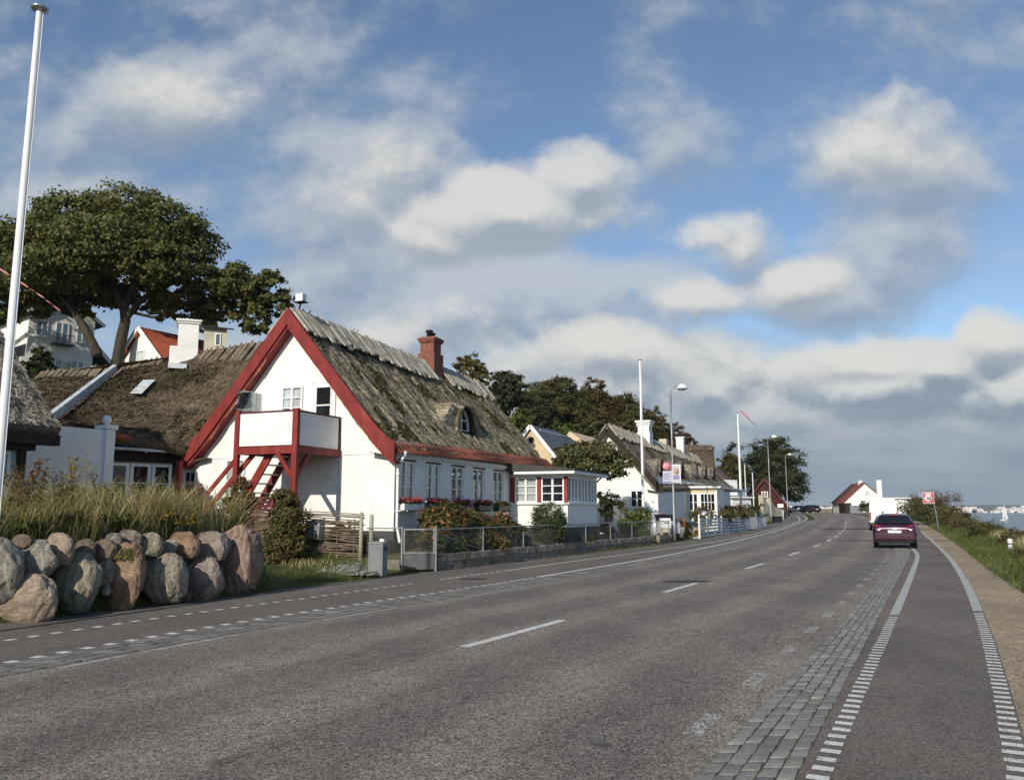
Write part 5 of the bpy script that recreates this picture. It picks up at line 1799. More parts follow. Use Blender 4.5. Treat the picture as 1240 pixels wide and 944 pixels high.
boulder('tall upright reddish brown slab ending the wall, streaked lengthwise', 'granite_red', 936, 668, 72, 124, 21, boxy=.5, tall=True)
for k, (zx, zy, zr, nm) in enumerate(((262, 690, 30, 'dark stone in the gap behind the pale rounded boulder'), (560, 660, 26, 'small dark stone in the gap right of the rusty boulder'), (50, 640, 34, 'brown stone in the gap beside the dark left boulder'), (690, 665, 28, 'dark stone in the gap under the angular reddish stone'), (205, 715, 30, 'brown stone in the gap right of the big tan boulder'), (560, 745, 26, 'brown stone in the gap left of the large veined boulder'), (712, 735, 26, 'brown stone in the gap right of the large veined boulder'), (868, 740, 28, 'brown stone in the gap left of the upright slab'), (600, 645, 24, 'brown stone in the gap under the slanting-veined block'), (765, 655, 24, 'brown stone in the gap under the wide pinkish boulder'))):
    boulder(nm, 'granite_brown', zx, zy, zr, zr, 30 + k, push=.35)

# ---- left flagpole with its pennant
def flagpole(label, base, h, r0, r1, knob='lens', lean=(0, 0)):
    t = thing('flagpole', label, 'flagpole', base)
    mb = MB(); mb.tube([(0, 0, 0), (lean[0] * .5, lean[1] * .5, h * .5), (lean[0], lean[1], h)], [r0, (r0 + r1) / 2, r1], 14)
    mb.build('pole', M['pole_paint'], t)
    mb = MB()
    o = (lean[0], lean[1], h)
    if knob == 'lens':
        mb.lathe([(.03, 0), (.115, .02), (.13, .045), (.10, .07), (.02, .085)], 16, o)
    else:
        mb.lathe([(.03, 0), (.11, .015), (.12, .035), (.03, .05)], 14, o)
    mb.build('truck', M['box_metal'], t)
    mb = MB(); mb.tube([(r0 + .02, -.03, 1.2), (lean[0] * .5 + .09, -.05, h * .5), (lean[0] + .06, 0, h - .03)], .006, 5)
    mb.build('halyard', M['sign_white'], t)
    return t


YP = 11.6
fb_ = W(0.5, 560, YP)
g0 = tz(fb_[0] - .04, YP)
ftop = W(48, 14, YP)
flagpole('tall white flagpole with flat metal cap rising from the grass at the left edge', (float(ftop[0]), YP, g0), float(ftop[2]) - g0, .072, .045, lean=(0, 0))
pn = thing('pennant', 'long thin red pennant trailing behind the left flagpole', 'pennant', (0, 0, 0))
pp = [W(-60, 285, 12.4), W(2, 327, 12.3), W(30, 345, 12.3), W(52, 360, 12.3), W(75, 378, 12.4)]
V, Q = [], []
for k in range(33):
    t_ = k / 32 * 4; i = min(int(t_), 3); p = lerp(pp[i], pp[i + 1], t_ - i)
    w_ = .008 * (1 - k / 36)
    o_ = .015 * math.sin(k * .9)
    V += [(p.x + o_, p.y + o_, p.z + w_), (p.x - o_, p.y, p.z - w_)]
mesh_np('streamer', V, [(2 * k, 2 * k + 1, 2 * k + 3, 2 * k + 2) for k in range(32)], M['pennant_pale'], pn)
fp2 = W(777, 655, 44.5)
flagpole('white flagpole without a flag in front of the long thatched house', (float(fp2[0]) + .12, 44.5, tz(fp2[0], 44.5)), 9.55, .075, .05, 'flat')
fp3 = W(897, 620, 64)
flagpole('white flagpole flying a thin pennant behind the picket fence', (float(fp3[0]) + .05, 64, tz(fp3[0], 64)), 9.0, .085, .055, 'flat')
for px_, py_, Y_, lab_ in ((901.5, 562, 100, 'thin white mast in front of the far trees, left of a pair'), (911, 572, 104, 'thin white mast in front of the far trees, right of a pair')):
    p_ = W(px_, py_, Y_)
    flagpole(lab_, (float(p_[0]), Y_, tz(p_[0], Y_)), float(p_[2]) - tz(p_[0], Y_), .06, .045, 'flat')
pn = thing('pennant', 'narrow red and dark pennant blowing from the far flagpole top', 'pennant', (0, 0, 0))
a_, b_ = W(896.5, 497, 64), W(917, 517, 64.3)
V = []
for k in range(17):
    p = lerp(a_, b_, k / 16); w_ = .07 * (1 - k / 22); o_ = .04 * math.sin(k * .8)
    V += [(p.x, p.y + o_, p.z + w_ + .02 * math.sin(k)), (p.x, p.y + o_, p.z - w_ + .02 * math.sin(k))]
mesh_np('streamer', V, [(2 * k, 2 * k + 1, 2 * k + 3, 2 * k + 2) for k in range(16)], [M['pennant_red'], M['pennant_dark']], pn, mi=[0 if k < 6 else 1 for k in range(16)])

# ---- street lamps
def street_lamp(label, base, h, arm):
    t = thing('street_lamp', label, 'street lamp', base, 0, 'street lamps along the left pavement')
    mb = MB()
    mb.lathe([(.10, 0), (.10, .9), (.075, .95), (.06, h * .6), (.045, h - .55)], 14)
    pts = [(0, 0, h - .56)] + [(arm * (1 - math.cos(a)) * .62, 0, h - .55 + .5 * math.sin(a)) for a in np.linspace(.1, pi / 2, 7)] + [(arm, 0, h - .07)]
    mb.tube(pts, .035, 10)
    mb.build('pole', M['galvanised'], t)
    mb = MB()
    mb.lathe([(.02, .14), (.12, .13), (.22, .05), (.31, -.10), (.31, -.13), (.27, -.13), (.18, .0)], 20, (arm + .15, 0, h - .07))
    hd_ = mb.build('lamp_head', M['pole_paint'], t)
    mb = MB(); mb.lathe([(.02, -.05), (.2, -.06), (.26, -.12), (.2, -.2), (.02, -.22)], 18, (arm + .15, 0, h - .07))
    mb.build('globe', M['curtain'], hd_)
    return t


lp = Gp(817, 655)
street_lamp('nearest grey street lamp, carrying placards on its pole', (lp[0], lp[1], float(rz(lp[1]))), 8.55, .5)
LAMP = lp
lp = Gp(934, 633)
street_lamp('second grey street lamp, beside the white picket fence end', (lp[0], lp[1], float(rz(lp[1]))), 8.5, .5)
street_lamp('farthest grey street lamp, in front of the big round tree', (float(W(954, 618, 118)[0]), 118, 1.1), 8.6, .5)
# placards hanging on the nearest lamp
def sheet(mb, cx_, cy_, z0, z1, x0, x1, th, m=0):
    mb.box(cx_ + x0, cx_ + x1, cy_ - th, cy_, z0, z1, m)


sg = thing('round_placard', 'round red placard on the left of the nearest lamp post', 'placard', (0, 0, 0))
mb = MB()
mb.lathe([(.02, 0), (.20, 0), (.20, .015), (.02, .015)], 24)
rp = mb.build('disc', M['sign_pink'], sg); rp.rotation_euler = (pi / 2, 0, 0); rp.location = (LAMP[0] - .36, LAMP[1] - .142, 4.05)
mb = MB()
mb.lathe([(.20, 0), (.225, 0), (.225, .02), (.20, .02)], 24)
mb.build('rim', M['sign_red'], sg).matrix_world = rp.matrix_world
sg.children[1].rotation_euler = (pi / 2, 0, 0); sg.children[1].location = (LAMP[0] - .36, LAMP[1] - .13, 4.05)
ps_ = thing('election_poster', 'pale portrait poster in white frame on the right of the nearest lamp post', 'poster', (0, 0, 0))
X0, Y0 = LAMP[0], LAMP[1] - .12
mb = MB(); mb.box(X0 - .08, X0 + .36, Y0 - .015, Y0, 3.15, 4.10)
mb.build('board', M['poster_grey'], ps_)
mb = MB()
for b in ((X0 + .36, X0 + .40, 3.10, 4.15), (X0 - .08, X0 + .36, 4.10, 4.15)):
    mb.box(b[0], b[1], Y0 - .025, Y0 + .004, b[2], b[3])
mb.build('frame', M['sign_white'], ps_)
mb = MB(); mb.lathe([(.02, 0), (.15, 0), (.15, .01), (.02, .01)], 18); hd_ = mb.build('portrait', M['skin_tone'], ps_); hd_.rotation_euler = (pi / 2, 0, 0); hd_.location = (X0 + .17, Y0 - .016, 3.78); hd_.scale = (1, 1.25, 1)
mb = MB(); mb.box(X0 + .0, X0 + .34, Y0 - .022, Y0 - .017, 3.34, 3.56)
mb.build('shoulders', M['poster_violet'], ps_)
ps_ = thing('election_poster', 'lilac text placard below the round red placard on the lamp post', 'poster', (0, 0, 0))
mb = MB(); mb.box(X0 - .58, X0 - .09, Y0 - .015, Y0, 3.12, 3.80)
mb.build('board', M['poster_lilac'], ps_)
mb = MB()
for k in range(4):
    mb.box(X0 - .54, X0 - .16 - .06 * (k % 2), Y0 - .02, Y0 - .016, 3.62 - k * .09, 3.66 - k * .09)
mb.box(X0 - .56, X0 - .11, Y0 - .021, Y0 - .0165, 3.14, 3.24, 0)
mb.build('text_band', M['poster_violet'], ps_)
ps_['label'] = 'lilac placard with lines of text on the left of the nearest lamp post'

# ---- speed limit sign on the right
sx, sy = Gp(1137, 643)
sg = thing('speed_sign', 'red speed limit sign reading 50 on a slightly tilted pole, on the right verge', 'road sign', (sx, sy, tz(sx, sy)))
zt = float(W(1131, 597, sy)[2]) - tz(sx, sy)
mb = MB(); mb.tube([(0, 0, 0), (-.28, 0, zt + .05)], .038, 10)
mb.build('pole', M['galvanised'], sg)
mb = MB(); mb.box(-1.02, -.24, -.06, -.045, zt - .72, zt + .05)
plate = mb.build('plate', M['sign_red'], sg, bevel=.01)
mb = MB()
for b in ((-1.04, -.22, zt + .05, zt + .08), (-1.04, -.22, zt - .75, zt - .72), (-1.04, -1.02, zt - .72, zt + .05), (-.24, -.22, zt - .72, zt + .05)):
    mb.box(b[0], b[1], -.064, -.04, b[2], b[3])
mb.build('border', M['sign_white'], plate)
mb = MB(); mb.lathe([(.02, 0), (.28, 0), (.28, .01), (.02, .01)], 28)
d_ = mb.build('disc', M['sign_white'], plate); d_.rotation_euler = (pi / 2, 0, 0); d_.location = (-.63, -.061, zt - .38)


def text(name, body, size, loc, mat, parent, rot=(pi / 2, 0, 0), bold=.012):
    cu = bpy.data.curves.new(name, 'FONT')
    cu.body = body; cu.size = size; cu.align_x = 'CENTER'; cu.align_y = 'CENTER'; cu.extrude = .002; cu.offset = bold
    tmp = bpy.data.objects.new(name, cu)
    COL.objects.link(tmp)
    me = bpy.data.meshes.new_from_object(tmp.evaluated_get(bpy.context.evaluated_depsgraph_get()))
    bpy.data.objects.remove(tmp)
    me.materials.clear(); me.materials.append(mat)
    o = bpy.data.objects.new(name, me)
    COL.objects.link(o)
    o.location = loc; o.rotation_euler = rot
    o.parent = parent
    return o


text('numeral', '50', .34, (-.63, -.076, zt - .38), M['sign_black'], plate)
mb = MB()
mb.box(-.92, -.34, -.066, -.0605, zt - .06, zt - .02); mb.box(-.84, -.42, -.066, -.0605, zt - .0, zt + .02)
mb.build('lettering', M['sign_white'], plate)
mb = MB(); mb.box(-1.34, -1.05, -.02, .0, zt - .28, zt + .06)
mb.build('side_plate', M['poster_violet'], sg)
bx_, by_ = 18.75, 31.6
bl = thing('marker_post', 'short white marker post standing in the roadside grass on the right', 'post', (bx_, by_, tz(bx_, by_)))
mb = MB(); mb.lathe([(.085, 0), (.085, .46), (.08, .50), (.03, .52)], 12)
mb.build('post', M['pole_paint'], bl)
mb = MB(); mb.lathe([(.088, .30), (.088, .36)], 12)
mb.build('band', M['galvanised'], bl)

# ---- letterboxes, woven fence, gate, wire fence on its low wall
lx, ly = Gp(457, 697)
lb = thing('letterbox', 'tall grey letterbox standing on the pavement beside the gate', 'letterbox', (lx, ly, 0), rad(-14))
mb = MB(); mb.box(-.20, .20, -.16, .16, .0, .80); mb.prism([(-.215, -.175, .80), (.215, -.175, .80), (.215, .175, .83), (-.215, .175, .83)], (0, 0, .035))
mb.build('body', M['grey_box'], lb, bevel=.012)
mb = MB(); mb.box(.201, .208, -.11, .11, .62, .74)
mb.build('slot', M['black_plastic'], lb)
mb = MB(); mb.box(.06, .17, -.05, .05, .866, .93)
mb.build('newspaper', M['sign_white'], lb)
ft = thing('woven_fence', 'woven fence of long willow rods between the boulder wall and the gate', 'fence', (0, 0, 0))
wfA, wfB = Vector((-4.25, 23.5, .15)), Vector((-8.3, 24.9, .3))
mb = MB()
r = random.Random(9)
dd = (wfB - wfA).normalized(); nn_ = Vector((-dd.y, dd.x, 0))
LW_ = (wfB - wfA).length
z = .12
while z < 1.38:
    off = r.random() * 6
    pts = []
    s0 = -r.uniform(-.02, .12); s1 = LW_ - r.uniform(-.1, .5)
    for k in range(26):
        s = s0 + (s1 - s0) * k / 25
        p = wfA + dd * s + nn_ * (.045 * math.sin(s * pi / .55 + (pi if int(z * 40) % 2 else 0)))
        sag = .16 * math.sin(s * .8 + off) + (.12 * (1 - z) if z < .5 else 0) * math.sin(s * 1.1 + 1)
        pts.append((p.x, p.y, p.z + z + sag * .35 + r.uniform(-.006, .006)))
    mb.tube(pts, r.uniform(.013, .024), 6)
    z += r.uniform(.022, .052)
mb.build('rods', M['wicker'], ft)
mb = MB()
for k in range(8):
    p = wfA + dd * (.2 + k * .55)
    mb.tube([(p.x, p.y, .1), (p.x, p.y, 1.42)], .022, 6)
mb.build('stake', M['wicker'], ft)
for s, h in ((-.02, 1.42), (-.34, 1.36)):
    p = wfA + dd * s
    mb = MB(); mb.lathe([(.06, 0), (.058, h + .1), (.02, h + .14)], 10, (p.x, p.y, .05))
    mb.build('post', M['lichen_wood'], ft)
pb = wfA + dd * 1.42 - nn_ * .16
if (pb - Vector((0, 0, 1))).length > (wfA + dd * 1.42 + nn_ * .16 - Vector((0, 0, 1))).length:
    pb = wfA + dd * 1.42 + nn_ * .16
mbx = thing('letterbox', 'rounded metal letterbox hanging on the woven fence', 'letterbox', (pb.x, pb.y, 0), math.atan2(dd.y, dd.x))
mb = MB()
sec = [(-.17 + .0, .86), (-.19, .95), (-.18, 1.18), (-.10, 1.31), (.02, 1.34), (.10, 1.28), (.12, .95), (.06, .84), (-.08, .81)]
mb.prism([(-.25, y, z) for y, z in [(a, b) for a, b in sec]], (.5, 0, 0))
mb.build('body', M['box_metal'], mbx, bevel=.012)
mb = MB(); mb.box(-.16, .16, .128, .136, 1.0, 1.12); mb.box(-.16, .16, -.205, -.196, 1.0, 1.14)
mb.build('label_plate', M['grey_box'], mbx)

fl = [cx('wall', y) for y in (23.2, 42.5)]
FA, FB = Vector((cx('wall', 23.25) - .02, 23.25, 0)), Vector((cx('wall', 43.2) - .1, 43.2, 0))
fd = (FB - FA).normalized(); fn = Vector((fd.y, -fd.x, 0))
FL = (FB - FA).length
bwl = thing('stone_wall', 'low wall of rough stone blocks carrying the wire fence', 'wall', (0, 0, 0))
segs = [(0., FL * .865), (FL * .905, FL)]
r = random.Random(3)
for (s0, s1) in segs:
    mb = MB()
    pl2 = Plane(FA, fd, fn)
    pl2.box(mb, s0, s1, -.1, .38, -.28, -.03)
    s = s0
    while s < s1 - .05:
        L = min(r.uniform(.35, .75), s1 - s)
        pl2.box(mb, s + .008, s + L - .008, .24, .44 + r.uniform(-.015, .015), -.32, .02 + r.uniform(-.012, .012))
        s += L
    for (za, zb) in ((0., .115), (.115, .238)):
        s = s0 + .02
        while s < s1 - .1:
            L = min(r.uniform(.25, .6), s1 - s - .02)
            pl2.box(mb, s + .006, s + L - .006, za + .004, zb - .004, -.2, -.012 + r.uniform(-.014, .014))
            s += L
    mb.build('stonework', M['stone_block'], bwl, bevel=.01)
wfz0, wfz1 = .47, 1.13
def wire_panel(name, parent, P, a0, a1, z0, z1, pitch=.062, r_=.0014):
    """chain-link netting: two sets of slanting wires clipped to the panel"""
    V, Q = [], []
    h = z1 - z0
    for sgn in (1, -1):
        a = a0 - h
        while a < a1 + h:
            p0, p1 = (a, z0), (a + sgn * h, z1)
            t0, t1 = 0., 1.
            dxx = p1[0] - p0[0]
            lo, hi = sorted(((a0 - p0[0]) / dxx, (a1 - p0[0]) / dxx))
            t0, t1 = max(t0, lo), min(t1, hi)
            if t1 - t0 > .02:
                q0 = (p0[0] + dxx * t0, z0 + h * t0); q1 = (p0[0] + dxx * t1, z0 + h * t1)
                n = len(V)
                for q in (q0, q1):
                    for (da, do) in ((-r_, 0), (0, r_), (r_, 0)):
                        V.append(P(q[0] + da * 1.4, q[1], do))
                Q += [(n, n + 1, n + 4, n + 3), (n + 1, n + 2, n + 5, n + 4)]
            a += pitch
    return mesh_np(name, V, Q, M['wire'], parent)


wfen = thing('wire_fence', 'grey wire netting fence with metal posts standing on the low stone wall', 'fence', (0, 0, 0))
for (s0, s1) in segs:
    wire_panel('netting', wfen, lambda a, z, o: tuple(FA + fd * a + fn * (-.13 + o) + Vector((0, 0, z))), s0, s1, wfz0, wfz1)
    mb = MB()
    mb.tube([tuple(FA + fd * s0 + fn * -.13 + Vector((0, 0, wfz1))), tuple(FA + fd * s1 + fn * -.13 + Vector((0, 0, wfz1)))], .02, 8)
    mb.build('top_rail', M['galvanised'], wfen)
    n = max(1, round((s1 - s0) / 2.6))
    for k in range(n + 1):
        p = FA + fd * (s0 + (s1 - s0) * k / n) + fn * -.13
        mb = MB(); mb.tube([(p.x, p.y, .36), (p.x, p.y, wfz1 + .03)], .026, 8)
        mb.build('post', M['galvanised'], wfen)
p = FA + fd * .05 + fn * -.13; q = FA + fd * 2.55 + fn * -.13
mb = MB(); mb.tube([(p.x, p.y, wfz1 - .08), (q.x, q.y, .5)], .016, 6)
mb.build('brace', M['galvanised'], wfen)
wire2 = thing('wire_fence', 'short wire netting fence between the woven fence and the metal gate', 'fence', (0, 0, 0))
G1 = FA + fd * -.12; G0 = Vector((-3.02, 23.05, 0)); GW = Vector((-4.05, 23.35, 0))
gd0 = (G0 - GW).normalized()
wire_panel('netting', wire2, lambda a, z, o: tuple(GW + gd0 * a + Vector((gd0.y * o, -gd0.x * o, z))), 0, (G0 - GW).length, .12, 1.16)
mb = MB(); mb.tube([(GW.x, GW.y, 1.17), (G0.x, G0.y, 1.17)], .02, 8); mb.build('top_rail', M['galvanised'], wire2)
mb = MB(); mb.box(-3.95, -3.1, 23.22, 23.4, 0, .3); mb.build('kerb', M['stone_block'], wire2)
gate = thing('metal_gate', 'small grey metal gate with solid lower panel and netting above', 'gate', (0, 0, 0))
gd = (G1 - G0).normalized(); GL = (G1 - G0).length
for p in (G0, G1):
    mb = MB(); mb.tube([(p.x, p.y, 0), (p.x, p.y, 1.22)], .035, 10)
    mb.build('post', M['galvanised'], gate)
gp_ = Plane(G0, gd, Vector((gd.y, -gd.x, 0)))
mb = MB(); gp_.box(mb, .05, GL - .05, .06, .48, -.01, .01)
mb.build('panel', M['gate_grey'], gate)
mb = MB()
for b in ((.04, GL - .04, 1.12, 1.16), (.04, GL - .04, .49, .52), (.04, .075, .52, 1.12), (GL - .075, GL - .04, .52, 1.12)):
    gp_.box(mb, *b, -.017, .017)
mb.build('gate_frame', M['galvanised'], gate)
wire_panel('netting', gate, lambda a, z, o: gp_.P(a, z, o), .075, GL - .075, .52, 1.12)
# red slatted screen by the steps
rs = thing('slatted_screen', 'low dark red slatted screen at the foot of the stairs', 'screen', (0, 0, 0))
sp = Plane(W(298, 640, 24.6) * np.array([1, 1, 0]), Vector((.95, .1, 0)).normalized(), Vector((.1, -.95, 0)).normalized())
mb = MB()
for k in range(9):
    sp.box(mb, 0, 1.5, 1.05 + k * .115, 1.14 + k * .115, 0, .025)
mb.build('slats', M['dark_red_wood'], rs)
for a in (.0, .72, 1.46):
    mb = MB(); sp.box(mb, a - .03, a + .03, .3, 2.12, .026, .075)
    mb.build('post', M['red_wood'], rs)

# ---- white fences farther along
def fence_pts(px0, py0, px1, py1):
    a, b = Gp(px0, py0), Gp(px1, py1)
    return Vector((a[0], a[1], float(rz(a[1])))), Vector((b[0], b[1], float(rz(b[1]))))


a, b = fence_pts(848, 652, 903, 642)
bf = thing('board_fence', 'white weathered fence of horizontal boards before the autumn hedge', 'fence', (0, 0, 0))
dv = (b - a).normalized(); fpn = Plane(a, Vector((dv.x, dv.y, 0)), Vector((dv.y, -dv.x, 0))); L_ = (b - a).length
mb = MB()
for k in range(6):
    fpn.box(mb, 0, L_, .08 + k * .19, .21 + k * .19, 0, .03)
bo = mb.build('boards', M['weathered_white'], bf)
for k in range(8):
    mb = MB(); s = L_ * k / 7; fpn.box(mb, s - .05, s + .05, -.05, 1.28 if k else 1.38, -.08, -.005)
    mb.build('post', M['white_board'], bf)
a, b = fence_pts(903.5, 642, 928, 637)
pf_ = thing('picket_fence', 'white upright picket fence at the bend, beside the second street lamp', 'fence', (0, 0, 0))
dv = (b - a).normalized(); fpn = Plane(a, Vector((dv.x, dv.y, 0)), Vector((dv.y, -dv.x, 0))); L_ = (b - a).length
mb = MB(); n_ = int(L_ / .17)
for k in range(n_):
    s = k * .17
    fpn.box(mb, s, s + .12, .05, 1.35 + .04 * math.sin(k), .0, .025)
mb.build('pickets', M['white_board'], pf_)
for z in (.35, 1.05):
    mb = MB(); fpn.box(mb, 0, L_, z, z + .09, -.05, -.003)
    mb.build('rail', M['white_board'], pf_)
# stone gate wings and black tub at the bend
sw = thing('wing_wall', 'pale sloping masonry wing walls beside the second street lamp', 'wall', (0, 0, 0))
for (px0, px1, za, zb_, Y_) in ((925, 934, 2.9, 1.6, 84), (934, 940, 2.7, 1.5, 88), (940, 950, 1.7, 1.5, 92)):
    p0, p1 = W(px0, 630, Y_), W(px1, 630, Y_ + 2)
    mb = MB(); mb.prism([(p0[0], p0[1], .3), (p1[0], p1[1], .3), (p1[0], p1[1], zb_ + .3), (p0[0], p0[1], za + .3)], (-.3, .5, 0))
    mb.build('wall', M['pale_stone'], sw)
tb = thing('planter', 'low black planter box on the pavement past the second lamp', 'planter', (float(W(941, 630, 83)[0]), 83.4, .4), .4)
mb = MB(); mb.box(-.55, .55, -.3, .3, .0, .62); mb.box(-.6, .6, -.35, .35, .62, .68)
mb.build('box', M['black_plastic'], tb)
for k, (px, Y_, lab) in enumerate(((948, 92, 'white bollard beside the black planter'), (951, 98, 'first of two dark bollards near the farthest lamp'), (955, 108, 'second of two dark bollards near the farthest lamp'))):
    p = W(px, 628, Y_)
    bo = thing('bollard', lab, 'bollard', (float(p[0]), Y_, float(rz(Y_)) - .02), 0, 'bollards at the bend')
    mb = MB(); mb.lathe([(.11, 0), (.11, .95), (.08, 1.05), (.02, 1.08)], 10)
    mb.build('post', M['white_board' if k == 0 else 'black_plastic'], bo)

# ---- wheelie bin-like box, planters and letterboxes by the driveway
def at_ground(px, Y):
    p = W(px, 640, Y); return (float(p[0]), Y, tz(p[0], Y))


o = at_ground(748, 41.5)
ub = thing('utility_cabinet', 'grey metal cabinet behind the wire fence beside the hedge', 'cabinet', (o[0], o[1], .4), .3)
mb = MB(); mb.box(-.28, .28, -.2, .2, .5, 1.45); mb.box(-.31, .31, -.23, .23, 1.45, 1.5); mb.box(-.2, -.14, -.1, .1, 0, .5); mb.box(.14, .2, -.1, .1, 0, .5)
mb.build('body', M['grey_box'], ub, bevel=.01)
o = at_ground(806, 45.0)
lb = thing('letterbox', 'white letterbox cabinet on legs at the driveway by the silver car', 'letterbox', (o[0] - .02, o[1], .0), .2)
mb = MB(); mb.box(-.26, .26, -.18, .18, .72, 1.25)
mb.build('body', M['white_board'], lb, bevel=.01)
mb = MB(); mb.box(-.2, .2, -.17, .17, .50, .70); mb.box(-.24, -.18, -.1, .1, 0, .5); mb.box(.18, .24, -.1, .1, 0, .5); mb.box(-.18, .18, -.188, -.182, .98, 1.03, 1)
mb.build('stand', [M['pale_stone'], M['black_plastic']], lb)
o = at_ground(839, 50.2)
bn = thing('storage_box', 'white storage box with teal lid in front of the sun porch', 'box', (o[0], o[1], .0), .3)
mb = MB(); mb.box(-.36, .36, -.28, .28, 0, .80)
mb.build('box', M['white_board'], bn, bevel=.02)
mb = MB(); mb.prism([(-.40, -.33, .80), (.40, -.33, .80), (.38, .32, .94), (-.38, .32, .94)], (0, 0, .05))
mb.build('lid', M['teal_lid'], bn)
pots = []
for k, (px, Y_, s, mt, lab) in enumerate(((823, 49, 1., 'pale_stone', 'pale planter with orange blooms left of the storage box'), (815, 48.4, .8, 'black_plastic', 'black planter with orange blooms just behind the lamp pole'))):
    o = at_ground(px, Y_)
    t = thing('flower_planter', lab, 'planter', (o[0], o[1], .1), 0, 'planters by the sun porch')
    mb = MB(); mb.lathe([(.22 * s, 0), (.32 * s, .55 * s), (.34 * s, .6 * s), (.30 * s, .6 * s), (.28 * s, .5 * s)], 14)
    mb.build('pot', M[mt], t)
    pots.append((t, o, s))
o = (cx('wall', 30.5) - .75, 30.5, .42)
# white flower pot stand in the garden behind the netting
ur = thing('garden_statue', 'small pale garden ornament among the shrubs behind the wire fence', 'ornament', (float(W(741, 650, 39.5)[0]), 39.5, .4))
mb = MB(); mb.lathe([(.2, 0), (.2, .06), (.08, .1), (.07, .35), (.2, .45), (.26, .62), (.24, .66), (.1, .6)], 14)
mb.build('urn', M['white_plaster'], ur)

# ---- vehicles
def wheel(parent, x, y, r, w, sgn):
    mb = MB()
    prof = [(r * .62, -w / 2), (r * .95, -w / 2), (r, -w * .35), (r, w * .35), (r * .95, w / 2), (r * .62, w / 2)]
    mb.lathe(prof, 20)
    ty = mb.build('wheel', M['rubber'], parent)
    ty.rotation_euler = (0, pi / 2, 0)
    ty.location = (x, y, r)
    mb = MB()
    mb.lathe([(.02, -w * .38), (r * .6, -w * .42), (r * .62, -w * .5), (r * .62, w * .5), (r * .6, w * .42), (.02, w * .38)], 20)
    for k in range(5):
        a = 2 * pi * k / 5
        mb.beam((0, 0, sgn * w * .44), (r * .55 * math.cos(a), r * .55 * math.sin(a), sgn * w * .44), .06, .02)
    mb.build('rim', M['rim'], ty)


def loft_body(stations, name, mat, parent):
    """stations: (y, z_bottom, z_mid, z_belt, z_roof, half width bottom, mid, belt, roof); vehicle points to +y"""
    V, Q = [], []
    for (y, zb, zm, zl, zr_, wb_, wm, wl_, wr_) in stations:
        half = [(0, zb), (wb_ * .8, zb), (wb_, zb + .06), (wm, zm), (wm * .995, (zm + zl) / 2), (wl_, zl), ((wl_ + wr_) / 2 + .01, (zl + zr_) / 2 + .01), (wr_, zr_ - .07), (wr_ * .78, zr_ - .012), (0, zr_)]
        ring = half + [(-a, z) for a, z in reversed(half[1:-1])]
        V += [(a, y, z) for a, z in ring]
    n = 18
    for i in range(len(stations) - 1):
        for k in range(n):
            Q.append((i * n + k, i * n + (k + 1) % n, (i + 1) * n + (k + 1) % n, (i + 1) * n + k))
    mb = MB(); mb.add(V, Q, 0, True)
    mb.add(V[:n], [tuple(range(n))]); mb.add(V[-n:], [tuple(reversed(range(n)))])
    o = mb.build(name, mat, parent)
    return o


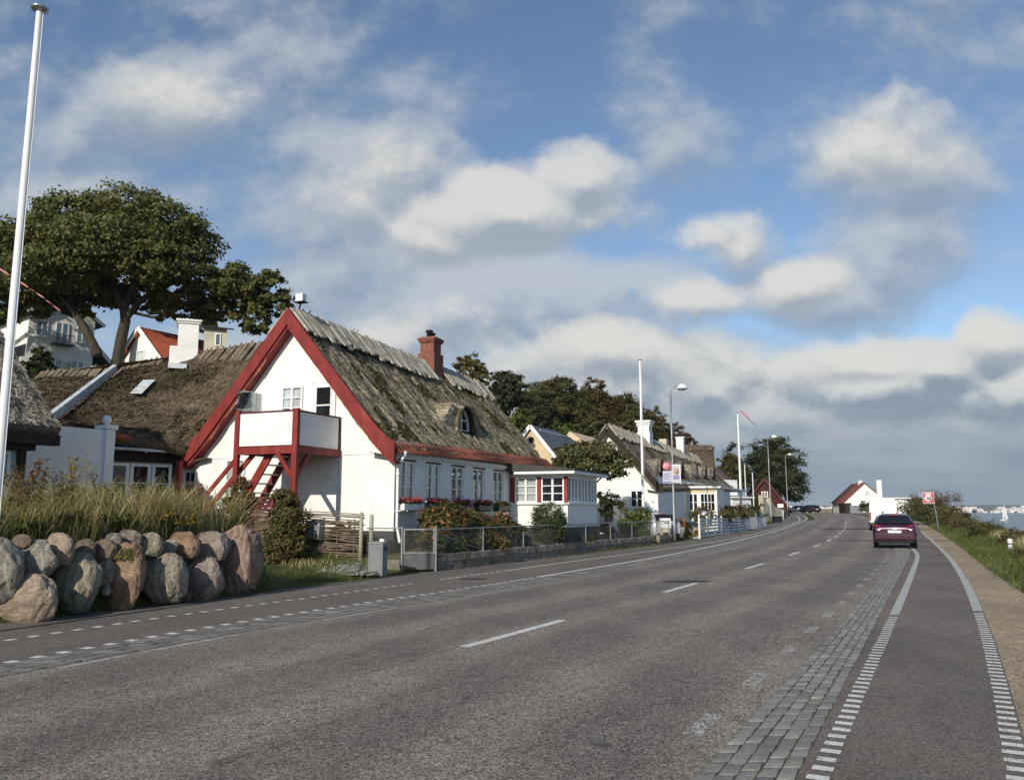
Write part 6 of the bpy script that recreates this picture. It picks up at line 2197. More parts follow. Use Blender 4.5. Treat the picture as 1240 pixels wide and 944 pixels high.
def hatchback(label, loc, rz_, paint, scale=1.):
    t = thing('parked_car', label, 'car', loc, rz_)
    t.scale = (scale,) * 3
    W_ = .86
    st = [(-2.00, .36, .58, .80, .84, .70, .76, .72, .66),
          (-1.97, .28, .60, .92, .97, .78, .83, .78, .70),
          (-1.86, .24, .62, 1.00, 1.06, .82, .86, .81, .66),
          (-1.62, .22, .64, 1.02, 1.30, .83, .87, .82, .60),
          (-1.38, .20, .66, 1.00, 1.42, .83, .87, .83, .57),
          (-.9, .20, .66, .98, 1.48, .83, .87, .84, .57),
          (-.1, .20, .66, .95, 1.49, .83, .87, .84, .58),
          (.45, .20, .66, .93, 1.40, .83, .87, .84, .60),
          (1.0, .20, .64, .92, 1.05, .83, .87, .83, .72),
          (1.6, .22, .60, .82, .90, .82, .85, .78, .66),
          (1.95, .30, .55, .70, .74, .70, .76, .70, .58)]
    loft_body(st, 'body', paint, t)
    # rear window, side windows, windscreen
    mb = MB()
    mb.add([(-.66, -1.875, 1.045), (.66, -1.875, 1.045), (.60, -1.66, 1.30), (.54, -1.50, 1.385), (-.54, -1.50, 1.385), (-.60, -1.66, 1.30)], [(0, 1, 2, 5), (5, 2, 3, 4)])
    g = mb.build('rear_window', M['car_glass'], t)
    g.location = (0, -.03, .02)
    mb = MB(); mb.beam((-.05, -1.93, 1.07), (.35, -1.86, 1.12), .02, .02)
    mb.build('wiper', M['black_plastic'], g)
    for s in (-1, 1):
        mb = MB()
        mb.add([(s * .853, -1.35, 1.03), (s * .85, .55, .97), (s * .69, .32, 1.36), (s * .63, -.5, 1.43), (s * .63, -1.2, 1.38)], [(0, 1, 2, 3, 4)])
        mb.build('side_window', M['car_glass'], t, fix=False)
        # tail light wrapping the corner
        mb = MB()
        mb.add([(s * .50, -2.005, .86), (s * .80, -1.95, .84), (s * .79, -1.90, 1.00), (s * .52, -1.955, .985), (s * .865, -1.78, .86), (s * .845, -1.72, 1.0)], [(0, 1, 2, 3), (1, 4, 5, 2)])
        mb.build('tail_light', M['tail_red'], t, fix=False)
        mb = MB(); mb.box(s * .99 - .07, s * .99 + .07, .42, .52, .95, 1.08); mb.box(s * .90 - .05, s * .90 + .05, .45, .49, .97, 1.0)
        mb.build('mirror', M['black_plastic'], t, bevel=.02)
        wheel(t, s * .76, -1.28, .31, .20, s); wheel(t, s * .76, 1.22, .31, .20, s)
    mb = MB(); mb.box(-.80, .80, -2.035, -1.90, .36, .62)
    bp = mb.build('bumper', paint, t, bevel=.04)
    mb = MB(); mb.box(-.70, .70, -2.02, -1.90, .24, .35)
    mb.build('valance', M['rubber'], bp, bevel=.02)
    mb = MB(); mb.box(-.26, .26, -2.052, -2.036, .66, .77)
    mb.build('number_plate', M['plate_white'], t)
    mb = MB(); mb.box(-.16, .16, -1.60, -1.50, 1.40, 1.425)
    mb.build('brake_light', M['tail_red'], t)
    return t


c0 = Gp(1087, 664)
hatchback('maroon hatchback seen from behind, parked across the granite setts on the right', (c0[0] + .75, c0[1] + 1.9, float(rz(c0[1]))), -math.atan2(.44, 1), M['car_maroon'], 1.03)
q = W(793, 640, 46.5)
hatchback('silver car parked nose-in behind the clipped hedge', (float(q[0]) - .1, 47.6, .05), -math.atan2(-.35, 1), M['car_silver'])
hatchback('tiny pale car far off at the bend, left one of the pair', (float(W(965, 620, 158)[0]), 158, 1.15), 1.2, M['car_silver'])
hatchback('tiny dark car far off at the bend, right one of the pair', (float(W(981, 620, 152)[0]), 152, 1.2), .3, M['black_plastic'])

q = W(1072.5, 640, 62)
vn_ = thing('white_van', 'tall white delivery van parked ahead of the maroon hatchback', 'van', (float(q[0]) + .9, 64.4, float(rz(64))), -math.atan2(.42, 1))
st = [(-2.6, .42, .8, 1.5, 2.30, .88, .93, .92, .86), (-2.56, .36, .8, 1.5, 2.40, .92, .97, .95, .86), (-1.5, .36, .8, 1.5, 2.44, .93, .98, .96, .86), (1.2, .36, .8, 1.4, 2.42, .93, .98, .96, .84), (1.7, .36, .8, 1.3, 2.1, .93, .98, .94, .78), (2.3, .36, .8, 1.15, 1.25, .92, .96, .88, .74), (2.75, .45, .7, .85, .9, .8, .86, .8, .66)]
loft_body(st, 'body', M['van_white'], vn_)
mb = MB(); mb.box(-.008, .008, -2.613, -2.59, .5, 2.25)
mb.build('door_seam', M['black_plastic'], vn_)
mb = MB(); mb.box(-.10, .03, -2.635, -2.605, 1.28, 1.40)
mb.build('door_handle', M['black_plastic'], vn_)
for s in (-1, 1):
    mb = MB(); mb.box(s * .90 - .06, s * .90 + .06, -2.62, -2.45, .75, 1.35)
    mb.build('tail_light', M['tail_red'], vn_, bevel=.015)
    mb = MB(); mb.box(s * 1.10 - .09, s * 1.10 + .09, 1.55, 1.68, 1.35, 1.72); mb.box(s * 1.0 - .06, s * 1.0 + .06, 1.58, 1.62, 1.4, 1.46)
    mb.build('mirror', M['black_plastic'], vn_, bevel=.02)
    wheel(vn_, s * .84, -1.55, .36, .24, s); wheel(vn_, s * .84, 1.75, .36, .24, s)
mb = MB(); mb.box(-.95, .95, -2.72, -2.58, .38, .60)
mb.build('bumper', M['black_plastic'], vn_, bevel=.03)
mb = MB(); mb.box(-.26, .26, -2.632, -2.612, .68, .79)
mb.build('number_plate', M['plate_white'], vn_)

# ---- sailing boat
sb = thing('sailing_boat', 'small white sailing boat with pale sails out on the sea', 'boat', (float(W(1217, 628, 560)[0]), 560, SEA_Z), .5)
mb = MB()
V, Q = [], []
hs = [(-3.6, 1.0, .9), (-2, 1.35, .85), (0, 1.45, .85), (2, 1.1, .95), (3.6, .35, 1.1), (4.3, .02, 1.2)]
for (x, hw, z) in hs:
    V += [(x, -hw, z), (x, -hw * .75, .1), (x, 0, -.4), (x, hw * .75, .1), (x, hw, z)]
for i in range(len(hs) - 1):
    Q += [(i * 5 + k, i * 5 + k + 1, i * 5 + 6 + k, i * 5 + 5 + k) for k in range(4)] + [(i * 5, i * 5 + 5, i * 5 + 9, i * 5 + 4)]
mb.add(V, Q); mb.add(V[:5], [(0, 1, 2, 3, 4)])
mb.build('hull', M['van_white'], sb)
mb = MB(); mb.box(-1.6, 1.6, -.7, .7, .85, 1.35)
mb.build('cabin', M['van_white'], sb, bevel=.1)
mb = MB(); mb.tube([(.6, 0, .9), (.6, 0, 11)], [.09, .06], 8); mb.beam((.6, 0, 1.9), (-3.4, -.3, 1.9), .1, .1)
mb.build('mast', M['pole_paint'], sb)
for nm, tri in (('mainsail', [(.5, 0, 2.0), (-3.3, -.3, 2.0), (.5, 0, 10.8)]), ('jib', [(4.1, 0, 1.3), (.4, -.5, 1.7), (.7, 0, 9.6)])):
    V, Q = [], []
    n = 8
    for i in range(n + 1):
        for j in range(n + 1):
            a, b = i / n, j / n
            p = lerp(lerp(tri[0], tri[1], a), tri[2], b)
            V.append((p.x, p.y - .5 * math.sin(pi * a) * (1 - b), p.z))
    Q = [(i * (n + 1) + j, (i + 1) * (n + 1) + j, (i + 1) * (n + 1) + j + 1, i * (n + 1) + j + 1) for i in range(n) for j in range(n)]
    mesh_np(nm, V, Q, M['sail'], sb, smooth=True)

# ---- small things at the far end of the road
q = W(1009, 618, 150)
fs_ = thing('lifebuoy_post', 'dark post with a white top standing at the far shore wall', 'post', (float(q[0]), 150, 1.2))
mb = MB(); mb.lathe([(.22, 0), (.22, 1.0), (.12, 1.1)], 10); mb.build('base', M['black_plastic'], fs_)
mb = MB(); mb.tube([(0, 0, 1.05), (0, 0, 2.1)], .05, 8); mb.box(-.35, .35, -.03, .03, 1.45, 1.75); mb.build('post', M['sign_white'], fs_)
q0, q1 = W(995, 619, 154), W(1019, 619, 154)
sw = thing('shore_wall', 'long low grey wall at the far end of the road before the sea', 'wall', (0, 0, 0))
mb = MB(); mb.box(float(q0[0]), float(q1[0]), 154, 154.5, .8, 2.0); mb.build('wall', M['stone_block'], sw)
# ------------------------------------------------------------------ vegetation
def rnd_unit(g, n):
    v = g.normal(size=(n, 3)); return v / np.linalg.norm(v, axis=1, keepdims=True)


def leaf_mesh(name, P, size, mat, parent=None, seed=0, up=.5, out=None, aspect=.62, mats=None, mi=None, smooth=False):
    """one small folded-diamond leaf at every point"""
    g = np.random.default_rng(seed)
    P = np.asarray(P, float); n = len(P)
    N = rnd_unit(g, n)
    if out is not None:
        N = N * .8 + out * .9
    N[:, 2] += up
    N /= np.linalg.norm(N, axis=1, keepdims=True)
    T = np.cross(N, rnd_unit(g, n)); T /= np.maximum(np.linalg.norm(T, axis=1, keepdims=True), 1e-6)
    B = np.cross(N, T)
    s = (size * g.uniform(.6, 1.35, n))[:, None]
    droop = N * s * .16
    a = P - T * s * .5
    b = P + B * s * .5 * aspect - droop * .2
    c = P + T * s * .5 - droop
    d = P - B * s * .5 * aspect - droop * .2
    V = np.stack([a, b, c, d], 1).reshape(-1, 3)
    Q = np.arange(4 * n, dtype=np.int32).reshape(n, 4)
    return mesh_np(name, V, Q, mats or mat, parent, smooth=smooth, mi=mi)


def clump_points(g, blobs, n, per=60, tight=.22, shell=.55):
    """points in leaf clumps spread over the outer part of ellipsoid blobs (x, y, z, rx, ry, rz)"""
    vol = np.array([b[3] * b[4] + b[4] * b[5] + b[3] * b[5] for b in blobs]); vol = vol / vol.sum()
    nc = max(1, n // per)
    idx = g.choice(len(blobs), nc, p=vol)
    B = np.array(blobs)[idx]
    u = rnd_unit(g, nc) * (shell + (1 - shell) * g.random((nc, 1)) ** .6)
    Cc = B[:, :3] + u * B[:, 3:6]
    R_ = B[:, 3:6].mean(1) * tight * g.uniform(.7, 1.4, nc)
    k = g.integers(0, nc, n)
    off = g.normal(size=(n, 3)) * np.array([1, 1, .62]) * R_[k][:, None] * .62
    P = Cc[k] + off
    out = u[k]
    return P, out


def limb(mb, p, q, r0, r1, seed, bend=.12, n=6, m=0):
    r = random.Random(seed)
    p, q = Vector(p), Vector(q)
    L = (q - p).length
    o1 = Vector((r.uniform(-1, 1), r.uniform(-1, 1), r.uniform(-.2, .8))) * L * bend
    pts, rs = [], []
    for k in range(n + 1):
        t = k / n
        pts.append(p * (1 - t) + q * t + o1 * math.sin(pi * t) + Vector((r.uniform(-1, 1), r.uniform(-1, 1), r.uniform(-1, 1))) * L * .012 * (0 < k < n))
        rs.append(r0 * (1 - t) + r1 * t)
    mb.tube(pts, rs, 8 if r0 > .05 else 5, m)
    return pts


def tree(name, label, base, blobs, leaf, n, size, trunk_r, bark='bark', seed=1, group=None, fork=.45, lean=(0, 0), per=60, tight=.24, trunks=1, shell=.55, up=.5, twigs=True):
    """trunk with limbs to every clump of the crown, and the crown of separate leaves; blobs relative to base"""
    t = thing(name, label, 'tree', tuple(base), 0, group)
    g = np.random.default_rng(seed); r = random.Random(seed)
    zc = np.mean([b[2] for b in blobs]); top = max(b[2] + b[5] for b in blobs); bot = min(b[2] - b[5] for b in blobs)
    mb = MB()
    fz = max(.5, bot + fork * (zc - bot))
    cx_, cy_ = np.mean([b[0] for b in blobs]), np.mean([b[1] for b in blobs])
    f = Vector((cx_ * .35 + lean[0], cy_ * .35 + lean[1], fz))
    for k in range(trunks):
        st = Vector((r.uniform(-.4, .4), r.uniform(-.4, .4), 0)) if trunks > 1 else Vector((0, 0, 0))
        pts = [st - Vector((0, 0, .4)), st + Vector((0, 0, .15)), lerp(st, f, .5) + Vector((r.uniform(-.1, .1), r.uniform(-.1, .1), 0)), f + st * .4]
        mb.tube(pts, [trunk_r * 1.5, trunk_r * 1.1, trunk_r * .85, trunk_r * .7], 10)
    for i, b in enumerate(blobs):
        q = Vector((b[0], b[1], b[2] + b[5] * .2))
        start = f - Vector((0, 0, r.uniform(0, .25) * fz))
        pts = limb(mb, start, q, trunk_r * .5, trunk_r * .12, seed * 31 + i)
        if twigs:
            for j in range(6):
                a = pts[r.randint(2, len(pts) - 1)]
                u = Vector(rnd_unit(g, 1)[0]); u.z = abs(u.z) * .8
                limb(mb, a, Vector((b[0] + u.x * b[3] * .85, b[1] + u.y * b[4] * .85, b[2] + u.z * b[5] * .85)), trunk_r * .14, trunk_r * .03, seed * 77 + i * 9 + j, n=4)
    mb.build('trunk', M[bark], t, fix=False)
    P, out = clump_points(g, blobs, n, per, tight, shell)
    leaf_mesh('crown', P, size, M[leaf], t, seed, up=up, out=out)
    return t


def blob_set(seed, w, d, h, z0, n, rr=.5, dome=True):
    """n crown clumps filling a dome of width w, depth d, height h above z0"""
    r = random.Random(seed)
    out = []
    for k in range(n):
        a = 2 * pi * (k / n) * 2.4 + r.uniform(-.4, .4)
        f = math.sqrt((k + .5) / n)
        zz = z0 + h * (.80 * (1 - f ** 1.7 * .85) + r.uniform(-.08, .08)) if dome else z0 + h * r.random()
        s = rr * r.uniform(.75, 1.15)
        out.append((math.cos(a) * f * w * .40, math.sin(a) * f * d * .40, zz, s * w * .5, s * d * .5, s * h * .52))
    return out


# ================= the big spreading tree behind the roofs
BT = (-23.6, 47.5, tz(-23.6, 47.5))
big = thing('broadleaf_tree', 'huge spreading tree with olive dome crown and dark trunk, rising behind the brown thatched roof', 'tree', BT)
crown_px = [  # px, py, rx, ry, distance offset
    (150, 252, 62, 24, 0), (100, 262, 60, 26, 1), (50, 285, 56, 28, 0), (200, 272, 50, 28, -.5), (232, 300, 38, 30, .5), (10, 300, 48, 30, 1.5), (-32, 330, 40, 30, 1),
    (130, 292, 70, 30, -2.5), (70, 322, 60, 28, -2.2), (190, 318, 52, 28, -2.), (20, 346, 44, 20, -.5), (250, 345, 34, 24, 0), (150, 335, 60, 24, 2.2), (285, 340, 40, 22, -.4),
    (322, 350, 30, 22, -.2), (330, 372, 24, 20, 0), (298, 372, 34, 20, .6), (262, 376, 32, 16, 1.2), (215, 360, 40, 14, .8), (110, 352, 50, 16, 1.5), (60, 362, 36, 12, 1), (245, 392, 20, 9, .8), (310, 395, 22, 9, .6), (180, 300, 60, 30, 3), (60, 300, 60, 30, 3.2), (345, 362, 14, 14, 0), (100, 300, 60, 30, 0), (40, 372, 34, 10, .5), (92, 374, 26, 9, 1.2), (-5, 380, 30, 14, .5), (205, 378, 24, 10, 1.0), (130, 362, 30, 9, 2), (178, 366, 24, 9, 1.5)]
blobs = []
for (px, py, rx, ry, o) in crown_px:
    Y = 47.5 + o
    c = W(px, py, Y) - np.array(BT)
    k = Y / FPX
    blobs.append((c[0], c[1], c[2], rx * k, rx * k * .85, ry * k))
mb = MB()
tp = lambda px, py, o=0: Vector(W(px, py, 47.5 + o) - np.array(BT))
mb.tube([(0, 0, -.6), (0, 0, .2), tp(148, 405), tp(152, 388), tp(150, 370)], [.52, .38, .32, .29, .26], 12)
mb.tube([tp(150, 374), tp(140, 352), tp(128, 332, .4), tp(112, 306, .6)], [.26, .2, .15, .07], 9)
mb.tube([tp(151, 372), tp(163, 345, -.4), tp(168, 315, -.8), tp(182, 285, -.6)], [.24, .19, .14, .06], 9)
mb.tube([tp(152, 386), tp(168, 366), tp(190, 350, -.5), tp(222, 338, -.5), tp(262, 352, -.3), tp(300, 352)], [.22, .18, .15, .12, .08, .04], 9)
mb.tube([tp(160, 378), tp(185, 384, .3), tp(215, 381, .5), tp(250, 388, .8), tp(290, 376, .5), tp(330, 372)], [.10, .085, .075, .06, .05, .02], 8)
mb.tube([tp(118, 430, -1), tp(112, 416, -1), tp(98, 390, -1), tp(82, 365, -.6), tp(60, 340), tp(30, 318)], [.30, .27, .22, .18, .13, .06], 10)
mb.tube([tp(92, 380, -1), tp(70, 356, -1), tp(38, 346, -.6), tp(0, 340)], [.13, .10, .08, .03], 8)
mb.tube([tp(84, 366, -.7), tp(90, 335, -1), tp(80, 300, -1.4)], [.13, .10, .05], 8)
hubs = [tp(150, 370), tp(140, 350), tp(165, 335, -.5), tp(190, 350, -.5), tp(98, 390, -1), tp(70, 350, -.3), tp(262, 352, -.3), tp(290, 378, .5), tp(128, 332, .4)]
for i, b in enumerate(blobs):
    q = Vector((b[0], b[1], b[2]))
    s = min(hubs, key=lambda h: (h - q).length)
    pts = limb(mb, s, q, .10, .03, 300 + i)
    g = np.random.default_rng(500 + i)
    for j in range(7):
        u = rnd_unit(g, 1)[0]
        limb(mb, pts[2 + j % 4], (b[0] + u[0] * b[3] * .9, b[1] + u[1] * b[4] * .9, b[2] + abs(u[2]) * b[5] * .9), .035, .01, 900 + i * 11 + j, n=4)
mb.build('trunk', M['bark'], big, fix=False)
g = np.random.default_rng(77)
P, out = clump_points(g, blobs, 120000, 46, .18, .5)
leaf_mesh('crown', P, .235, M['leaf_sycamore'], big, 78, up=.35, out=out)

# ================= the wood on the slope and the trees along it
def px_tree(label, px, py_top, w_px, h_px, Y, leaf, n, size, nb=12, seed=1, bark='bark', name='broadleaf_tree', group='trees on the wooded slope', drop=0., rr=.52, trunk_r=.3, shell=.55, tight=.24, per=60, up=.5, fork=.35):
    k = Y / FPX
    top = W(px, py_top, Y)
    x = float(top[0]); zb = tz(x, Y) - drop
    h = h_px * k
    z0 = float(top[2]) - h - zb
    return tree(name, label, (x, Y, zb), blob_set(seed, w_px * k, w_px * k * .9, h, max(z0, .3), nb, rr), leaf, n, size, trunk_r, bark, seed, group, shell=shell, tight=tight, per=per, up=up, fork=fork)


px_tree('pale yellow-green birch peeping over the thatched ridge right of the brick chimney', 569, 424, 44, 60, 62, 'leaf_birch', 9000, .20, 12, 3, 'bark_pale', trunk_r=.14, rr=.5)
px_tree('dark green pine with open lower trunk, right end of the thatched ridge', 613, 444, 56, 52, 92, 'leaf_dark', 16000, .26, 14, 4, 'bark', name='pine_tree', trunk_r=.26, rr=.46)
px_tree('light green bushy tree low beside the thatched roof end', 630, 497, 42, 40, 84, 'leaf_light', 7000, .26, 10, 5, trunk_r=.15)
px_tree('light green shrubby tree above the black-tiled roof', 676, 512, 52, 24, 98, 'leaf_light', 5000, .27, 10, 6, trunk_r=.15)
px_tree('broad olive tree, largest crown of the wood, just right of the pine', 672, 456, 84, 62, 118, 'leaf_olive', 36000, .34, 24, 7, trunk_r=.4)
px_tree('brownish tree with pale bare trunk in the middle of the wood', 716, 460, 66, 64, 122, 'leaf_autumn', 24000, .33, 18, 8, 'bark_pale', trunk_r=.32)
px_tree('olive tree of the wood standing nearest behind the flagless flagpole', 752, 471, 62, 62, 124, 'leaf_olive', 26000, .33, 18, 9, 'bark_pale', trunk_r=.32)
px_tree('low orange-brown tree in front of the wood above the long house gable', 752, 503, 58, 40, 112, 'leaf_autumn', 13000, .30, 14, 10, trunk_r=.2)
px_tree('dark olive tree filling the lower left of the wood', 652, 478, 52, 50, 110, 'leaf_dark', 16000, .3, 14, 11, trunk_r=.25)
px_tree('reddish half-bare tree beyond the ornate white chimney', 790, 494, 48, 52, 126, 'leaf_autumn', 15000, .28, 16, 12, trunk_r=.22, rr=.5)
px_tree('reddish thin tree at the low right end of the wood', 815, 512, 40, 40, 128, 'leaf_bare', 10000, .27, 14, 13, trunk_r=.18, rr=.5)
px_tree('bare-twigged low tree tapering off at the wood end', 833, 524, 26, 24, 130, 'leaf_bare', 2600, .25, 9, 14, trunk_r=.14, rr=.5)
px_tree('dark tree in the hollow behind the middle of the wood', 700, 484, 64, 52, 132, 'leaf_dark', 10000, .34, 12, 15, trunk_r=.3)
px_tree('olive undergrowth tree at the foot of the wood over the garden tree', 715, 505, 70, 34, 108, 'leaf_olive', 8000, .3, 12, 16, trunk_r=.2)
px_tree('yellowish green tree left of the far flagpole', 884, 541, 42, 52, 140, 'leaf_olive', 9000, .36, 12, 17, trunk_r=.3, group='trees beyond the bend')
px_tree('big dark green round tree behind the red gable', 934, 527, 72, 74, 150, 'leaf_dark', 22000, .42, 18, 18, trunk_r=.45, group='trees beyond the bend')
# dark bush by the villa
px_tree('dark green bushy tree in front of the white villa', 46, 422, 44, 50, 44, 'leaf_dark', 9000, .18, 12, 19, trunk_r=.12, group=None, name='bushy_tree')

# ================= garden trees and shrubs
def shrub(label, blobs, leaf, n, size, seed, name='shrub', cat='shrub', group=None, stems=7, base=None, up=.4, tight=.3, per=40, shell=.45):
    """blobs in world coordinates"""
    if base is None:
        bx = float(np.mean([b[0] for b in blobs])); by = float(np.mean([b[1] for b in blobs])); base = (bx, by, tz(bx, by))
    t = thing(name, label, cat, base, 0, group)
    rel = [(b[0] - base[0], b[1] - base[1], b[2] - base[2], b[3], b[4], b[5]) for b in blobs]
    g = np.random.default_rng(seed); r = random.Random(seed)
    mb = MB()
    for b in rel:
        for k in range(stems):
            u = rnd_unit(g, 1)[0]
            limb(mb, (b[0] * .6 + r.uniform(-.08, .08), b[1] * .6 + r.uniform(-.08, .08), -.05), (b[0] + u[0] * b[3] * .8, b[1] + u[1] * b[4] * .8, b[2] + abs(u[2]) * b[5] * .75), .016, .005, seed * 13 + k, n=4)
    mb.build('stem', M['bark'], t, fix=False)
    P, out = clump_points(g, rel, n, per, tight, shell)
    P[:, 2] = np.maximum(P[:, 2], .02)
    leaf_mesh('foliage', P, size, M[leaf], t, seed, up=up, out=out)
    return t


def pb_(px, py, Y, rx, ry, k=.9):
    c = W(px, py, Y); s = Y / FPX
    return (float(c[0]), float(c[1]), float(c[2]), rx * s, rx * s * k, ry * s)


def blossoms(parent, blobs, mat, n, size, seed, name='blossom'):
    g = np.random.default_rng(seed)
    base = np.array(parent.location)
    rel = [(b[0] - base[0], b[1] - base[1], b[2] - base[2], b[3], b[4], b[5]) for b in blobs]
    P, out = clump_points(g, rel, n, 14, .10, .92)
    return leaf_mesh(name, P, size, M[mat], parent, seed, up=.4, out=out, aspect=.9)


bl = [pb_(700, 550, 43.5, 24, 15), pb_(728, 548, 43.2, 24, 16), pb_(748, 560, 43, 20, 14), pb_(690, 562, 44, 18, 11), pb_(715, 566, 42.6, 20, 10), pb_(742, 572, 43, 16, 8), pb_(676, 552, 44.5, 12, 10)]
ap = W(722, 640, 43.3)
base = (float(ap[0]), 43.3, tz(ap[0], 43.3))
tree('apple_tree', 'low wide garden tree with pale flecked green leaves behind the garden room', base, [(b[0] - base[0], b[1] - base[1], b[2] - base[2], *b[3:]) for b in bl], 'leaf_apple', 9000, .17, .10, seed=61, per=30, tight=.26)
bl = [pb_(737, 601, 41.5, 13, 9), pb_(731, 612, 41.3, 10, 8), pb_(744, 612, 41.5, 10, 9), pb_(737, 622, 41.5, 8, 7)]
shrub('dark leaved upright shrub right of the garden room', bl, 'leaf_dark', 2600, .13, 62)
bl = [pb_(760, 628, 41.2, 12, 13), pb_(775, 627, 41.6, 12, 13), pb_(768, 640, 41.2, 16, 12)]
shrub('dense clipped green hedge beside the silver car', bl, 'leaf_light', 7000, .10, 63, name='hedge', cat='hedge', shell=.75)
bl = [pb_(665, 623, 30.9, 19, 15), pb_(665, 637, 30.9, 20, 15), pb_(665, 648, 30.9, 17, 9)]
shrub('round clipped dark green bush in front of the garden room', bl, 'leaf_box', 14000, .06, 64, shell=.8, tight=.24)
bl = [pb_(522, 628, 25.2, 18, 14), pb_(540, 622, 25.6, 18, 13), pb_(533, 640, 24.9, 22, 14), pb_(555, 632, 25.6, 16, 14)]
t = shrub('broad hydrangea with yellow-green and red leaves under the first windows', bl, 'leaf_hydrangea', 6500, .115, 65)
blossoms(t, bl, 'leaf_orange', 500, .07, 66)
bl = [pb_(572, 628, 26.5, 13, 13), pb_(588, 634, 27, 14, 12), pb_(578, 646, 26.2, 16, 11)]
t = shrub('reddish bush under the middle windows of the thatched house', bl, 'leaf_climber', 4200, .10, 67)
blossoms(t, bl, 'leaf_red', 220, .06, 68)
bl = [pb_(610, 632, 28, 12, 12), pb_(625, 640, 28.4, 10, 9)]
t = shrub('bush with pink flower heads left of the garden room', bl, 'leaf_hydrangea', 2600, .10, 69)
blossoms(t, [pb_(608, 625, 27.9, 9, 6), pb_(620, 629, 28, 7, 6)], 'leaf_pink', 420, .07, 70)
for i, (px, Y, w_, h_, lf, n, lab) in enumerate(((545, 24.4, 22, 12, 'leaf_box', 2600, 'low green plants behind the netting next to the gate'), (590, 26.2, 26, 12, 'leaf_hydrangea', 2600, 'low mixed plants behind the netting below the middle windows'), (628, 28.8, 18, 11, 'leaf_box', 1800, 'low plants behind the netting left of the clipped bush'), (712, 33.4, 10, 6, 'leaf_box', 900, 'low plants in front of the dark plinth of the garden room'), (508, 25.6, 8, 14, 'leaf_climber', 900, 'purplish shrub behind the gate by the downpipe'), (452, 25.0, 20, 13, 'leaf_box', 2200, 'green plants behind the netting left of the gate'))):
    bl = [pb_(px - w_ * .4, 660 - (i == 3) * 6, Y, w_ * .6, h_), pb_(px + w_ * .4, 658 - (i == 3) * 6, Y + .5, w_ * .6, h_)]
    shrub(lab, bl, lf, n, .095, 80 + i, stems=4)
bl = [pb_(733, 640, 38.6, 9, 9), pb_(744, 645, 39, 7, 7)]
t = shrub('pale pink flowering shrub near the right end of the wire fence', bl, 'leaf_box', 900, .10, 90)
blossoms(t, bl, 'leaf_pink', 700, .09, 91)
bl = [pb_(345, 604, 23.4, 18, 13), pb_(350, 628, 23.3, 21, 18), pb_(336, 650, 22.9, 20, 20), pb_(350, 662, 22.8, 18, 16), pb_(332, 676, 22.4, 16, 14)]
shrub('tall climbing bush with reddish leaves at the balcony post', bl, 'leaf_climber', 12000, .08, 92, name='climber')
bl = [pb_(292, 592, 22.6, 11, 16), pb_(286, 612, 22.4, 14, 14), pb_(300, 604, 22.6, 10, 12)]
shrub('rusty red bush at the foot of the stairs behind the grass', bl, 'weed_brown', 3200, .085, 93)
bl = [pb_(419, 636, 24.6, 10, 5), pb_(410, 640, 24.4, 10, 5)]
shrub('small dry shrub behind the top of the woven fence', bl, 'scrub', 700, .07, 94)
bl = [pb_(408, 692, 21.9, 20, 6), pb_(430, 694, 21.6, 20, 6), pb_(446, 696, 21.3, 12, 5), pb_(420, 690, 22.1, 24, 7)]
shrub('silvery grey spreading plant at the foot of the letterbox', bl, 'leaf_silver', 5200, .055, 95, stems=5, up=.7)
for i, (px, Y, w_, h_, lf, n, lab) in enumerate(((865, 56, 26, 9, 'leaf_climber', 3400, 'autumn coloured hedge behind the white board fence, left part'), (890, 61, 20, 9, 'leaf_hydrangea', 2600, 'autumn coloured hedge behind the white board fence, right part'), (912, 68, 16, 8, 'leaf_box', 1800, 'grey green bushes around the foot of the far flagpole'), (914, 112, 12, 7, 'leaf_dark', 1100, 'dark hedge under the red gable'), (836, 50.0, 16, 8, 'leaf_yellow', 1100, 'yellow and red low plants in front of the storage box'))):
    py = (622, 620, 618, 607, 642)[i]
    bl = [pb_(px - w_ * .5, py, Y - 1.2 * (i < 2), w_ * .6, h_), pb_(px + w_ * .5, py, Y + 1.2 * (i < 2), w_ * .6, h_), pb_(px, py - 1, Y, w_ * .6, h_)]
    shrub(lab, bl, lf, n, .14 if i < 3 else .12 if i == 4 else .3, 100 + i, name='hedge' if i in (0, 1, 3) else 'shrub', cat='hedge' if i in (0, 1, 3) else 'shrub', stems=4)
for (t, o, s), seed in zip(pots, (111, 112)):
    b = [(o[0], o[1], o[2] + .85 * s, .42 * s, .42 * s, .34 * s)]
    fo = shrub('mass of orange and cream blooms in the ' + ('pale planter' if seed == 111 else 'black planter'), b, 'leaf_box', 500, .10, seed, name='flowers', cat='flowers', stems=5, base=(o[0], o[1], o[2] + .4 * s))
    blossoms(fo, b, 'leaf_orange', 700, .09, seed + 5)
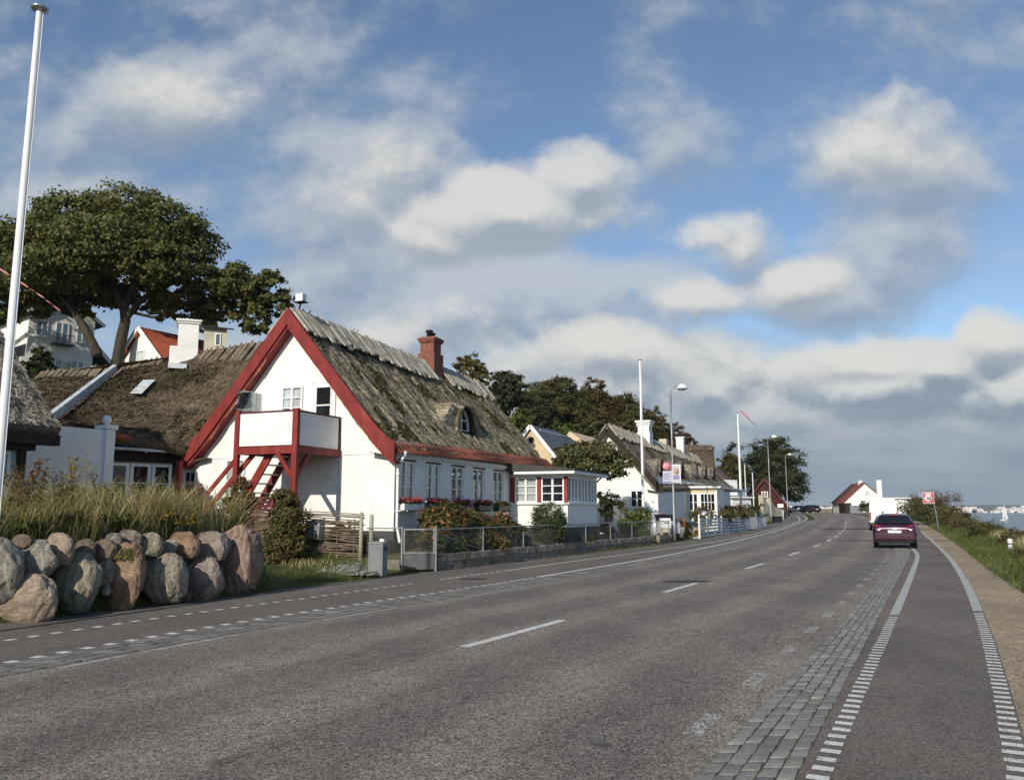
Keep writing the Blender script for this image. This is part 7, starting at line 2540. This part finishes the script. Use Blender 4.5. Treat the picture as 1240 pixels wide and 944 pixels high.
# geraniums in the window boxes
for (k, a, b, fb) in FLOWER_BOXES:
    g = np.random.default_rng(120 + k)
    n = 520
    P = np.array([fac.P(g.uniform(a - .1, b + .1), 1.83 + abs(g.normal(0, .075)), .17 + g.normal(0, .07)) for _ in range(n)])
    pl_t = thing('geranium', ('red geraniums in the window box nearest the downpipe', 'pink and red geraniums in the second window box', 'red geraniums in the middle window box', 'red geraniums in the fourth window box', 'fading yellowish plant in the window box by the garden room')[k], 'flowers', (MX, MY, 0), frame_of(MSL), 'geraniums in the window boxes')
    leaf_mesh('leaves', P, .07, M['leaf_box' if k < 4 else 'leaf_yellow'], pl_t, 130 + k, up=.6)
    if k < 4:
        P = np.array([fac.P(g.uniform(a - .1, b + .1), 1.92 + abs(g.normal(0, .06)), .18 + g.normal(0, .07)) for _ in range(420)])
        P = P + 0
        leaf_mesh('blossom', P, .06, M['leaf_red'], pl_t, 140 + k, up=.6, aspect=.9)
    else:
        P = np.array([fac.P(g.uniform(a, b), 1.95 + abs(g.normal(0, .05)), .17 + g.normal(0, .06)) for _ in range(60)])
        leaf_mesh('blossom', P, .05, M['leaf_pink'], pl_t, 145, up=.6, aspect=.9)

# ================= grasses
def blades(name, P, h, w, lean, mat, seed, kind='stuff', parent=None, bend=.5):
    """P: points on the ground; h: heights; every blade is a curved tapering strip"""
    g = np.random.default_rng(seed)
    P = np.asarray(P, float); n = len(P)
    a = g.uniform(0, 2 * pi, n)
    d = np.stack([np.cos(a), np.sin(a), np.zeros(n)], 1) * (lean * g.uniform(.3, 1.6, n))[:, None]
    d[:, 0] += lean * .15
    cl = np.array([[mnoise.noise(Vector((p[0] * 1.6, p[1] * 1.6, 4.))), mnoise.noise(Vector((p[0] * 1.6, p[1] * 1.6, 9.)))] for p in P])
    d[:, :2] += cl * lean * 1.9
    s = np.stack([-np.sin(a + .6), np.cos(a + .6), np.zeros(n)], 1)
    h = h[:, None]; w = (w * g.uniform(.6, 1.4, n))[:, None]
    up = np.array([0, 0, 1.])
    m1 = P + up * h * .5 + d * h * .28
    m2 = P + up * h * .82 + d * h * .72
    tip = P + up * h * (1 - bend * .25) + d * h * 1.25
    V = np.stack([P - s * w, P + s * w, m1 + s * w * .9, m1 - s * w * .9, m2 + s * w * .6, m2 - s * w * .6, tip], 1).reshape(-1, 3)
    i = np.arange(n)[:, None] * 7
    Q = np.concatenate([i + np.array([[0, 1, 2, 3]]), i + np.array([[3, 2, 4, 5]]), i + np.array([[5, 4, 6, 6]])], 0)
    Q3 = Q.copy()
    # the tip is written as a thin quad
    V2 = np.concatenate([V, V[6::7] + s * w * .08], 0)
    tipq = np.concatenate([i + np.array([[5, 4]]), 7 * n + np.arange(n)[:, None], i + 6], 1)
    Q = np.concatenate([Q[:2 * n], tipq], 0)
    o = mesh_np(name, V2, Q, mat, parent)
    if kind:
        o['kind'] = kind
    return o


g = np.random.default_rng(5)
def bank_points(n, d0, d1, y0, y1):
    y = g.uniform(y0, y1, n); d = g.uniform(d0, d1, n) ** 1
    x = np.interp(y, YG, XW) - d / .89
    return np.stack([x, y, terr_rough(x, y)], 1)


P = bank_points(34000, .42, 4.6, 8.5, 17.9)
k = np.array([mnoise.noise(Vector((p[0] * .8, p[1] * .8, 2.))) for p in P])
hh = (.62 + .62 * k + g.uniform(-.25, .40, len(P))) * np.clip((P[:, 1] - 7) * .6, .5, 1)
blades('tall_grass', P, np.clip(hh, .15, 1.35), .0055, .42, M['grass_tall'], 11)
P = bank_points(9000, .32, 1.1, 8.5, 18.0)
blades('bank_grass', P, g.uniform(.15, .5, len(P)), .006, .55, M['grass_green'], 12)
P = bank_points(2600, 1.0, 4.6, 10, 17.8)
blades('seed_grass', P, g.uniform(.8, 1.4, len(P)), .0035, .38, M['grass_tall'], 13)
for i_, (px_, py_, Y_, w_, h_, lf_, lab_) in enumerate(((30, 636, 13.2, 22, 8, 'leaf_light', 'leafy green plant on the bank above the dark left boulder'), (140, 628, 14.7, 24, 9, 'leaf_light', 'leafy green plant on the bank above the pale grey top stone'), (215, 626, 15.7, 22, 8, 'leaf_yellow', 'yellow-green plant on the bank above the small pale stone'), (285, 624, 17.2, 18, 11, 'leaf_light', 'leafy green plant on the bank above the upright slab'), (80, 624, 13.9, 22, 9, 'leaf_hydrangea', 'yellow-green plant on the bank above the tan boulder'))):
    k_ = [pb_(px_ - w_ * .4, py_, Y_, w_ * .55, h_), pb_(px_ + w_ * .4, py_ + 1, Y_ + .2, w_ * .55, h_)]
    shrub(lab_, k_, lf_, 800, .06, 170 + i_, name='plant', cat='plant', stems=4, group='plants on the bank edge')
# tufts: on the rusty boulder, by the wall end, under the woven fence, along the garden edge
def tuft(c, n, rx, ry, h0, h1, mat, seed, name='grass_tuft', w=.005):
    gg = np.random.default_rng(seed)
    x = c[0] + gg.normal(0, rx, n); y = c[1] + gg.normal(0, ry, n)
    z = np.array([c[2] if c[2] is not None else tz(a, b) for a, b in zip(x, y)])
    return blades(name, np.stack([x, y, z], 1), gg.uniform(h0, h1, n), w, .5, M[mat], seed)


Yb = wall_depth(148)
c = W(149, 672, Yb - .1)
tuft((c[0], c[1], float(c[2]) - .06), 160, .09, .06, .10, .24, 'grass_green', 21)
tuft((-4.7, 20.6, None), 420, .55, .9, .04, .16, 'grass_green', 22)
tuft((-4.2, 21.9, None), 420, .45, .5, .05, .2, 'grass_green', 23)
tuft((-5.3, 22.5, None), 420, .7, .6, .06, .22, 'grass_tall', 24)
P = np.stack([g.uniform(-3.2, 3.0, 5000), g.uniform(23.6, 32, 5000), np.zeros(5000)], 1)
ok = (P[:, 0] < np.interp(P[:, 1], YG, XW) - .5) & ((P[:, 0] + 3.54) * .928 - (P[:, 1] - 25) * .38 > .1)
P = P[ok]; P[:, 2] = terr(P[:, 0], P[:, 1])
blades('garden_lawn', P, g.uniform(.05, .16, len(P)), .006, .5, M['grass_green'], 26)
# foot of the boulder wall: weeds on the path edge
y = g.uniform(12.5, 17.6, 420); x = np.interp(y, YG, XW) + g.normal(-.02, .05, len(y))
blades('weed_edge', np.stack([x, y, np.full(len(y), .0)], 1), g.uniform(.03, .10, len(y)), .005, .7, M['grass_green'], 27)
# seaward verge
n = 52000
y = 3 + 70 * g.random(n) ** 1.5; d = g.random(n) ** .8 * 3.6 - .06 + .07 * np.sin(y * 2.3) + .05 * np.sin(y * 5.9)
x = np.interp(y, YG, C['grass']) + d / .89
P = np.stack([x, y, terr_rough(x, y)], 1)
blades('verge_grass', P, g.uniform(.06, .20, n) * (1 + .25 * np.clip(d, 0, 3)) * (1 + y / 60), .006 + .0001 * 0, .5, M['grass_green'], 31)
y = 18 + 60 * g.random(9000); d = 1.6 + 3. * g.random(9000)
x = np.interp(y, YG, C['grass']) + d / .89
blades('seaside_grass', np.stack([x, y, terr_rough(x, y)], 1), g.uniform(.3, .75, 9000), .010, .4, M['grass_tall'], 32)

# tall weeds in the bank grass
def weed(label, px, py_top, Y, h, leaf, n, seed, spread=.18, size=.07, flower=None):
    p = W(px, py_top, Y)
    x = float(p[0]); zb = tz(x, Y)
    hh_ = float(p[2]) - zb
    t = thing('weed', label, 'weed', (x, Y, zb), 0, 'tall weeds among the grass')
    mb = MB(); r = random.Random(seed); gg = np.random.default_rng(seed)
    pts_ = []
    for k in range(7):
        q = (r.gauss(0, spread), r.gauss(0, spread), hh_ * r.uniform(.75, 1.02))
        pl_ = limb(mb, (r.gauss(0, .05), r.gauss(0, .05), -.05), q, .007, .003, seed + k, n=5)
        for _ in range(n // 7):
            t_ = r.uniform(.35, 1); i = min(4, int(t_ * 5)); a = lerp(pl_[i], pl_[i + 1], t_ * 5 - i)
            pts_.append((a.x + r.gauss(0, .035), a.y + r.gauss(0, .035), a.z + r.gauss(0, .03)))
    mb.build('stem', M['weed_brown'], t, fix=False)
    leaf_mesh('leaves', pts_, size, M[leaf], t, seed, up=.3, aspect=.4)
    return t


weed('rusty brown tall weed in the grass, right of the flagpole foot', 26, 548, 13.6, 1, 'weed_brown', 420, 1)
weed('rusty brown tall weed in front of the dark post of the grey house', 45, 556, 14.0, 1, 'weed_brown', 420, 2)
weed('yellow-green flowering weed in front of the rendered link wall', 91, 542, 14.5, 1, 'leaf_yellow', 320, 3, spread=.10)
weed('dark stemmed weed left of the white pillar', 75, 568, 14.6, 1, 'leaf_climber', 260, 4)
weed('thin dry weed in front of the ball-topped pillar', 128, 572, 15.2, 1, 'scrub', 220, 5)
weed('bushy green weed at the right end of the bank', 268, 590, 17.2, 1, 'leaf_box', 320, 6, spread=.25)
weed('rusty weed near the right end of the bank', 246, 582, 16.8, 1, 'weed_brown', 300, 7)
weed('brown seeding weed in the middle of the bank', 190, 578, 16.0, 1, 'scrub', 260, 8)

# bushes between the verge and the sea
for i, (px, py, Y, rx, ry, lf, n, s, lab) in enumerate((
        (1250, 676, 26, 26, 17, 'scrub', 4200, .09, 'brownish bramble bush cut off at the right edge behind the marker post'),
        (1262, 706, 21, 30, 22, 'leaf_box', 3600, .09, 'green bush lowest at the right edge of the photo'),
        (1192, 642, 45, 26, 11, 'leaf_olive', 4200, .10, 'olive bush in the middle of the seaward verge'),
        (1226, 650, 36, 22, 10, 'scrub', 2800, .10, 'thorny bush left of the marker post, sea behind it'),
        (1168, 630, 58, 18, 11, 'scrub', 2800, .12, 'dry brown bush right of the speed sign'),
        (1150, 622, 66, 18, 13, 'leaf_climber', 3000, .13, 'rusty bush behind the speed sign pole'),
        (1128, 615, 76, 22, 13, 'leaf_olive', 3600, .15, 'olive bush left of the speed sign pole'),
        (1108, 612, 88, 22, 10, 'leaf_olive', 3600, .17, 'olive hedge right of the white van'),
        (1132, 604, 104, 30, 11, 'leaf_bare', 2400, .18, 'dark half-bare seaside thicket behind the speed sign'),
        (1030, 612, 128, 9, 7, 'leaf_box', 900, .25, 'green bush at the wall of the white house by the sea'))):
    if i == 9:
        px, py = 1048, 612
    bl = [pb_(px - rx * .4, py + 2, Y, rx * .6, ry * .8), pb_(px + rx * .4, py + 1, Y + .4, rx * .6, ry * .8), pb_(px, py - ry * .2, Y + .8, rx * .6, ry * .8), pb_(px + rx * .1, py + ry * .7, Y - .2, rx * .8, ry * .6)]
    shrub(lab, bl, lf, n, s, 150 + i, name='bush', cat='bush', group='bushes along the seaward verge' if i < 9 else None, stems=5, shell=.35, tight=.4)
# ------------------------------------------------------------------ the air: far shore fades to blue
hz = MB(); hz.box(-6500, 6500, -560, 4200, -7.5, 62)
hm, ht, ho = newmat('haze_air')
pv = ht.n.new('ShaderNodeVolumePrincipled')
ht.put(pv, 'Color', (.80, .87, .95)); ht.put(pv, 'Density', 1.1e-4); ht.put(pv, 'Anisotropy', .2)
ht.l.new(pv.outputs[0], ho.inputs['Volume'])
tag(hz.build('haze', hm), kind='stuff')
bpy.context.view_layer.update()
